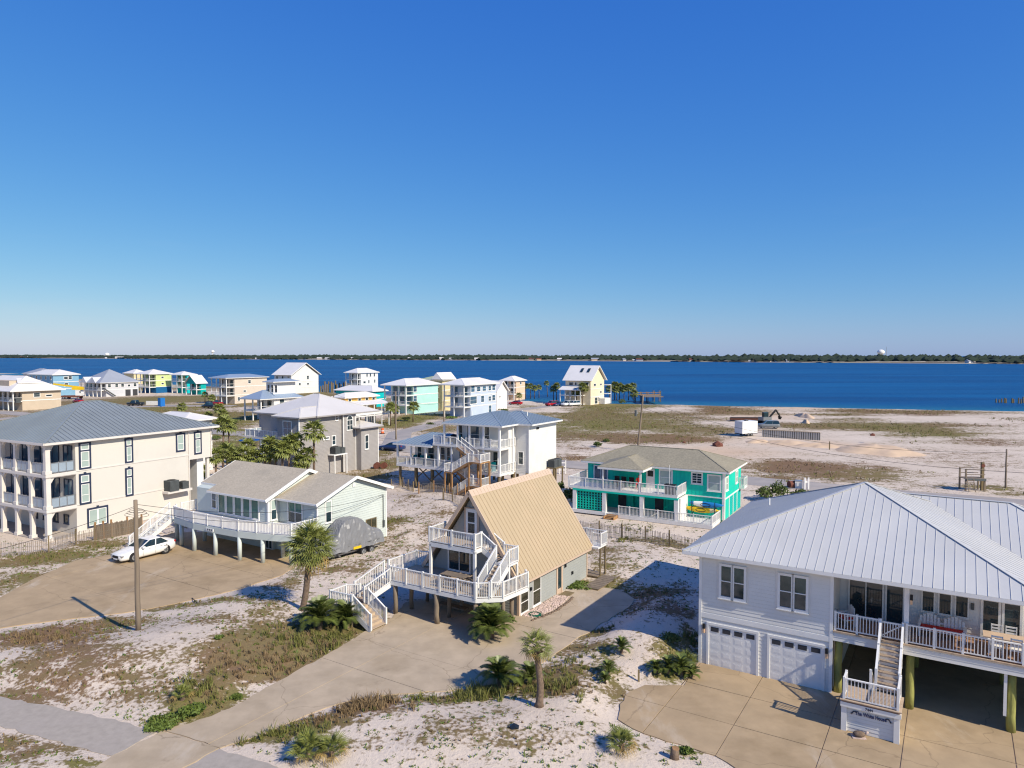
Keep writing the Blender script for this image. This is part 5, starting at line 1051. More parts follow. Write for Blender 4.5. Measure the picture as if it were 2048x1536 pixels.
# ================================================================== white house on stilts (centre)
def stilt_house():
    h = thing('beach_house', 'white two-storey house on timber stilts with blue-grey metal roof and zigzag outside stairs', 'house', O_S, TH); m_ = frame(O_S, TH)
    MB().box(3.2, 12.6, 4.7, 11.4, 2.4, 8.3).build('wall', 'white_siding', h)
    siding(h, right(12.6), [(4.75, 2.42), (11.35, 2.42), (11.35, 8.25), (4.75, 8.25)], 'white_siding', .2)
    siding(h, front(4.7), [(10.9, 2.42), (12.55, 2.42), (12.55, 8.25), (10.9, 8.25)], 'white_siding', .2)
    MB().box(-3.4, 3.2, 3.2, 9.0, 2.4, 5.3).build('wing_wall', 'white_siding', h); MB().box(3.2, 10.7, 3.2, 4.7, 2.4, 8.3).build('porch_wall', 'white_siding', h)
    MB().box(12.55, 12.67, 4.63, 4.75, 2.4, 8.3).build('corner_trim', 'white_vinyl', h)
    MB().box(-4.6, 10.9, 1.0, 3.2, 2.55, 2.85).box(-4.6, -3.4, 3.2, 9.3, 2.55, 2.85).build('lower_deck_floor', 'white_paint', h)
    MB().box(1.2, 10.9, 1.0, 3.2, 5.5, 5.75).build('upper_deck_floor', 'white_paint', h)
    for x in (-4.5, -2.3, .0, 2.0, 4.0, 6.3, 8.6, 10.8): MB().box(x - .1, x + .1, 1.05, 1.25, 2.85, 5.5 if x > 1 else 5.35).build('porch_column', 'white_vinyl', h)
    for x in (2.9, 4.9, 6.6, 8.6, 10.8): MB().box(x - .1, x + .1, 1.05, 1.25, 5.75, 8.3).build('porch_column', 'white_vinyl', h)
    MB().box(10.7, 10.9, 3.9, 4.1, 2.85, 8.3).build('porch_column', 'white_vinyl', h)
    railing(h, [(-4.5, 1.1, 2.85), (4.4, 1.1, 2.85)], 'white_vinyl', .95, sp=.16, maxp=1.6); railing(h, [(6.2, 1.1, 2.85), (10.8, 1.1, 2.85), (10.8, 4.5, 2.85)], 'white_vinyl', .95, sp=.16, maxp=1.6)
    railing(h, [(1.3, 3.1, 5.75), (1.3, 1.1, 5.75), (5.0, 1.1, 5.75)], 'white_vinyl', .95, sp=.16, maxp=1.5); railing(h, [(6.1, 1.1, 5.75), (10.8, 1.1, 5.75), (10.8, 4.5, 5.75)], 'white_vinyl', .95, sp=.16, maxp=1.5)
    P = front(3.2)
    for a, c, z0, z1 in ((-2.9, -2.3, 3.3, 5.0), (-1.2, -.3, 3.2, 5.0), (.8, 1.4, 3.2, 5.0), (1.75, 2.2, 2.95, 5.0), (3.6, 5.2, 2.95, 5.1), (8.6, 9.2, 2.95, 5.0), (3.5, 4.1, 6.0, 7.9), (4.8, 6.6, 5.9, 7.9), (7.1, 8.0, 5.9, 7.9)): window(h, P, a, c, z0, z1, 'white_vinyl', 'glass_dark' if c - a < 1.5 else 'glass_blue', .08)
    window(h, front(4.7), 11.2, 11.8, 3.6, 5.0, 'white_vinyl', 'glass_dark'); MB().fbox(right(12.6), 6.4, 7.0, .02, .06, 7.6, 7.85).build('wall_vent', 'black', h)
    # roofs
    hip(h, 2.75, 11.35, .85, 12.0, 8.35, .27, 'bluegrey_metal', .5, rib=.05, cap='bluegrey_metal', ribmat=None)
    hip(h, 5.0, 13.3, 4.3, 11.8, 8.352, .309, 'bluegrey_metal', .5, rib=.05, cap='bluegrey_metal')
    z = 5.4; A = (-2.2, 5.2, 6.5); q = [(-5.0, .8, z), (1.2, .8, z), (1.2, 5.2, 6.5), A]
    roof_face(h, q, 'bluegrey_metal', .5, rib=.06, ribw=.05); roof_face(h, [(-5.0, 9.6, z), (-5.0, .8, z), A], 'bluegrey_metal', .5, rib=0); roof_face(h, [(1.2, 9.6, z), (-5, 9.6, z), A, (1.2, 5.2, 6.5)], 'bluegrey_metal', .5, rib=0)
    fascia(h, [(-5, 9.6, z), (-5, .8, z), (1.2, .8, z)], 'white_vinyl', close=False); MB().box(-4.9, 1.2, .9, 9.5, z - .12, z - .04).build('wing_soffit', 'white_paint', h)
    for x, y in ((4.2, 5, ), (9.4, 8.5), (11, 7)): MB().cyl((x, y, 8.6), (x, y, 9.6), .06).build('vent_pipe', 'white_vinyl', h)
    # stilts and braces
    pts = [(x, y) for x in (-4.3, -1.8, .8, 3.4, 6.2, 9.0, 10.6, 12.4) for y in (1.4, 4.6, 8.0, 11.2) if not (x < 2 and y > 9)]
    for x, y in pts: MB().cyl((x, y, -.2), (x, y, 2.56), .17, n=8).build('stilt', 'wood_pile', h)
    for a in ((-4.3, -1.8), (-1.8, .8), (.8, 3.4)):
        for y in (4.6,): MB().beam((a[0], y - .2, .4), (a[1], y - .2, 2.4), .06, .14).build('brace', 'wood_grey', h); MB().beam((a[1], y - .27, .4), (a[0], y - .27, 2.4), .06, .14).build('brace', 'wood_grey', h)
    # zigzag stair
    stairs(h, (5.5, .55, 5.75), (1, 0), 1.5, 2.4, 9, .9, tread='wood_new', stringer='wood_new')
    MB().box(7.9, 9.6, -.95, 1.0, 4.12, 4.25).build('stair_landing', 'wood_new', h); railing(h, [(7.95, .95, 4.25), (9.55, .95, 4.25), (9.55, -.9, 4.25), (7.95, -.9, 4.25)], 'white_vinyl', .95, sp=.16)
    stairs(h, (7.9, -.45, 4.25), (-1, 0), 1.4, 2.3, 9, .9, tread='wood_new', stringer='wood_new')
    MB().box(4.4, 5.6, -.95, 1.0, 2.72, 2.85).build('stair_landing', 'wood_new', h); railing(h, [(5.5, -.9, 2.85), (4.45, -.9, 2.85), (4.45, .9, 2.85)], 'white_vinyl', .95, sp=.16)
    stairs(h, (5.6, .45, 2.85), (1, 0), 1.35, 2.3, 8, .9, tread='wood_new', stringer='wood_new')
    MB().box(7.9, 9.6, -.95, .95, 1.38, 1.5).build('stair_landing', 'wood_new', h); railing(h, [(9.55, .9, 1.5), (9.55, -.9, 1.5), (7.95, -.9, 1.5)], 'white_vinyl', .95, sp=.16)
    stairs(h, (7.9, -.45, 1.5), (-1, 0), 1.5, 2.2, 9, .9, tread='wood_new', stringer='wood_new')
    for x, y, z in ((7.95, -.9, 4.1), (9.55, -.9, 4.1), (9.55, .9, 4.1), (4.5, -.9, 2.7), (5.5, -.9, 2.7), (5.55, .9, 5.7), (7.95, .9, 4.1)): MB().box(x - .09, x + .09, y - .09, y + .09, 0, z).build('stair_post', 'wood_new', h)
    MB().box(12.7, 14.0, 8.8, 10.8, 2.6, 2.75).box(13.8, 13.95, 8.9, 9.05, 0, 2.6).box(13.8, 13.95, 10.6, 10.75, 0, 2.6).build('ac_platform', 'wood_pile', h)
    ac_unit('nearer air conditioner on the timber platform of the stilt house', m_ @ Vector((13.3, 9.3, 2.75)), TH, 1.15); ac_unit('farther air conditioner on the timber platform of the stilt house', m_ @ Vector((13.3, 10.3, 2.75)), TH, 1.15)
    for k, (x, z, w) in enumerate(((-3.0, 2.85, 'lower'), (-1.9, 2.85, 'lower'), (-.9, 2.85, 'lower'), (2.6, 2.85, 'lower'), (8.9, 2.85, 'right'), (3.9, 5.75, 'upper'))):
        t = thing('porch_chair', ('first', 'second', 'third', 'fourth', 'rightmost', 'upstairs')[k] + ' teal slatted chair on the stilt house porch', 'chair', m_ @ Vector((x, 2.3, z)), TH, 'teal porch chairs')
        MB().box(-.32, .32, -.3, .25, .3, .36).build('seat', 'adirondack', t); MB().beam((0, .25, .3), (0, .5, 1.0), .6, .04).build('backrest', 'adirondack', t)
        for sx in (-.33, .33): MB().box(sx - .05, sx + .05, -.33, .3, 0, .55).build('arm', 'adirondack', t)
    t = thing('patio_table', 'white table on the upper porch of the stilt house', 'table', m_ @ Vector((9.3, 2.1, 5.75)), TH); MB().cyl((0, 0, .7), (0, 0, .74), .6, n=16).build('table_top', 'white_vinyl', t); MB().cyl((0, 0, 0), (0, 0, .7), .06).build('pedestal', 'white_vinyl', t)
    for k, (dx, dy, a) in enumerate(((-.85, 0, 1.57), (.85, .1, -1.57))):
        t = thing('patio_chair', 'white chair ' + ('left', 'right')[k] + ' of the table on the stilt house upper porch', 'chair', m_ @ Vector((9.3 + dx, 2.1 + dy, 5.75)), TH + a, 'white patio chairs'); MB().box(-.24, .24, -.24, .24, .4, .45).build('seat', 'white_vinyl', t); MB().box(-.24, .24, .2, .24, .45, .95).build('backrest', 'white_vinyl', t)
        for sx in (-.22, .22):
            for sy in (-.22, .22): MB().box(sx - .02, sx + .02, sy - .02, sy + .02, 0, .4).build('leg', 'white_vinyl', t)
stilt_house()

# ================================================================== taupe house
def taupe_house():
    h = thing('beach_house', 'tall taupe lap-sided house with pale roof and an arched window', 'house', O_U, TH); m_ = frame(O_U, TH)
    MB().box(-4.6, -.35, -9.95, -2.3, 0, 8.2).build('wall', 'taupe', h); MB().box(-9, 0, -2.3, .1, 0, 8.2).build('stair_tower_wall', 'taupe', h)
    MB().box(-12, -4.6, -7.0, 4, 0, 8.2).build('back_wall', 'taupe', h); MB().box(-6, 1.05, .1, 3.6, 0, 6.05).build('rear_wing_wall', 'taupe', h)
    siding(h, right(-.35), [(-9.85, .05), (-2.3, .05), (-2.3, 8.15), (-9.85, 8.15)], 'taupe', .18, [(-4.25, -3.4, 3.95, 5.35), (-5.8, -4.6, 4.7, 5.4)]); siding(h, right(0), [(-2.2, .05), (.0, .05), (.0, 8.15), (-2.2, 8.15)], 'taupe', .18); siding(h, right(1.05), [(.2, .05), (3.5, .05), (3.5, 6.0), (.2, 6.0)], 'taupe', .18)
    siding(h, front(-9.95), [(-4.5, 2.6), (-.45, 2.6), (-.45, 8.15), (-4.5, 8.15)], 'taupe', .18, [(-3.4, -1.7, 5.5, 7.8)])
    for x, y in ((-.35, -9.95), (0, -2.3), (0, .08), (1.05, 3.58)): MB().box(x - .06, x + .06, y - .07, y + .07, 0, 8.2 if y < 1 else 6).build('corner_trim', 'white_vinyl', h)
    P = right(0)
    sur = MB()
    arc = [(-1.1 + .62 * math.cos(a), 7.35 + .62 * math.sin(a)) for a in [i * math.pi / 10 for i in range(11)]]; out = [(-.48, 5.75)] + arc + [(-1.72, 5.75)]
    sur.ext([P(s, .0, z) for s, z in out], (.09, 0, 0)); w_ = sur.build('arched_window', 'white_vinyl', h)
    for a, c, z0, z1 in ((-1.6, -1.14, 5.9, 6.5), (-1.06, -.6, 5.9, 6.5), (-1.6, -1.14, 6.56, 7.22), (-1.06, -.6, 6.56, 7.22)): MB().fbox(P, a, c, .085, .1, z0, z1).build('pane', 'glass_dark', w_)
    MB().ext([P(-1.1 + .5 * math.cos(a), .085, 7.32 + .5 * math.sin(a)) for a in [i * math.pi / 10 for i in range(11)]], (.015, 0, 0)).build('pane', 'glass_dark', w_)
    window(h, right(-.35), -4.1, -3.55, 4.05, 5.2, 'white_vinyl', 'glass_dark', .12); window(h, right(-.35), -5.65, -4.75, 4.95, 5.15, 'white_vinyl', 'glass_dark', .12, nh=1); window(h, right(-.35), -3.4, -3.05, 7.4, 8.05, 'white_vinyl', 'glass_dark', .1)
    window(h, right(1.05), .9, 1.5, 3.0, 4.9, 'white_vinyl', 'glass_dark', .12); window(h, front(-9.95), -3.3, -1.8, 5.7, 7.6, 'white_vinyl', 'glass_blue', .13, nv=2)
    window(h, front(-7.0), -7.8, -6.0, 5.5, 7.6, 'white_vinyl', 'glass_green', .1, nv=2)
    MB().box(-11.5, -4.7, -9.9, -7.0, 4.9, 5.15).build('deck_floor', 'pale_metal', h); railing(h, [(-11.4, -7.1, 5.15), (-11.4, -9.8, 5.15), (-4.7, -9.8, 5.15)], 'white_vinyl', .95, infill='rail_glass', maxp=1.1)
    for x in (-11.3, -8.2, -5.0): MB().box(x - .12, x + .12, -9.8, -9.56, 0, 4.9).build('deck_post', 'white_vinyl', h)
    MB().box(-11.5, -4.7, -9.9, -7.0, 2.2, 2.4).build('lower_deck_floor', 'pale_metal', h); railing(h, [(-11.4, -9.8, 2.4), (-4.7, -9.8, 2.4)], 'white_vinyl', .95, infill='rail_glass', maxp=1.1)
    for x in (-3.2, -1.0): MB().box(x - .1, x + .1, 0, .1, 0, .1)
    hip(h, -12.7, .55, -7.6, 4.5, 8.25, .42, 'pale_metal', .5, rib=0, cap='pale_metal', trim='taupe'); hip(h, -5.2, .3, -10.45, -1.0, 8.24, .40, 'pale_metal', .5, rib=0, cap='pale_metal', trim='taupe'); hip(h, -5, 1.6, -.6, 4.2, 6.12, .32, 'pale_metal', .5, rib=0, cap='pale_metal', trim='taupe')
    MB().box(-.3, .95, -5.0, -2.5, 2.65, 2.8).build('ac_shelf', 'white_vinyl', h)
    for y in (-4.9, -2.65): MB().box(.78, .92, y, y + .14, 0, 2.65).build('shelf_post', 'white_vinyl', h)
    ac_unit('wide air conditioner on the white shelf of the taupe house', m_ @ Vector((.3, -4.1, 2.8)), TH, 1.25); ac_unit('slim air conditioner on the white shelf of the taupe house', m_ @ Vector((.35, -3.05, 2.8)), TH, 1.0)
    for k, (x, y) in enumerate(((1.9, 2.4), (2.8, 2.9))):
        t = thing('cable_reel', ('nearer', 'farther')[k] + ' rusty reel on the grass by the taupe house corner', 'reel', m_ @ Vector((x, y, .0)), TH + .5, 'rusty reels'); MB().cyl((0, -.35, .45), (0, .35, .45), .3, n=14).build('drum', 'rust', t)
        for s_ in (-1, 1): MB().cyl((0, s_ * .35, .45), (0, s_ * .4, .45), .45, n=16).build('flange', 'rust', t)
taupe_house()
# ================================================================== far houses
def along(o, d, u, z=3.0):
    """distance from o along d to the point standing in picture column u"""
    k = (u - CX) / F; c, s = math.cos(PITCH), math.sin(PITCH)
    # X = k*(Y c - (z-H) s)
    return (k * (o.y * c - (z - CAMH) * s) - o.x) / (d.x - k * d.y * c)
def far_house(label, uc, vc, ul, ur, ve, wall, roof, rtype='hip', pitch=.38, base=None, porch=0.0, storeys=2, wrap=0.0, wins=(), th=-32, stilts=0.0, over=.6, porch_floor='white_paint', glass='glass_dark', rail=True, dormer=None, cat='house', rmin=None, fwins=True):
    th = R(th); o = at(uc, vc); ex = Vector((math.cos(th), math.sin(th), 0)); ey = Vector((-ex.y, ex.x, 0))
    W = max(3, along(o, -ex, ul)); D = max(3, along(o, ey, ur)); H_ = zat(o, ve)
    h = thing('beach_house', label, cat, o, th)
    z0 = stilts; sh = (H_ - z0) / storeys
    lo = MB().box(-W, 0, porch, D, z0, z0 + sh) if base else None
    if lo: lo.build('lower_wall', base, h)
    MB().box(-W, 0, porch, D, z0 + (sh if base else 0), H_).build('wall', wall, h)
    if porch and wrap: pass
    if porch:
        n = max(2, round(W / 3.2)); xs_ = [-W + .15 + i * (W - .3) / n for i in range(n + 1)]
        for k in range(1, storeys):
            z = z0 + k * sh
            MB().box(-W, 0, 0, porch, z - .3, z).build('balcony_floor', porch_floor, h)
            if rail: 
                r_ = MB().beam((-W + .1, .1, z + .95), (-.1, .1, z + .95), .1, .08).build('balcony_rail', porch_floor, h)
                bb = MB()
                for i in range(int(W / .45)): bb.box(-W + .1 + i * .45, -W + .16 + i * .45, .07, .13, z, z + .92)
                bb.build('balusters', porch_floor, r_, kind='stuff'); MB().beam((-.08, .1, z + .95), (-.08, porch, z + .95), .1, .08).build('balcony_rail', porch_floor, h)
        if z0 == 0:
            pass
        for x in xs_: MB().box(x - .14, x + .14, .02, .3, 0, H_ - .05).build('porch_column', 'white_paint', h)
        if fwins:
            for k in range(0 if z0 else 1, storeys):
                for i in range(n):
                    a = (xs_[i] + xs_[i + 1]) / 2; z = z0 + k * sh; MB().fbox(front(porch), a - .75, a + .75, .01, .06, z + .15, z + 2.2).build('glass_door', glass, h)
    elif fwins:
        n = max(2, round(W / 3.5))
        for k in range(storeys):
            for i in range(n):
                a = -W + (i + .5) * W / n; z = z0 + k * sh; window(h, front(0), a - .45, a + .45, z + .9, z + 2.2, 'white_vinyl', glass, .12, nh=1)
    for (s_, k, w, hh) in wins:       # share along the right wall, storey, width, height
        s0_ = porch + (D - porch) * s_; z = z0 + k * sh + min(1.0, sh - hh - .3); window(h, right(0), s0_ - w / 2, s0_ + w / 2, z, z + hh, 'white_vinyl', glass, .14, nh=1 if hh < 1 else 2)
    for k in range(1, storeys): MB().fbox(right(0), porch + .02, D - .02, 0, .05, z0 + k * sh - .12, z0 + k * sh + .12).build('belly_band', 'white_paint', h)
    if stilts:
        for x in [-W + .3 + i * (W - .6) / 4 for i in range(5)]:
            for y in (.3, D / 2, D - .3): MB().box(x - .15, x + .15, y - .15, y + .15, 0, z0).build('stilt', 'white_paint', h)
    x0, x1, y0, y1 = -W - over, over, -over, D + over
    if rtype == 'hip': hip(h, x0, x1, y0, y1, H_ + .05, pitch, roof, 99, rib=0, thick=.08, trim='white_paint', cap=roof)
    elif rtype == 'gx':
        a = (y1 - y0) / 2; hip(h, x0, x1, y0, y1, H_ + .05, pitch, roof, 99, rib=0, thick=.1, gable='x'); MB().ext([(0, 0, H_), (0, D, H_), (0, D / 2, H_ + (D / 2) * pitch)], (-W, 0, 0)).build('gable_wall', wall, h)
        for s_ in (y0, y1): MB().beam((x1, s_, H_), (x1, (y0 + y1) / 2, H_ + a * pitch), .08, .25).build('barge_board', 'white_paint', h)
    elif rtype == 'gy':
        a = (x1 - x0) / 2; hip(h, x0, x1, y0, y1, H_ + .05, pitch, roof, 99, rib=0, thick=.1, gable='y'); MB().ext([(-W, 0, H_), (0, 0, H_), (-W / 2, 0, H_ + (W / 2) * pitch)], (0, D, 0)).build('gable_wall', wall, h)
    return h, W, D, H_, th, o
G3 = [(.15, 1, 1, 1.2), (.4, 1, 1, 1.2), (.65, 1, 1, 1.2), (.88, 1, 1, 1.2)]
# far left row
h, W, D, H_, th, o = far_house('tan house with a broad white gambrel roof and shed dormer', 26, 822, -60, 122, 783, 'w_tan', 'r_white', 'hip', .55, storeys=2, wins=[(.37, 1, 1.6, 1.1), (.68, 1, 1.6, .5)], porch=2.5, over=1.0)
MB().box(-W * .62, -W * .18, D * .1, D * .75, H_ + .3, H_ + 3.0).build('dormer_wall', 'w_tan', h); MB().ext([(.1 - W * .1, D * .22, H_ + .6), (.1 - W * .1, D * .7, H_ + .6), (-.5 - W * .1, D * .7, H_ + 2.2), (-.5 - W * .1, D * .22, H_ + 2.2)], (-1.5, 0, 0)).build('dormer', 'w_tan', h)
MB().ext([(.5 - W * .1, D * .18, H_ + 2.2), (.5 - W * .1, D * .74, H_ + 2.2), (-4 - W * .1, D * .62, H_ + 3.6), (-4 - W * .1, D * .3, H_ + 3.6)], (0, 0, .15)).build('dormer_roof', 'r_white', h)
ac_unit('air conditioner on the wall of the tan gambrel house', o + Vector((1.0, .6, 2.4)), th, 1.6)
far_house('sky blue house with a white hip roof at far left', 107, 792, 60, 158, 750, 'w_blue', 'r_white', 'hip', .35, storeys=3, wins=[(.5, 2, 1.6, 1.0), (.65, 2, 1.4, 1.2), (.5, 1, 1.4, 1.2)])
far_house('house with only its grey hip roof showing over the sky blue one', 75, 772, 47, 122, 748, 'w_grey', 'r_grey', 'hip', .42, storeys=2)
h, W, D, H_, th, o = far_house('pale grey house with grey roof, front gables and an outside stair', 202, 794.5, 161, 277, 766, 'w_grey', 'r_grey', 'hip', .62, storeys=2, wins=[(.1, 1, 1.1, 1.2), (.32, 1, 1.1, 1.2), (.5, 1, 1.1, 1.2), (.7, 1, .9, .8), (.89, 1, 1.1, 1.2)], porch=2.0)
for a in (.75, .3): MB().ext([(-W * a - 2.2, -.8, H_), (-W * a + 2.2, -.8, H_), (-W * a, -.8, H_ + 2.2)], (0, 5, 0)).build('front_gable', 'w_grey', h)
for a, c in ((.64, .78), (.84, .97)): MB().fbox(right(0), D * a, D * c, .0, .05, .05, 2.6).build('carport_shade', 'interior_shade', h)  # dark panels on the solid wall stand in for shaded carport bays
MB().beam((.9, 1, 3.2), (.9, D * .34, .3), .9, .25).build('outside_stair', 'ac_grey', h)
far_house('lime green house with a dark blue ground floor', 299, 787, 272, 343, 748.5, 'w_lime', 'r_white', 'hip', .33, base='w_navy', storeys=3, porch=3.0, wins=[(.42, 2, 1.0, .6), (.42, 1, 1.0, .6)])
far_house('house showing only its white hip roof behind the lime green one', 268, 768, 248, 296, 747, 'w_butter', 'r_white', 'hip', .45, storeys=2, fwins=False)
far_house('blue house with a white roof just beyond the lime green one', 364, 787, 343, 392, 750, 'w_turq', 'r_white', 'hip', .34, storeys=3, porch=2.5)
h, W, D, H_, th, o = far_house('small teal green gabled cottage with a white deck', 393, 790, 371, 412, 768, 'w_tealgreen', 'r_white', 'gy', .8, storeys=2, porch=2.0)
far_house('long pale beige house with three tiers of front balconies', 453, 809, 422, 534, 756.5, 'w_beige', 'r_blue', 'hip', .22, storeys=3, porch=3.2, wins=[(.45, 2, 1.0, 1.0), (.3, 1, 1.0, .5), (.12, 0, .8, 1.2)])
far_house('tall cream house with a plain white gable end', 583, 788, 549, 637, 751, 'w_white', 'r_white', 'gx', .62, storeys=3, wins=[(.6, 2, 1.0, 1.4), (.3, 1, .9, .9), (.6, 1, .9, .8)], over=.9)
far_house('white three-storey house standing by the old pilings', 715, 784, 691, 756, 746, 'w_white', 'r_white', 'hip', .45, storeys=3, porch=2.2, wins=[(.35, 2, .8, 1.4), (.55, 2, .8, 1.4), (.78, 2, .8, 1.4), (.2, 1, 1.4, .8), (.45, 1, .8, 1.2), (.8, 1, .8, 1.4)])
# middle rank
h, W, D, H_, th, o = far_house('white house with blue-grey hip roof and tall balcony columns beyond the taupe house', 522, 843, 488, 600, 799, 'w_white', 'r_blue', 'hip', .5, storeys=2, porch=4, over=.8, wins=[(.3, 1, 1.4, 1.4)])
MB().box(-W * .5, -1.0, D * .35, D * .95, H_, H_ + 4.2).build('upper_wall', 'w_white', h); hip(h, -W * .5 - .8, 0.2, D * .3, D * 1.0, H_ + 4.2, .3, 'r_blue', 99, rib=0, cap='r_blue')
for k in range(3): window(h, front(D * .35), -W * .42 + k * 1.4, -W * .42 + .8 + k * 1.4, H_ + 1.6, H_ + 3.4, 'white_vinyl', 'glass_dark', .1)
far_house('house with a turquoise wall and wide pale roof behind the orange house', 745, 815, 672, 772, 783, 'w_turq', 'r_white', 'hip', .4, storeys=2, fwins=False)
h, W, D, H_, th, o = far_house('orange-yellow house on white stilts with a wrap-around porch', 690, 857, 668, 753, 796, 'w_yellow', 'r_white', 'hip', .4, storeys=2, stilts=2.8, wins=[(.15, 1, .8, 1.5), (.45, 1, .8, 1.5), (.68, 1, .8, 1.5), (.9, 1, .8, 1.5), (.3, 0, .9, 1.8), (.5, 0, 1.2, 1.8), (.7, 0, .9, 1.8)], fwins=False)
MB().ext([(.3, -1.5, 5.9), (3.4, -1.5, 5.2), (3.4, D + 1, 5.2), (.3, D + 1, 5.9)], (0, 0, .12)).build('porch_roof', 'r_white', h); MB().box(-W, 3.4, -2.6, D + 1, 2.6, 2.8).build('porch_floor', 'white_paint', h)
for i in range(6): MB().box(3.1, 3.3, -1.4 + i * (D + 2) / 5, -1.2 + i * (D + 2) / 5, 0, 5.3).build('porch_post', 'white_paint', h)
MB().beam((3.35, -2.5, 3.7), (3.35, D + 1, 3.7), .08, .08).beam((3.35, -2.5, 3.25), (3.35, D + 1, 3.25), .04, .6).build('porch_railing', 'white_paint', h)
for x in (-W * .6, -W * .2, 3.2):
    MB().box(x - .12, x + .12, -2.5, -2.26, 0, 2.6).build('stilt', 'white_paint', h)
far_house('mint green house with stacked white balconies and white hip roof', 812, 829.5, 768, 876, 771.5, 'w_mint', 'r_white', 'hip', .36, storeys=3, porch=3.2, over=.7, wins=[(.06, 2, 1.4, 1.5), (.06, 1, 1.4, 1.5)], glass='glass_blue')
h, W, D, H_, th, o = far_house('buttery yellow house with a pale green roof behind the mint one', 885, 822, 845, 908, 760, 'w_butter', 'r_green', 'hip', .3, storeys=3, wins=[(.8, 2, 1.2, 1.4)])
MB().ext([(-3.2, -1.2, H_ + .2), (.8, -1.2, H_ + .2), (-1.2, -1.2, H_ + 2.2)], (0, 7, 0)).build('front_gable', 'r_white', h)
h, W, D, H_, th, o = far_house('light blue three-storey house with white balcony columns on its front', 928, 836, 887, 992, 770.5, 'w_ltblue', 'r_white', 'hip', .37, storeys=3, porch=3.0, over=.8, glass='glass_blue', wins=[(.08, 2, 1.6, 1.6), (.3, 2, 1.6, 1.2), (.52, 2, 1.6, 1.2), (.74, 2, 1.2, 1.2), (.9, 2, 1.4, 1.5), (.1, 1, 3.0, 1.9), (.45, 1, 1.4, 1.7), (.74, 1, 1.2, 1.2), (.9, 1, 1.4, 1.5), (.75, 0, 1.2, 1.9)])
far_house('pale mint house with a steep white gable behind the light blue one', 993, 820, 958, 1014, 784, 'w_white', 'r_white', 'gx', .9, storeys=2, wins=[(.3, 1, .8, .3)], fwins=False)
far_house('peach house with a pyramid white roof among palms by the water', 1028, 801, 1003, 1050, 762, 'w_cream', 'r_white', 'hip', .48, storeys=3, porch=1.5, wins=[(.5, 2, .9, .9)])
h, W, D, H_, th, o = far_house('pale yellow waterfront house with steep white gable roof and skylights', 1181, 810.5, 1131, 1208, 762.5, 'w_pale_yellow', 'r_white', 'gx', .82, storeys=3, wins=[(.3, 2, 1.4, .7), (.75, 2, 1.2, .6), (.75, 1, 1.0, .8), (.4, 0, 2.0, 2.0), (.6, 0, .8, 1.4)], over=.8, fwins=False)
for s_ in (.28, .55): MB().ext([(-W * s_, D * .22, H_ + D * .22 * .82 + .95), (-W * s_ + .9, D * .22, H_ + D * .22 * .82 + .95), (-W * s_ + .9, D * .36, H_ + D * .36 * .82 + .95), (-W * s_, D * .36, H_ + D * .36 * .82 + .95)], (0, 0, .12)).build('skylight', 'glass_dark', h)
MB().ext([(-W - 1, -3.2, H_ * .62), (-2, -3.2, H_ * .62), (-2, .1, H_ * .78), (-W - 1, .1, H_ * .78)], (0, 0, .15)).build('porch_roof', 'r_white', h)
for k in (0, 1):
    MB().box(-W - .8, -2, -3.0, .0, .2 + k * 2.9, .4 + k * 2.9).build('porch_floor', 'white_paint', h)
for i in range(5): MB().box(-W - .6 + i * (W - 1.8) / 4, -W - .35 + i * (W - 1.8) / 4, -3.0, -2.75, 0, H_ * .63).build('porch_post', 'white_paint', h)
for a, c in ((.1, .25), (.3, .45), (.55, .62), (.7, .85)): window(h, front(0), -W * c, -W * a, H_ * .82, H_ * .82 + .9, 'white_vinyl', 'glass_dark', .12, nh=1)
MB().box(.1, 2.2, D * .6, D + .4, .1, 2.0).build('garden_wall', 'white_paint', h); MB().box(-.5, 1.6, D + .1, D + 2.4, 3.2, 3.4).box(-.5, 1.6, D + .1, D + 2.4, 6.2, 6.4).box(1.4, 1.6, D + 2.2, D + 2.4, 0, 6.4).build('rear_balcony', 'white_paint', h)
# house behind the beige one: white roof and white-and-blue carport
far_house('white house with a flat white metal roof just behind the beige house', 372, 948, 300, 425, 842, 'w_white', 'r_white', 'hip', .3, storeys=2, over=.6, glass='glass_blue')
# ------------------------------------------------------------------ far shore houses, towers, mast
ONES = 'first second third fourth fifth sixth seventh eighth ninth tenth eleventh twelfth thirteenth fourteenth fifteenth sixteenth seventeenth eighteenth nineteenth'.split()
ORD = ONES + ['twentieth'] + ['twenty-' + o_ for o_ in ONES[:9]] + ['thirtieth'] + ['thirty-' + o_ for o_ in ONES[:9]]
rs2 = random.Random(21); spots = [(8, 713), (45, 713), (58, 713), (214, 714), (236, 714), (244, 714), (300, 714), (452, 714), (472, 714), (515, 714), (560, 715), (592, 716), (612, 716), (640, 716), (655, 716), (690, 716), (706, 716), (820, 717), (850, 717), (884, 718), (905, 718), (955, 718), (1064, 719), (1078, 720), (1120, 719), (1190, 720), (1250, 720), (1270, 721), (1280, 721), (1385, 721), (1500, 721), (1512, 721), (1545, 721), (1555, 722), (1575, 722), (1938, 724)]
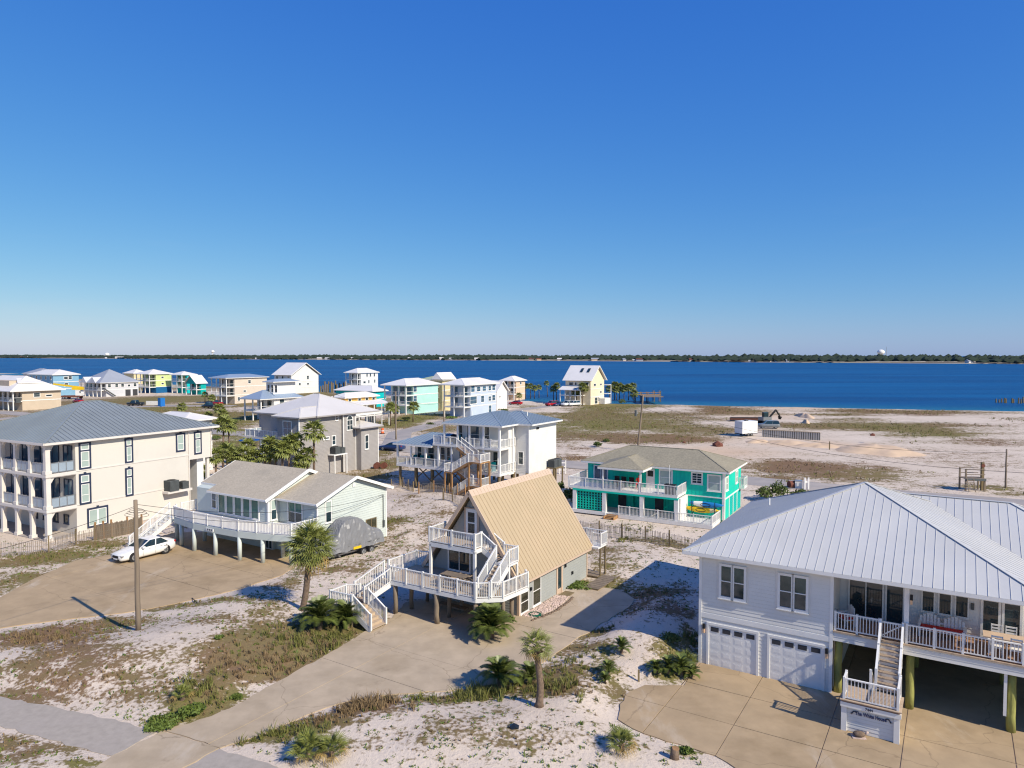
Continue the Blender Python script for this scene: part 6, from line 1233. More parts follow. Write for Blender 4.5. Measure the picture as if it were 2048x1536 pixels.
for k, (u, v) in enumerate(spots):
    x = (u - CX) / F; y = 1500.0
    for _ in range(30): y = float(fs(x * y)) + 16
    s_ = rs2.uniform(.55, .95); w = rs2.uniform(10, 22) * s_; t = thing('shore_house', ORD[k] + ' tiny house from the left along the far shore', 'house', (x * y, y, .8), rs2.uniform(-.4, .4), 'tiny houses on the far shore')
    MB().box(-w / 2, w / 2, -5, 5, 0, 4.5 * s_).build('wall', rs2.choice(['w_white', 'w_cream', 'w_white', 'w_beige']), t)
    MB().ext([(-w / 2 - 1, -6, 4.5 * s_), (-w / 2 - 1, 6, 4.5 * s_), (-w / 2 - 1, 0, 8 * s_)], (w + 2, 0, 0)).build('roof', rs2.choice(['r_white', 'rust', 'r_grey', 'r_white']), t)
def water_tower(label, u, v_top, dist, r):
    x = (u - CX) / F * dist; zt = CAMH + (HZ - v_top) / F * dist; t = thing('water_tower', label, 'water tower', (x, dist, 0), 0, 'water towers on the skyline')
    MB().loft([[(r * math.sin(a) * math.cos(b_), r * math.sin(a) * math.sin(b_), zt - r * .75 + r * .75 * math.cos(a)) for b_ in [j * math.pi / 8 for j in range(16)]] for a in [.05 + i * .38 for i in range(9)]]).build('tank', 'white_vinyl', t, True); MB().cyl((0, 0, 0), (0, 0, zt - r), r * .22, n=10).build('stem', 'white_paint', t)
water_tower('white water tower over the trees at the far left', 215, 705.5, 4000, 12); water_tower('slender white water tower left of centre on the skyline', 426, 700.5, 3600, 9); water_tower('pale round water tower rising over the trees at right', 1761, 699, 1700, 8.5)
tag(MB().cyl(((1772 - CX) / F * 1750, 1750, 0), ((1772 - CX) / F * 1750, 1750, CAMH + 16 / F * 1750), .7, .4, 6).build('radio_mast', 'steel', None), 'thin radio mast beside the water tower at right', 'mast')
# ================================================================== plants
rp = random.Random(77)
def gz(x, y): return float(height(np.array([x]), np.array([y]))[0])
def fan_frond(seed, pet=.75, blade=.8, n=18, spread=1.9, droop=.35, w=.05):
    r = random.Random(seed); mb = MB()
    mb.beam((0, 0, 0), (pet * .55, 0, pet * .10), .035, .02); mb.beam((pet * .55, 0, pet * .10), (pet, 0, pet * .08), .03, .018)
    c = Vector((pet, 0, pet * .08))
    for i in range(n):
        a = (i / (n - 1) - .5) * 2 * spread; l = blade * (1 - .28 * abs(a) / spread) * r.uniform(.88, 1.08)
        d = Vector((math.cos(a), math.sin(a), 0)); s = Vector((-d.y, d.x, 0)); k = droop * r.uniform(.6, 1.5)
        p1 = c + d * l * .5 + Vector((0, 0, .03 - k * .08)); p2 = c + d * l + Vector((0, 0, -k * l * .6))
        mb.add([c, p1 + s * w * .6 + Vector((0, 0, .015)), p1 - s * w * .6 + Vector((0, 0, .015)), p2, p1 - Vector((0, 0, .015))], [(0, 4, 1), (0, 2, 4), (4, 3, 1), (2, 3, 4)])
    return mb
def sago_frond(seed, L_=1.15, n=26):
    r = random.Random(seed); mb = MB(); pts = [Vector((L_ * t, 0, .42 * L_ * math.sin(t * 2.3) - .12 * L_ * t * t)) for t in [i / 8 for i in range(9)]]
    mb.tube(pts, [.018 - .0015 * i for i in range(9)], 4)
    for i in range(n):
        t = .12 + .88 * i / n; k = min(7, int(t * 8)); p = pts[k].lerp(pts[k + 1], t * 8 - k); l = .26 * (math.sin(min(1, t * 1.6) * 1.57)) * (1.15 - .7 * t ** 3)
        for s in (-1, 1):
            q = p + Vector((l * .55, s * l, .05 * l)); mb.add([p - Vector((.02, 0, 0)), p + Vector((.05, 0, 0)), q], [(0, 1, 2)])
    return mb
FAN = [fan_frond(i).mesh('frond') for i in range(3)]; FAN_DRY = [fan_frond(9, droop=1.2, n=12).mesh('frond')]; SAGO = [sago_frond(i).mesh('frond') for i in range(3)]
for m_ in FAN: m_.materials.append(M['frond'])
for m_ in FAN_DRY: m_.materials.append(M['frond_dry'])
for m_ in SAGO: m_.materials.append(M['frond_dark'])
def orient(o, az, el, roll=0.0, s=1.0):
    o.rotation_euler = (Matrix.Rotation(az, 4, 'Z') @ Matrix.Rotation(-el, 4, 'Y') @ Matrix.Rotation(roll, 4, 'X')).to_euler(); o.scale = (s, s, s)
def crown_fronds(par, c, n, r, dry=.15, meshes=None, spread=(-.9, 1.4)):
    for i in range(n):
        t = i / n; el = spread[1] + (spread[0] - spread[1]) * t ** .8 + rp.uniform(-.12, .12); az = i * 2.39996 + rp.uniform(-.25, .25)
        ms = FAN_DRY if (t > 1 - dry) else (meshes or FAN)
        o = obj('frond', rp.choice(ms), None, par, c); orient(o, az, el, rp.uniform(-.3, .3), r * rp.uniform(.85, 1.1) / 1.5)
def near_palm(label, ub, vb, uc, vc, r_px, n, tr=(.2, .15), dry=.15):
    g = at(ub, vb); g.z = gz(g.x, g.y); top = Vector((g.x + (uc - ub) * g.y / F, g.y + .2, zat(g, vc) )); hgt = top.z - g.z
    t = thing('palm_tree', label, 'palm', g); k = top - g
    pts = []; rad = []
    for i in range(15):
        s = i / 14; pts.append((k.x * (s ** 1.6) + .1 * math.sin(s * 5) * hgt / 4, k.y * s, k.z * s)); rad.append(tr[0] * (1 - s) + tr[1] * s + .012 * (i % 2) + (.06 if i == 0 else 0))
    MB().tube(pts, rad, 12).build('trunk', 'trunk', t, True)
    b_ = MB()
    for i in range(26):
        a = i * 2.4; z = k.z - .02 - .035 * i * .35; b_.tube([(pts[-1][0] + .1 * math.cos(a), pts[-1][1] + .1 * math.sin(a), z - .25), (pts[-1][0] + .25 * math.cos(a), pts[-1][1] + .25 * math.sin(a), z + .02)], [.05, .025], 4)
    b_.build('boots', 'trunk', t)
    crown_fronds(t, Vector(pts[-1]), n, r_px * g.y / F, dry)
    return t
near_palm('leaning palm with a dense crown beside the A-frame stairs', 606, 1232, 626, 1098, 60, 58, (.2, .17), .2)
near_palm('small straight palm with a sparse crown in the foreground sand', 1078, 1430, 1077, 1297, 42, 26, (.17, .12), .3)
def sago(label, u, v, r_px, n=34, z=.0):
    g = at(u, v); g.z = gz(g.x, g.y) + z; t = thing('sago_palm', label, 'sago palm', g, 0, 'sago palms'); r = r_px * g.y / F
    MB().cyl((0, 0, 0), (0, 0, .35 * r), .16 * r, .13 * r, 9).build('trunk', 'trunk', t)
    for i in range(n):
        t_ = i / n; o = obj('frond', SAGO[i % 3], None, t, (0, 0, .33 * r)); orient(o, i * 2.39996, 1.05 - 1.25 * t_ + rp.uniform(-.1, .1), rp.uniform(-.2, .2), r * rp.uniform(.85, 1.1) / 1.05)
sago('large sago palm left of the A-frame stair foot, nearer the leaning palm', 640, 1264, 44, 64); sago('large sago palm growing right against the A-frame stair foot', 694, 1256, 40, 58)
sago('big dark sago palm in front of the A-frame deck posts', 982, 1277, 47, 76); sago('dark sago palm on the near edge of the A-frame driveway', 1000, 1373, 43, 62); sago('small sago palm behind the foreground palm trunk', 1060, 1369, 29, 44)
for k, (u, v, r) in enumerate(((1312, 1352, 20), (1336, 1352, 26), (1362, 1352, 30), (1384, 1356, 20), (1217, 1358, 20), (1243, 1322, 22), (1210, 1372, 15))):
    sago(('leftmost small sago in the bed left of the garages', 'second small sago in the bed left of the garages', 'widest sago in the bed left of the garages', 'small sago nearest the left garage door corner', 'middle small sago on the dune top', 'highest small sago on the dune', 'lowest small sago on the dune')[k], u, v, r, 34)
def palmetto(label, u, v, r_px, n=26, dry=.15):
    g = at(u, v); g.z = gz(g.x, g.y); t = thing('palmetto', label, 'palmetto', g, 0, 'trunkless fan palms'); MB().cyl((0, 0, -.1), (0, 0, .3), .14, .1, 8).build('trunk', 'trunk', t)
    crown_fronds(t, Vector((0, 0, .2)), n, r_px * g.y / F, dry, spread=(.05, 1.45))
palmetto('fan palm clump at the bottom edge, left one of the pair', 618, 1520, 52, 30); palmetto('yellowing fan palm at the bottom edge, right one of the pair', 664, 1520, 44, 26, .3); palmetto('round fan palm near the stump at the bottom edge', 1243, 1512, 40, 30, .25); palmetto('fan palm among green plants near the path', 365, 1412, 26, 22); palmetto('bright fan palm left of the garage wall', 1372, 1335, 30, 26, .1)
# smaller palms further back: one crown mesh each kind
def crown_mesh(seed, n, leaf=9, r=1.0):
    r0 = random.Random(seed); mb = MB()
    for i in range(n):
        f = fan_frond(seed * 50 + i, .5 * r, .62 * r, leaf, 1.7, .6, .13 * r); t = i / n
        R_ = Matrix.Rotation(i * 2.39996, 4, 'Z') @ Matrix.Rotation(-(1.3 - 2.1 * t), 4, 'Y') @ Matrix.Rotation(r0.uniform(-.4, .4), 4, 'X')
        mb.add([R_ @ Vector(v) for v in f.v], f.f)
    return mb.mesh('crown')
CROWN = [crown_mesh(i, 24) for i in range(3)]
for m_ in CROWN: m_.materials.append(M['frond'])
def far_palm(label, ub, vb, uc, vc, r_px, group):
    g = at(ub, vb); t = thing('palm_tree', label, 'palm', g, rp.uniform(0, 6), group); hgt = max(.6, zat(g, vc)); r = r_px * g.y / F; lean = (uc - ub) * g.y / F
    R_ = Matrix.Rotation(-t.rotation_euler.z, 3, 'Z'); tp = R_ @ Vector((lean, 0, hgt))
    MB().tube([(0, 0, -.1), (tp.x * .3, tp.y * .3, hgt * .5), (tp.x, tp.y, hgt)], [.17, .14, .13], 7).build('trunk', 'trunk', t, True)
    o = obj('crown', rp.choice(CROWN), None, t, tp); s = r / .74; o.scale = (s, s, s)
MIDP = [(565, 975, 566, 900, 18, 'fuller palm between the low pair before the taupe house'), (541, 972, 541, 890, 16, 'palm rising in front of the taupe house balcony'), (616, 972, 615, 912, 17, 'leafy palm left of the tall one by the taupe house wall'), (455, 960, 455, 905, 18, 'broad low palm below the two tall ones'), (498, 960, 497, 893, 15, 'palm just left of the taupe house balcony posts'), (628, 972, 629, 864, 21, 'tall palm standing against the taupe house wall'), (578, 972, 579, 893, 19, 'bushy palm in front of the taupe house deck, second from its corner'), (593, 972, 592, 882, 16, 'dark palm at the front corner of the taupe house'), (552, 972, 552, 905, 19, 'low palm left of the pair before the taupe house'), (530, 972, 531, 910, 17, 'low palm below the taupe house balcony'), (605, 972, 604, 925, 16, 'stubby palm at the foot of the taupe house wall'), (446, 940, 449, 851, 17, 'tallest palm between the beige and taupe houses'), (460, 925, 458, 853, 15, 'second tall palm between the beige and taupe houses'), (437, 850, 439, 818, 10, 'palm by the far lawn left of the blue-grey roofed house'), (447, 853, 447, 828, 9, 'lower palm beside the one by the far lawn'), (418, 848, 417, 832, 8, 'small palm on the lawn left of the far pair'), (363, 828, 364, 815, 9, 'palm in front of the blue portable toilet'), (402, 960, 401, 944, 15, 'palm against the back corner of the beige house'), (432, 972, 433, 914, 15, 'bushy palm at the left end of the garden row'), (468, 972, 468, 912, 16, 'bushy palm in the middle of the garden row'), (488, 972, 488, 910, 16, 'bushy palm at the right end of the garden row'), (510, 972, 509, 915, 15, 'low bushy palm below the blue umbrella'), (410, 806, 410, 790, 6, 'thin palm left of the pale beige balcony house'), (424, 815, 424, 796, 7, 'palm left of the dark pickup'), (826, 844, 828, 814, 10, 'neat palm in front of the mint green house'), (781, 852, 781, 815, 10, 'left one of the two palms beside the orange house'), (790, 848, 790, 818, 9, 'right one of the two palms beside the orange house'), (1038, 807, 1038, 792, 6, 'little palm above the red car')]
for a in MIDP: far_palm(a[5], *a[:5], 'palms among the houses')
for k, (ub, vb, uc, vc, r) in enumerate([(1020, 797, 1020, 776, 6), (1039, 792, 1040, 771, 5), (1051, 797, 1052, 773, 6), (1061, 797, 1061, 773, 6), (1069, 797, 1069, 777, 6), (1078, 796, 1078, 775, 5), (1095, 793, 1093, 767, 5)]): far_palm(('first', 'second', 'third', 'fourth', 'fifth', 'sixth', 'tall thin seventh')[k] + ' palm counted rightward from the peach house', ub, vb, uc, vc, r, 'palms along the sound')
for k, (ub, vb, uc, vc, r) in enumerate([(1107, 804, 1107, 778, 7), (1113, 803, 1113, 773, 7), (1153, 810, 1153, 785, 8), (1165, 811, 1165, 774, 8), (1172, 810, 1172, 777, 8)]): far_palm(('first', 'second', 'third', 'fourth', 'fifth')[k] + ' palm from the left along the parked cars at the yellow house', ub, vb, uc, vc, r, 'palms along the sound')
for k, (ub, vb, uc, vc, r) in enumerate([(1219, 800, 1219, 778, 8), (1229, 799, 1230, 772, 8), (1233, 800, 1232, 780, 7), (1239, 799, 1239, 774, 8), (1248, 800, 1248, 778, 8), (1257, 800, 1257, 777, 8), (1266, 799, 1266, 773, 7), (1268, 802, 1268, 788, 8)]): far_palm(('first', 'second', 'third', 'fourth', 'fifth', 'sixth', 'seventh', 'eighth')[k] + ' palm right of the pale yellow waterfront house', ub, vb, uc, vc, r, 'palms along the sound')
# leafy bushes
def bush(label, u, v, w_px, h_px, n=420, m='shrub', leaf=.16, cat='shrub'):
    g = at(u, v); g.z = gz(g.x, g.y); rx = w_px * g.y / F; rz = h_px * g.y / F; t = thing('leafy_bush', label, cat, g); mb = MB(); lf = max(leaf, rx * .1)
    lobes = [(rp.uniform(-.5, .5) * rx, rp.uniform(-.4, .4) * rx, rp.uniform(.35, .75) * rz, rp.uniform(.4, .65)) for _ in range(7)]
    for i in range(n):
        lx, ly, lz, k = rp.choice(lobes); a, b_ = rp.uniform(0, 6.28), math.acos(rp.uniform(-.6, 1)); q = rp.uniform(.6, 1.05)
        p = Vector((lx + k * rx * q * math.sin(b_) * math.cos(a), ly + k * rx * q * math.sin(b_) * math.sin(a), max(.02, lz + k * rz * q * math.cos(b_) * .7)))
        d = Vector((rp.gauss(0, 1), rp.gauss(0, 1), rp.gauss(.4, 1))).normalized(); e = d.orthogonal().normalized(); e = (Matrix.Rotation(rp.uniform(0, 6.28), 3, d) @ e) * lf; f = d.cross(e) * .5
        mb.add([p - e, p + f, p + e, p - f], [(0, 1, 2, 3)])
    mb.build('foliage', m, t)
    st = MB()
    for lx, ly, lz, k in lobes[:4]: st.tube([(0, 0, 0), (lx * .7, ly * .7, lz)], [.03, .015], 5)
    st.build('stem', 'trunk', t)
bush('green bush at the left end behind the white house roof', 1530, 1002, 18, 28); bush('wide green bush behind the white house roof', 1562, 1000, 24, 32, 520); bush('lower green bush at the right behind the white house roof', 1598, 1000, 22, 20)
bush('dark bush in the gap between the A-frame and the teal house', 1143, 1002, 18, 28, 420); bush('narrow spiky bush behind the A-frame ridge end', 1122, 985, 9, 20, 200)
bush('round dark bush in the open field', 1195, 893, 11, 9); bush('flatter bush next to the round one in the field', 1213, 884, 8, 6, 200)
bush('large dark bush right of the pale yellow waterfront house', 1242, 806, 12, 12, 300); bush('clump of dark bushes below the mint house palms', 812, 843, 10, 8, 240); bush('dark bush beside the side street', 862, 850, 9, 5, 200)
bush('bright green low plant cluster at the path edge', 330, 1450, 42, 10, 700, 'leaf_green', .1); bush('bright green plant by the fan palm near the path', 388, 1430, 26, 16, 600, 'leaf_green', .1); bush('small green plant at the driveway edge left of centre', 472, 1398, 13, 8, 260, 'leaf_green', .08); bush('green plants at the back corner of the A-frame', 1150, 1172, 34, 5, 500, 'leaf_green', .08); bush('little green plant beside the hose', 1022, 1242, 9, 8, 160, 'leaf_green', .08); bush('bright green plant among the seaside grass by the left driveway', 438, 1310 , 10, 6, 150, 'leaf_green', .08)
bush('green plants on the sand near the garage bed', 1345, 1300, 22, 12, 420, 'grass_green', .1); bush('dark green plant in the bottom right sand', 1372, 1508, 18, 10, 300, 'leaf_green', .08)
for k, (u, v, w, hh) in enumerate([(440, 905, 22, 12), (480, 925, 24, 12), (520, 945, 20, 12), (560, 955, 26, 14), (600, 955, 22, 12), (425, 880, 16, 8), (470, 845, 14, 6), (735, 858, 14, 6), (905, 838, 16, 5), (1005, 822, 12, 4)]):
    bush(ORD[k] + ' low bush going back from the beige house towards the far street', u, v, w, hh, 300, 'shrub' if k % 2 else 'leaf_green')
# grass, as one mass of blades per colour
rng_ = np.random.default_rng(4)
def blades(name, X, Y, hgt, nb, m, label, width=.016, lean=.55, spread=.16):
    n = len(X); Z = height(X, Y); N = n * nb
    bx = np.repeat(X, nb) + rng_.normal(0, spread, N) * np.repeat(hgt, nb); by = np.repeat(Y, nb) + rng_.normal(0, spread, N) * np.repeat(hgt, nb); bz = np.repeat(Z, nb) - .03
    h = np.repeat(hgt, nb) * rng_.uniform(.5, 1.15, N); a = rng_.uniform(0, 6.283, N); ln = rng_.uniform(.1, lean, N) * h; w = width * (1 + h)
    dx, dy = np.cos(a), np.sin(a); b2 = rng_.uniform(0, 6.283, N); sx, sy = np.cos(b2) * w, np.sin(b2) * w
    v = np.empty((N, 5, 3)); v[:, 0] = np.stack([bx - sx, by - sy, bz], -1); v[:, 1] = np.stack([bx + sx, by + sy, bz], -1)
    mx, my, mz = bx + dx * ln * .35, by + dy * ln * .35, bz + h * .6
    v[:, 2] = np.stack([mx + sx * .7, my + sy * .7, mz], -1); v[:, 3] = np.stack([mx - sx * .7, my - sy * .7, mz], -1); v[:, 4] = np.stack([bx + dx * ln, by + dy * ln, bz + h], -1)
    k = np.arange(N)[:, None] * 5; me_ = bpy.data.meshes.new(name)
    q = np.concatenate([k + 0, k + 1, k + 2, k + 3], 1); t = np.concatenate([k + 3, k + 2, k + 4], 1)
    me_.from_pydata(v.reshape(-1, 3).tolist(), [], q.tolist() + t.tolist()); me_.update()
    return obj(name, me_, m, None, kind='stuff', label=label, category='grass')
def free(X, Y):
    d = np.full(X.shape, 9.)
    for p in SLABS: d = np.minimum(d, pdist(X, Y, p))
    for p in FOOT: d = np.minimum(d, pdist(X, Y, p) - .3)
    return d > .12
X = rng_.uniform(-50, 30, 90000); Y = 23 + 60 * rng_.random(90000) ** 1.25; vis = (np.abs(X) < Y * .76 + 2) & free(X, Y); X, Y = X[vis], Y[vis]
cv_, gr_ = veg(X, Y); nz = fbm(X, Y, 1.1, 91, 3); keep = rng_.random(len(X)) < np.clip((cv_ - .22) * 1.25 + (nz - .5) * 1.1, 0, 1) * .46; X, Y, cv_, gr_ = X[keep], Y[keep], cv_[keep], gr_[keep]
isg = rng_.random(len(X)) < gr_ * .95; hh = .09 + .26 * cv_ ** 1.5 * rng_.random(len(X)); print('tufts', len(X), isg.sum())
blades('dune_grass', X[isg], Y[isg], hh[isg], 9, 'grass_green', 'green dune grass scattered over the sand'); blades('dry_grass', X[~isg], Y[~isg], hh[~isg], 9, 'grass_brown', 'dry brown grass scattered over the sand')
def clumps(spec):
    xs_, ys_, hs_ = [], [], []
    for (u, v, ru, rv, n, h) in spec:
        for _ in range(int(n * .48)):
            p = at(u + rp.gauss(0, .62) * ru, v + rp.gauss(0, .62) * rv); xs_.append(p.x); ys_.append(p.y); hs_.append(h * rp.choice((.3, .42, .55, .75)))
    X, Y, H2 = np.array(xs_), np.array(ys_), np.array(hs_); k = free(X, Y); return X[k], Y[k], H2[k]
gx_, gy_, gh_ = clumps([(960, 1392, 45, 14, 90, .8), (1095, 1388, 60, 22, 120, .7), (762, 1240, 16, 18, 45, 1.0), (690, 1285, 45, 20, 90, .8), (610, 1300, 70, 26, 140, .7), (560, 1466, 80, 16, 130, .6), (490, 1474, 30, 10, 60, .6), (1385, 1285, 20, 10, 40, .6), (1196, 1262, 30, 5, 40, .5), (1140, 1330, 60, 20, 80, .5), (400, 1392, 40, 24, 70, .7), (240, 1097, 70, 8, 70, .5), (1280, 1062, 30, 6, 40, .5), (1245, 1082, 14, 5, 30, .6), (860, 1403, 60, 8, 60, .5), (1215, 1180, 30, 12, 50, .4), (50, 1115, 60, 10, 50, .5)])
blades('tall_grass', gx_, gy_, gh_, 16, 'grass_green', 'tall green grass clumps along the driveways', .014, .7, .2)
gx_, gy_, gh_ = clumps([(740, 1410, 50, 18, 170, .75), (700, 1425, 40, 14, 80, .6), (560, 1340, 50, 20, 90, .6), (450, 1350, 50, 20, 80, .5), (80, 1290, 120, 18, 220, .45), (650, 1300, 40, 18, 60, .7), (640, 1440, 50, 14, 60, .5), (1130, 1395, 40, 14, 60, .5)])
blades('tall_dry_grass', gx_, gy_, gh_, 14, 'grass_brown', 'tall brown grass clumps in the foreground', .014, .7, .2)
# seedlings: small flat rosettes on bare sand
X = rng_.uniform(-45, 26, 14000); Y = 23 + 48 * rng_.random(14000) ** 1.3; vis = (np.abs(X) < Y * .76 + 2) & free(X, Y); X, Y = X[vis], Y[vis]; nz = fbm(X, Y, .25, 95, 3); keep = rng_.random(len(X)) < np.clip((nz - .36) * 3, .06, .9); X, Y = X[keep], Y[keep]
blades('sand_seedlings', X, Y, rng_.uniform(.05, .16, len(X)), 6, 'leaf_green', 'small dark green seedlings dotted over the white sand', .035, 1.6, .5)
# low cover further back
X = rng_.uniform(-110, 130, 60000); Y = 76 + 150 * rng_.random(60000); vis = (np.abs(X) < Y * .76) & free(X, Y); X, Y = X[vis], Y[vis]; cv_, gr_ = veg(X, Y); keep = rng_.random(len(X)) < np.clip((cv_ - .35) * 1.2, 0, 1) * .55; X, Y, gr_ = X[keep], Y[keep], gr_[keep]; isg = rng_.random(len(X)) < gr_; print('far tufts', len(X))
blades('field_grass', X[isg], Y[isg], rng_.uniform(.15, .4, isg.sum()), 5, 'grass_green', 'green grass cover of the open field', .05, .8, .8); blades('field_dry_grass', X[~isg], Y[~isg], rng_.uniform(.12, .35, (~isg).sum()), 5, 'grass_brown', 'brown grass cover of the open field', .05, .8, .8)
# ================================================================== vehicles
def wheel(par, x, y, r=.33, w=.22, s=1):
    t = MB().cyl((x, y - w / 2, r), (x, y + w / 2, r), r, n=18).build('wheel', 'rubber', par); MB().cyl((x, y + s * (w / 2 - .02), r), (x, y + s * (w / 2 + .015), r), r * .66, r * .6, 14).build('rim', 'steel', t)
    hub = MB()
    for k in range(5): a = k * 1.2566; hub.beam((x, y + s * (w / 2 + .018), r), (x + r * .58 * math.cos(a), y + s * (w / 2 + .018), r + r * .58 * math.sin(a)), .05, .02)
    hub.build('spokes', 'ac_grey', t)
def car(label, loc, rz, m, kind='sedan', fine=False, group=None, cat='car'):
    """nose towards -x"""
    t = thing({'sedan': 'parked_car', 'suv': 'parked_suv', 'pickup': 'pickup_truck'}[kind], label, cat, loc, rz, group)
    if kind == 'sedan': st = [(-2.35, .30, .52, .55), (-2.28, .22, .66, .74), (-2.0, .2, .74, .84), (-1.3, .2, .86, .89), (-.75, .2, .95, .9), (.4, .2, .97, .91), (1.4, .2, 1.0, .9), (1.95, .22, 1.03, .86), (2.28, .28, 1.0, .76), (2.36, .38, .8, .66)]; base = (-.85, 1.75); top = (.05, 1.1); zt = 1.45; L_ = 1.35
    elif kind == 'suv': st = [(-2.3, .35, .8, .7), (-2.2, .3, .98, .86), (-1.2, .3, 1.05, .92), (1.9, .3, 1.08, .92), (2.3, .35, 1.05, .86)]; base = (-1.1, 2.25); top = (-.45, 2.0); zt = 1.75; L_ = 1.4
    else: st = [(-2.8, .4, .85, .75), (-2.65, .35, 1.02, .92), (-1.4, .35, 1.08, .95), (2.6, .35, 1.1, .95), (2.8, .4, 1.05, .9)]; base = (-1.4, .75); top = (-.75, .55); zt = 1.85; L_ = 1.75
    rings = []
    for (x, zb, zt_, w) in st:
        zm = zb + (zt_ - zb) * .55
        rings.append([(x, -w * .86, zb), (x, -w, zb + .12), (x, -w * 1.01, zm), (x, -w * .95, zt_ - .06), (x, -w * .8, zt_), (x, 0, zt_ + .025), (x, w * .8, zt_), (x, w * .95, zt_ - .06), (x, w * 1.01, zm), (x, w, zb + .12), (x, w * .86, zb)])
    MB().loft(rings).build('body', m, t, True)
    zb = st[len(st) // 2][2] - .03; hw = .82 if kind == 'sedan' else .85; tw = hw - .17
    g = MB(); g.loft([[(base[0], -hw, zb), (base[1], -hw, zb), (base[1], hw, zb), (base[0], hw, zb)], [(top[0], -tw, zt - .05), (top[1], -tw, zt - .05), (top[1], tw, zt - .05), (top[0], tw, zt - .05)]]); g.build('windows', 'glass_dark', t)
    MB().loft([[(top[0] - .04, -tw - .02, zt - .055), (top[1] + .04, -tw - .02, zt - .055), (top[1] + .04, tw + .02, zt - .055), (top[0] - .04, tw + .02, zt - .055)], [(top[0] + .12, -tw + .1, zt), (top[1] - .12, -tw + .1, zt), (top[1] - .12, tw - .1, zt), (top[0] + .12, tw - .1, zt)]]).build('roof', m, t)
    for s in (-1, 1):
        for a, c in ((base[0], top[0]), ((base[0] + base[1]) / 2 + .05, (top[0] + top[1]) / 2 + .05), (base[1], top[1])): MB().beam((a, s * (hw + .005), zb), (c, s * (tw + .005), zt - .05), .07, .05).build('pillar', m, t)
        for x in (-L_, L_): wheel(t, x, s * .78, .33 if kind == 'sedan' else .38, s=s)
        MB().box(st[1][0] - .03, st[1][0] + .22, s * .62 - .16, s * .62 + .16, st[1][2] - .16, st[1][2] - .03).build('headlight', 'steel', t); MB().box(st[-2][0] - .1, st[-2][0] + .06, s * .62 - .14, s * .62 + .14, st[-2][2] - .2, st[-2][2] - .04).build('tail_light', 'car_red', t)
        if fine:
            MB().box(-.72, -.5, s * .97 - .09, s * .97 + .09, .93, 1.07).build('mirror', m, t)
            for x in (.0, .95): MB().box(x - .1, x + .1, s * .915 - .01, s * .915 + .01, .78, .81).build('door_handle', 'steel', t)
            for x in (-.62, .42, 1.42): MB().box(x - .006, x + .006, s * .912 - .006, s * .912 + .006, .3, .9).build('door_seam', 'black', t)
            for x in (-L_, L_): MB().cyl((x, s * .86, .36), (x, s * .9, .36), .40, n=18).build('wheel_arch', 'black', t)
            for x in (-L_, L_): wheel(t, x, s * .83, .33, s=s) if False else None
    if fine: MB().box(-2.37, -2.3, -.38, .38, .42, .6).build('grille', 'black', t); MB().box(-2.36, -2.26, -.5, .5, .24, .36).build('air_intake', 'black', t); MB().box(-2.375, -2.36, -.26, .26, .3, .4).build('number_plate', 'white_vinyl', t)
    if kind == 'pickup': MB().box(.95, 2.7, -.8, .8, .95, 1.13).build('truck_bed', 'black', t)
    return t
hd_ = math.atan2(-2.27, -1.36); car('white sedan parked on the driveway at the foot of the deck stair', (-30.1, 57.45, .045), hd_ + math.pi, 'car_white', 'sedan', True)
g = at(782, 903); car('dark blue car parked on the street behind the stilt house', (g.x, g.y + 1, .08), TH + .15, 'car_blue')
for k, (lb, u, v, rz, m, kd) in enumerate((('dark pickup by the pale beige balcony house', 419, 817, TH, 'car_dark', 'pickup'), ('red pickup behind the dark one by the pale beige balcony house', 431, 811, TH, 'car_red', 'pickup'), ('dark pickup on the far gravel lot left of the white wall', 271, 812, TH + .3, 'car_dark', 'pickup'), ('dark red car half hidden by the beige house roof', 156, 806, TH, 'car_red', 'sedan'), ('bright red car by the steep white gable house', 1031, 810, TH, 'car_red', 'sedan'), ('dark red car, first of the row at the yellow house', 1104, 812, TH + 1.2, 'car_red', 'suv'), ('blue car, second of the row at the yellow house', 1119, 812, TH + 1.2, 'car_blue', 'sedan'), ('white pickup, third of the row at the yellow house', 1136, 812, TH + 1.4, 'car_white', 'pickup'), ('white car nearest the yellow house wall', 1147, 812, TH + 1.2, 'car_white', 'suv'), ('blue-grey off-roader beside the sheet-pile wall', 1537, 857, TH + .4, 'car_grey', 'suv'))):
    g = at(u, v); car(lb, (g.x, g.y, gz(g.x, g.y) + .05), rz, m, kd, group='far parked vehicles')
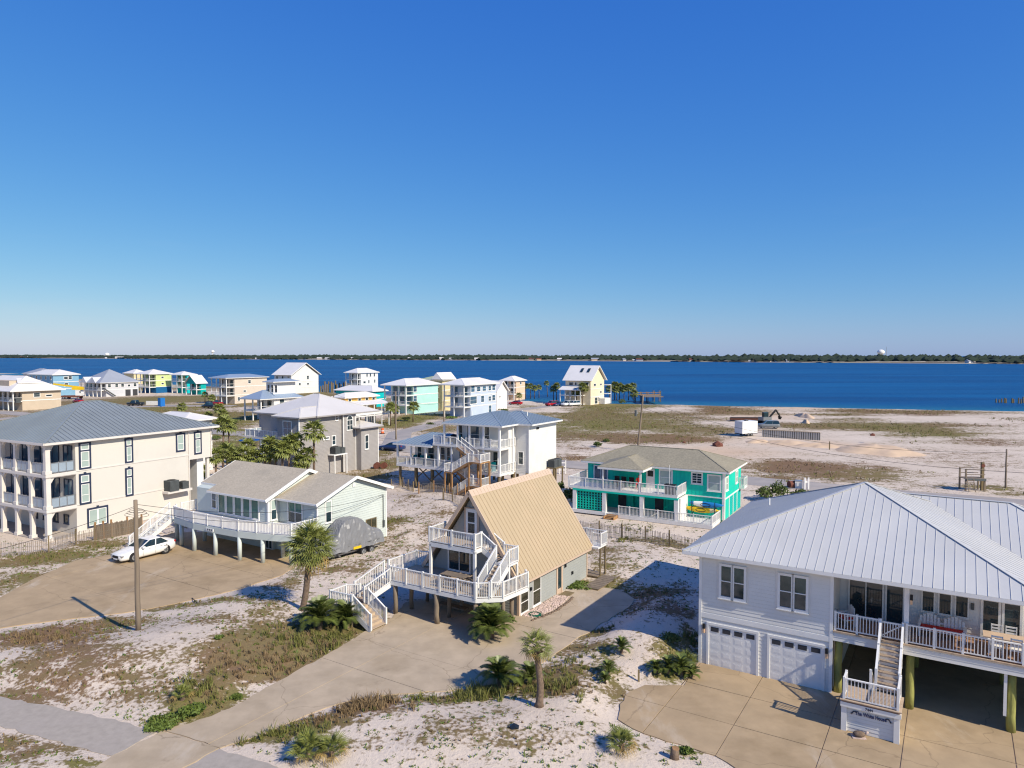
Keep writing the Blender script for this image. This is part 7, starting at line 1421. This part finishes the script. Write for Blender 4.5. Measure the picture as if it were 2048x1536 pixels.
# boat under its cover, on a trailer
def boat():
    ax = Vector((-13.6, 57.9, 0)); t = thing('covered_boat', 'boat under a crumpled grey cover beside the pale green house', 'boat', ax, R(52)); r = random.Random(8)
    prof = [(-3.5, .95, 1.05, .12), (-3.1, .9, 1.4, .5), (-2.4, .8, 1.62, .95), (-1.6, .75, 1.9, 1.16), (-1.0, .75, 2.75, 1.2), (-.6, .75, 3.02, 1.2), (.2, .75, 3.08, 1.2), (.9, .75, 3.0, 1.2), (1.5, .75, 2.5, 1.2), (2.2, .75, 1.95, 1.2), (2.9, .8, 1.75, 1.15), (3.1, .85, 1.5, 1.08)]
    fine_ = []
    for p, q in zip(prof[:-1], prof[1:]):
        for k in range(4): fine_.append(tuple(p[i] + (q[i] - p[i]) * k / 4 for i in range(4)))
    fine_.append(prof[-1]); rings = []; NJ = 34
    for i, (x, zb, zt_, w) in enumerate(fine_):
        ring = []; tall = min(1, max(0, (zt_ - 1.6) / .9))
        for j in range(NJ + 1):
            u = j / NJ; c = 2 * u - 1; f = abs(c)
            # side skirt hangs from the roof edge of the console and flares out to the gunwale
            top = .42 + .12 * tall; prof_z = 1.0 if f < top else (1 - ((f - top) / (1 - top)) ** (1.25 - .35 * tall))
            yy = w * (1 if c > 0 else -1) * (f / top * (.55 + .1 * (1 - tall)) if f < top else (.55 + .1 * (1 - tall)) + (.45 - .1 * (1 - tall)) * ((f - top) / (1 - top)) ** .8)
            pl = .05 * math.sin(x * 9 + math.sin(x * 3.1) * 2) * min(1, max(0, f - .3) * 3); zz = zb + (zt_ - zb) * prof_z - .05 * (1 if f > .9 else 0) * (1 + math.sin(x * 5))
            ring.append((x + .03 * r.uniform(-1, 1), yy + (pl if c > 0 else -pl) + .025 * r.uniform(-1, 1), zz + .025 * r.uniform(-1, 1)))
        rings.append(ring)
    MB().loft(rings, closed=False).build('cover', 'tarp', t, False)
    hull = []
    for (x, zk, w) in ((-3.55, 1.0, .05), (-2.9, .75, .6), (-2.0, .58, 1.0), (0, .5, 1.15), (2.2, .5, 1.15), (3.05, .52, 1.05)): hull.append([(x, -w, 1.05), (x, -w * .85, .85), (x, 0, zk), (x, w * .85, .85), (x, w, 1.05)])
    MB().loft(hull, closed=False).build('hull', 'ac_grey', t, True); MB().box(3.0, 3.4, -.28, .28, .75, 1.5).build('outboard_motor', 'black', t)
    tr = thing('boat_trailer', 'galvanised two-axle trailer under the covered boat', 'trailer', ax, R(52))
    for s in (-1, 1):
        MB().beam((-2.4, s * .55, .42), (2.9, s * .75, .42), .08, .12).build('frame_rail', 'steel', tr); MB().beam((-2.4, s * .55, .42), (-4.2, 0, .42), .08, .1).build('drawbar', 'steel', tr); MB().box(.35, 2.25, s * 1.0 - .14, s * 1.0 + .14, .70, .76).build('mudguard', 'steel', tr)
        for x in (.85, 1.7): wheel(tr, x, s * 1.0, .31, .2, s)
    for x in (-1.5, .85, 1.7): MB().box(x - .05, x + .05, -1.0, 1.0, .36, .44).build('cross_member', 'steel', tr)
    MB().box(-.3, .5, -1.22, -1.17, .72, .92).build('yellow_marker', 'yellow', tr)
boat()
# ------------------------------------------------------------------ poles and wires
def pole(label, g, top, r=.14, lean=0.0, arm=False, can=False):
    t = thing('utility_pole', label, 'pole', g); n = 9
    MB().tube([(lean * i / (n - 1) + .012 * math.sin(i * 2), 0, (top + .2) * i / (n - 1) - .2) for i in range(n)], [r * (1.1 - .32 * i / (n - 1)) for i in range(n)], 12).build('shaft', 'wood_grey', t, True)
    if arm:
        MB().box(-1.1, 1.1, -.06, .06, top - .7, top - .58).build('crossarm', 'wood_grey', t)
        for x in (-1, -.5, .5, 1): MB().cyl((x, 0, top - .58), (x, 0, top - .4), .05, .03, 8).build('insulator', 'ac_grey', t)
    if can: MB().cyl((-.35, -.1, top - 3.6), (-.35, -.1, top - 2.6), .22, n=12).build('transformer', 'ac_grey', t); MB().box(-.2, 0, -.12, .02, top - 3.2, top - 3.0).build('bracket', 'steel', t)
    return Vector((g.x + lean, g.y, g.z + top))
g1 = at(277, 1277); g1.z = gz(g1.x, g1.y); T1 = pole('weathered bare pole standing alone in the left foreground sand', g1, zat(at(277, 1277), 1000) - g1.z, .14)
MB_pipe = MB().cyl((.16, -.08, .2), (.16, -.08, 3.2), .03, n=6)
g2 = at(1275, 903); T2 = pole('grey leaning pole with a transformer behind the teal house', g2, zat(g2, 790), .17, .9, False, True)
g3 = at(792, 880); T3 = pole('tall pole beside the street left of the stilt house', g3, zat(g3, 783), .15); g4 = at(888, 866); T4 = pole('dark pole between the mint and light blue houses', g4, zat(g4, 800), .15); g5 = at(2011, 977); T5 = pole('thin grey pole at the right edge of the open sand', g5, zat(g5, 898), .11); g6 = at(668, 858); T6 = pole('pole with a crossarm rising behind the taupe roof', g6, zat(g6, 782), .15, 0, True)
def wire(label, a, c, sag, r=.013, group='overhead wires'):
    a = Vector(a); c = Vector(c); n = 15; tag(MB().tube([a.lerp(c, i / (n - 1)) - Vector((0, 0, sag * 4 * (i / (n - 1)) * (1 - i / (n - 1)))) for i in range(n)], r, 5).build('overhead_wire', 'black', None), label, 'wire', group)
PM = frame(O_P, TH) @ Vector((.12, -.2, 3.95))
wire('upper wire from the bare pole to the pale green house gable', T1 - Vector((0, 0, .25)), PM, 1.0); wire('lower wire from the bare pole to the pale green house gable', T1 - Vector((0, 0, .5)), PM - Vector((0, 0, .15)), 1.5)
wire('wire from the bare pole towards the left edge', T1 - Vector((0, 0, .35)), at(-260, 1150, 6.4), .4); lp = MB()
for k in range(3): lp.tube([T1 + Vector((.45 * math.cos(a) * (1 + .3 * k), .1, -.65 - .12 * k + .14 * math.sin(a))) for a in [i * math.pi / 7 for i in range(15)]], .012, 5)
tag(lp.build('wire_coil', 'black', None), 'loose loops of wire near the top of the bare pole', 'wire')
wire('long wire from the transformer pole to the right edge pole', T2 - Vector((0, 0, 1.0)), T5 - Vector((0, 0, .4)), 2.4, .022); wire('second long wire low over the open sand at right', T2 - Vector((0, 0, 2.2)), at(2140, 950, 4.5), 2.2, .022)
wire('wire between the crossarm pole and the street pole', T6 - Vector((0, 0, .5)), T3 - Vector((0, 0, .3)), 1.5, .02); wire('wire between the street pole and the dark pole', T3 - Vector((0, 0, .4)), T4 - Vector((0, 0, .4)), 1.2, .02)
wire('yellow guy marker leaning in the sand right of the bare pole', at(384, 1196, .05), at(418, 1247, .1), -.2, .03)
# ------------------------------------------------------------------ fences
def sand_fence(label, pts, h=1.2, sp=.11, post_every=2.6, m='wood_grey', pm='wood_pile', sag=.12):
    P_ = [at(u, v) for u, v in pts]; t = thing('sand_fence', label, 'fence', P_[0]); o = P_[0]; sl_ = MB(); r = random.Random(len(label)); acc = 0; d0 = 0
    for a, c in zip(P_[:-1], P_[1:]):
        L_ = (c - a).length; n = int(L_ / sp); d = (c - a).normalized(); nrm = Vector((-d.y, d.x, 0))
        for i in range(n):
            p = a.lerp(c, i / n); p.z = gz(p.x, p.y); q = p - o; hh = h * r.uniform(.9, 1.02) - sag * abs(math.sin((acc + i * sp) / post_every * math.pi)); tl = d * r.uniform(-.05, .05) + nrm * r.uniform(-.06, .06)
            sl_.beam(q, q + Vector((0, 0, hh)) + tl, .035, .012, up=nrm)
        k = max(1, round(L_ / post_every))
        for i in range(k + 1):
            p = a.lerp(c, i / k); p.z = gz(p.x, p.y); q = p - o
            if i == 0 and a is not P_[0]: continue
            MB().beam(q + nrm * .04, q + nrm * .04 + Vector((0, 0, h + .15)), .1, .1, up=nrm).build('fence_post', pm, t)
        wr = MB()
        for f in (.25, .55, .85): wr.tube([(a.lerp(c, i / 8) - o) + Vector((0, 0, gz(*a.lerp(c, i / 8)[:2]) + h * f)) for i in range(9)], .008, 4)
        wr.build('fence_wire', 'steel', t); acc += L_
    sl_.build('slats', m, t, kind='stuff')
sand_fence('grey slatted sand fence in front of the beige house', [(-70, 1130), (0, 1120), (98, 1106), (153, 1090), (190, 1083), (268, 1068)], 1.25, .13)
sand_fence('grey slatted sand fence between the A-frame and the teal house', [(1150, 1063), (1198, 1073), (1243, 1081), (1290, 1089), (1338, 1097), (1400, 1107)], 1.25, .12)
sand_fence('slack sand fence by the left stilts of the stilt house', [(783, 978), (806, 974), (826, 984)], 1.1, .12, 1.8, sag=.5); sand_fence('slack sand fence with orange posts in front of the stilt house stair', [(838, 1002), (868, 995), (899, 994), (930, 1004)], 1.2, .12, 2.0, pm='wood_new', sag=.35); sand_fence('short sand fence on the dune behind the A-frame', [(886, 1022), (905, 1024), (928, 1034)], 1.1, .12, 1.8, sag=.3)
wf = thing('wooden_gate', 'weathered plank fence beside the beige house wall', 'fence', at(190, 1083), 0); 
for k in range(30):
    p = at(190 + k * 3.2, 1083 - k * .62) - at(190, 1083); MB().box(p.x - .09, p.x + .075, p.y - .012, p.y + .012, 0, 1.35 + .04 * (k % 3)).build('plank', 'wood_grey', wf)
for k in (0, 5, 10, 20, 29): p = at(190 + k * 3.2, 1083 - k * .62) - at(190, 1083); MB().box(p.x - .06, p.x + .06, p.y + .02, p.y + .14, 0, 1.7).build('fence_post', 'wood_new', wf)
# ------------------------------------------------------------------ open ground on the right
def mound(label, u, v, w_px, h_m, d, m='sand_tan', name='sand_pile', seed=1):
    g = at(u, v); rx = w_px * g.y / F; n = 26; k = 18; vs_ = []; fs_ = []; rs_ = np.random.default_rng(seed)
    for j in range(k + 1):
        for i in range(n):
            a = i / n * 2 * math.pi; q = j / k; rr = 1 + .22 * math.sin(2 * a + seed) + .12 * math.sin(5 * a + seed * 2); z = h_m * max(0, 1 - q ** 2.2) ** 1.3 * (1 + .22 * math.sin(3 * a + q * 4 + seed) * min(1, q * 2) + .12 * math.sin(7 * a + seed * 3) * q); vs_.append((rx * q * rr * math.cos(a), d * q * rr * math.sin(a), z - .15 * q + rs_.uniform(-.05, .05) * h_m * min(1, q * 3)))
    fs_ = [(j * n + i, j * n + (i + 1) % n, (j + 1) * n + (i + 1) % n, (j + 1) * n + i) for j in range(k) for i in range(n)]
    o = MB().add(vs_, fs_).build(name, m, None, True, loc=(g.x, g.y, gz(g.x, g.y))); tag(o, label, 'sand pile', 'piles of sand')
mound('broad tan sand mound on the open ground', 1752, 903, 70, 1.15, 8, seed=2); mound('long low ridge of dug sand below the sheet-pile wall, right part', 1640, 893, 46, .65, 3, seed=3); mound('long low ridge of dug sand below the sheet-pile wall, left part', 1575, 886, 54, .55, 3, seed=4); mound('pointed pale sand pile near the water', 1610, 834, 18, 1.0, 5, 'sand_tan', seed=5); mound('small pale sand pile below the pointed one', 1612, 846, 8, .9, 2, seed=6); mound('tan sand bank left of the sheet-pile wall', 1515, 884, 28, .5, 3, seed=7)
bw = thing('sheet_pile_wall', 'grey ribbed sheet-pile wall standing in the sand', 'retaining wall', at(1524, 874), 0); b0, b1 = at(1524, 874), at(1640, 881); d = (b1 - b0).normalized(); nn = Vector((-d.y, d.x, 0)); L_ = (b1 - b0).length
for i in range(26):
    p = d * (L_ * i / 26); q = d * (L_ * (i + .55) / 26); MB().beam(p + Vector((0, 0, .75)), q + Vector((0, 0, .75)), .06, 1.5).build('sheet_rib', 'steel', bw); q2 = d * (L_ * (i + 1) / 26)
    MB().beam(q + nn * .2 + Vector((0, 0, .75)), q2 + nn * .2 + Vector((0, 0, .75)), .06, 1.5).build('sheet_pan', 'ac_grey', bw)
MB().beam(Vector((0, 0, 1.52)) + nn * .1, d * L_ + nn * .1 + Vector((0, 0, 1.52)), .4, .12).build('capping', 'concrete_grey', bw)
tb = at(1492, 872); t = thing('box_trailer', 'white box trailer on the sandy track', 'trailer', (tb.x, tb.y, .1), TH + 1.0); MB().box(-2.0, 2.0, -1.1, 1.1, .5, 3.0).build('body', 'white_vinyl', t); MB().box(-2.01, 2.01, -1.11, 1.11, .45, .55).build('chassis', 'black', t); MB().box(-.3, .3, -.3, .3, 3.0, 3.25).build('roof_vent', 'ac_grey', t); MB().beam((-2, 0, .5), (-3.2, 0, .5), .12, .1).build('drawbar', 'black', t); MB().box(2.0, 2.02, -.95, .95, .6, 2.9).build('rear_door', 'white_paint', t)
for s in (-1, 1):
    for x in (-.4, .45): wheel(t, x, s * 1.0, .34, .2, s)
ex = at(1530, 848); t = thing('excavator', 'small dark excavator with raised arm near the sheet-pile wall', 'excavator', (ex.x, ex.y, .1), .4)
for s in (-1, 1): MB().loft([[(x, s * .8 - .25, z) for x, z in ((-1.3, .0), (1.3, 0), (1.6, .35), (1.3, .7), (-1.3, .7), (-1.6, .35))], [(x, s * .8 + .25, z) for x, z in ((-1.3, .0), (1.3, 0), (1.6, .35), (1.3, .7), (-1.3, .7), (-1.6, .35))]]).build('track', 'black', t)
MB().box(-1.3, 1.2, -.9, .9, .8, 1.6).build('body', 'car_grey', t); MB().box(-.2, 1.1, .05, .85, 1.6, 2.7).build('cab', 'glass_dark', t); MB().beam((1.0, -.3, 1.4), (3.0, -.3, 3.2), .3, .35).build('boom', 'black', t); MB().beam((3.0, -.3, 3.2), (4.2, -.3, 1.7), .25, .28).build('stick', 'black', t); MB().loft([[(4.0, -.7, 1.7), (4.6, -.7, 1.5), (4.2, -.7, .9)], [(4.0, .1, 1.7), (4.6, .1, 1.5), (4.2, .1, .9)]]).build('bucket', 'black', t)
g = at(1495, 842); t = thing('timber_stack', 'long dark stack of timbers on the sand behind the box trailer', 'timber', (g.x, g.y, .05), -.05)
for i in range(9): MB().beam((-4.5 + .3 * (i % 3), -.5 + .4 * (i % 3), .2 + .28 * (i // 3)), (4.2 - .4 * (i % 4), -.4 + .4 * (i % 3), .2 + .28 * (i // 3)), .26, .26).build('timber', 'rust' if i % 2 else 'black', t)
for k, (u, v, s, lb) in enumerate(((1435, 893, 1.0, 'dark lump of debris on the pale track'), (1368, 886, .4, 'small dark lump on the track edge'), (1745, 886, .5, 'dark lump on top of the tan sand mound'))):
    g = at(u, v); t = thing('debris', lb, 'debris', (g.x, g.y, gz(g.x, g.y) + (1.4 if k == 2 else 0)), k); MB().add([(a * s * rp.uniform(.8, 1.4), b_ * s * rp.uniform(.7, 1.2), (c + .4) * s * .7) for a, b_, c in ico], icf).build('lump', 'rust', t); MB().tube([(0, 0, .3 * s), (s * 1.2, .3, .7 * s)], [.12 * s, .05 * s], 5).build('branch', 'trunk', t)
for k, (u, v) in enumerate(((1659, 900), (1728, 856), (1588, 862))): g = at(u, v); tag(MB().cyl((g.x, g.y, 0), (g.x, g.y, 1.5), .1, .09, 8).build('stake', 'wood_pile', None), ('stake at the right end of the dug sand', 'stake in the green patch of the open ground', 'stake behind the sheet-pile wall')[k], 'stake', 'stakes in the sand')
# observation stand
g = at(1944, 982); t = thing('lookout_stand', 'wooden lookout stand with ladder and railings on the open sand', 'stand', (g.x, g.y, gz(g.x, g.y)), -.1)
for x in (-1.1, 1.05):
    for y in (-.7, .7): MB().box(x - .08, x + .08, y - .08, y + .08, -.1, 2.65 if x < 0 else 1.5).build('leg', 'wood_grey', t)
for i in range(7): MB().box(-1.2, 1.15, -.8 + i * .23, -.6 + i * .23, 1.45, 1.52).build('deck_plank', 'wood_grey', t)
MB().box(-1.2, 1.15, -.85, -.8, 1.25, 1.52).build('rim_board', 'ac_grey', t); MB().box(1.0, 1.3, -.1, .2, 0, 3.4).build('tall_post', 'wood_pile', t); MB().cyl((1.15, -.14, 3.0), (1.15, -.1, 3.0), .22, n=14).build('life_ring', 'rust', t)
for z in (2.0, 2.6):
    for y in (-.75, .75): MB().beam((-1.15, y, z), (1.05, y, z), .06, .08).build('hand_rail', 'wood_grey', t)
for i in range(6): MB().box(-1.0, -.35, -1.3 + .08 * i, -1.22 + .08 * i, .2 + .22 * i, .26 + .22 * i).build('ladder_rung', 'wood_grey', t)
for x in (-1.05, -.3): MB().beam((x, -1.4, 0), (x, -.85, 1.5), .07, .07).build('ladder_rail', 'wood_grey', t)
# pier and old pilings
g = at(1275, 803); t = thing('pier', 'timber pier reaching into the sound', 'pier', (g.x, g.y, 0), 0)
MB().box(0, 9, 4, 7, 2.0, 2.25).build('walkway', 'wood_new', t); MB().box(1, 7.5, -8, 4, 2.0, 2.2).build('deck', 'wood_grey', t)
for x in (0, 2.2, 4.5, 6.8, 9):
    for y in (4.2, 6.8): MB().cyl((x, y, -1.5), (x, y, 3.6 if x > 6 else 3.1), .16, n=7).build('piling', 'wood_pile', t)
MB().box(0, 9, 4.0, 4.08, 2.9, 3.05).build('hand_rail', 'wood_new', t)
for k, (u, v, hh) in enumerate([(1992, 805, .9), (1998, 805, .7), (2003, 805, 1.0), (2009, 806, 1.4), (2012, 806, 1.2), (2024, 806, 1.3), (2027, 806, 1.0), (2037, 807, 1.6), (2042, 807, 1.2), (2046, 806, 1.8)]): g = at(u, v, -.4); o = MB().cyl((g.x, g.y, -1.5), (g.x, g.y, hh), .28, .2, 8).build('old_piling', 'wood_pile', None); tag(o, ORD[k] + ' broken piling from the left in the water at the right edge', 'piling', 'broken pilings in the water at right')
for k in range(15): g = at(641 + k * 4.2 + rp.uniform(-1, 1), 785 + rp.uniform(-2, 2), -.4); o = MB().cyl((g.x, g.y, -1.5), (g.x, g.y, rp.uniform(2.5, 5.0)), .35, .3, 8).build('dock_piling', 'wood_pile', None); tag(o, ORD[k] + ' bare dock piling from the left beside the white three-storey house', 'piling', 'dock pilings left of the white house')
# ------------------------------------------------------------------ small things
g = at(323, 813); t = thing('portable_toilet', 'bright blue portable toilet on the far lot', 'toilet', (g.x, g.y, .05), TH); MB().box(-.75, .75, -.75, .75, 0, 2.5).build('cabin', 'toilet_blue', t); MB().ext([(-.8, -.8, 2.5), (.8, -.8, 2.5), (.8, .8, 2.5), (-.8, .8, 2.5)], (0, 0, .2)).build('roof', 'kayak_blue', t); MB().box(-.55, .5, -.78, -.75, .15, 2.3).build('door', 'kayak_blue', t)
g = at(292, 810); o = MB().box(0, 6.2, 0, .4, 0, 1.3).build('low_wall', 'white_paint', None, loc=(g.x, g.y, 0), rz=-.1); tag(o, 'low white wall left of the blue toilet', 'wall')
g = at(145, 798); t = thing('crane_truck', 'yellow crane truck parked by the sky blue house', 'truck', (g.x, g.y, .05), .1)
MB().box(-3.5, 3.2, -1.2, 1.2, .7, 1.3).build('chassis', 'rust', t); MB().loft([[(1.6, y, 1.2), (3.6, y, 1.2), (3.6, y, 2.2), (3.0, y, 3.3), (1.6, y, 3.3)] for y in (-1.15, 1.15)]).build('cab', 'car_white', t); MB().box(3.1, 3.5, -1.17, -1.15, 2.2, 3.0).build('cab_window', 'glass_dark', t); MB().box(.2, 4.0, -.9, .6, 3.4, 4.3).build('crane_base', 'yellow', t); MB().beam((3.8, -.2, 4.2), (-6.5, -.2, 5.6), .6, .6).build('boom', 'yellow', t)
for s in (-1, 1):
    for x in (-2.6, -1.6, 2.6): wheel(t, x, s * 1.05, .5, .3, s)
g = at(765, 868); t = thing('traffic_barrel', 'orange traffic barrel beside the street', 'barrel', (g.x, g.y, .1)); MB().cyl((0, 0, 0), (0, 0, 1.1), .35, .28, 12).build('drum', 'orange', t); MB().cyl((0, 0, .5), (0, 0, .65), .325, .315, 12).build('stripe', 'white_vinyl', t); MB().cyl((0, 0, 0), (0, 0, .08), .5, n=12).build('foot', 'black', t)
g = at(1585, 976); t = thing('rusty_barrel', 'rusty drum lying behind the green bushes', 'barrel', (g.x, g.y, .0), .2); MB().cyl((-.5, 0, .45), (.5, 0, .45), .45, n=16).build('drum', 'rust', t); MB().cyl((.48, 0, .45), (.53, 0, .45), .47, n=16).build('rim', 'rust', t)
g = at(1597, 977); t = thing('utility_box', 'pale box next to the rusty drum', 'utility box', (g.x, g.y, 0), -.4); MB().box(-.4, .4, -.35, .35, 0, .95).build('cabinet', 'white_paint', t); MB().box(-.43, .43, -.38, .38, .95, 1.02).build('lid', 'steel', t)
g = at(1613, 980); t = thing('white_posts', 'pair of white marker posts beside the pale box', 'posts', (g.x, g.y, 0)); MB().box(-.3, -.15, -.08, .08, 0, 1.5).build('post', 'white_vinyl', t); MB().box(.15, .3, -.08, .08, 0, 1.5).build('post', 'white_vinyl', t); MB().box(-.3, .3, -.04, .04, .9, 1.1).build('rail', 'white_vinyl', t)
g = at(1125, 948); t = thing('white_stand', 'white ladder-like stand right of the stilt house platform', 'stand', (g.x, g.y, 0)); MB().box(-.5, -.38, -.06, .06, 0, 1.9).build('post', 'white_vinyl', t); MB().box(.38, .5, -.06, .06, 0, 1.9).build('post', 'white_vinyl', t)
for z in (.5, 1.0, 1.5): MB().box(-.38, .38, -.04, .04, z, z + .12).build('rung', 'white_vinyl', t)
g = at(1349, 1524); t = thing('tree_stump', 'short sawn stump in the bottom right sand', 'stump', (g.x, g.y, gz(g.x, g.y))); MB().tube([(0, 0, -.1), (0, 0, .2), (.02, 0, .42)], [.2, .18, .17], 12).build('trunk', 'trunk', t, True); MB().cyl((.02, 0, .41), (.02, 0, .43), .165, n=12).build('cut_top', 'wood_new', t)
g = at(1028, 1478); t = thing('dark_stone', 'dark flat stone on the foreground sand', 'stone', (g.x, g.y, gz(g.x, g.y))); MB().add([(a * .28, b_ * .2, (c + .45) * .14) for a, b_, c in ico], icf).build('stone', 'car_dark', t)
g = at(2005 * 0 + 507, 899); t = thing('patio_umbrella', 'dark blue patio umbrella under the taupe house deck', 'umbrella', at(500, 905), 0); MB().cyl((0, 0, 0), (0, 0, 2.6), .04, n=8).build('pole', 'white_vinyl', t); cn = MB(); cn.loft([[(1.9 * math.cos(i * math.pi / 4), 1.9 * math.sin(i * math.pi / 4), 2.1) for i in range(8)], [(.05 * math.cos(i * math.pi / 4), .05 * math.sin(i * math.pi / 4), 2.75) for i in range(8)]]); cn.build('canopy', 'umbrella_blue', t)
g = at(1313, 1364); t = thing('garden_tap', 'small dark tap post at the driveway corner', 'tap', (g.x - .9, g.y, gz(g.x - .9, g.y))); MB().box(-.04, .04, -.04, .04, 0, .6).build('post', 'wood_pile', t); MB().tube([(0, 0, .5), (.1, 0, .52), (.16, 0, .42)], .02, 6).build('spout', 'steel', t)
print('objects', len(bpy.data.objects))
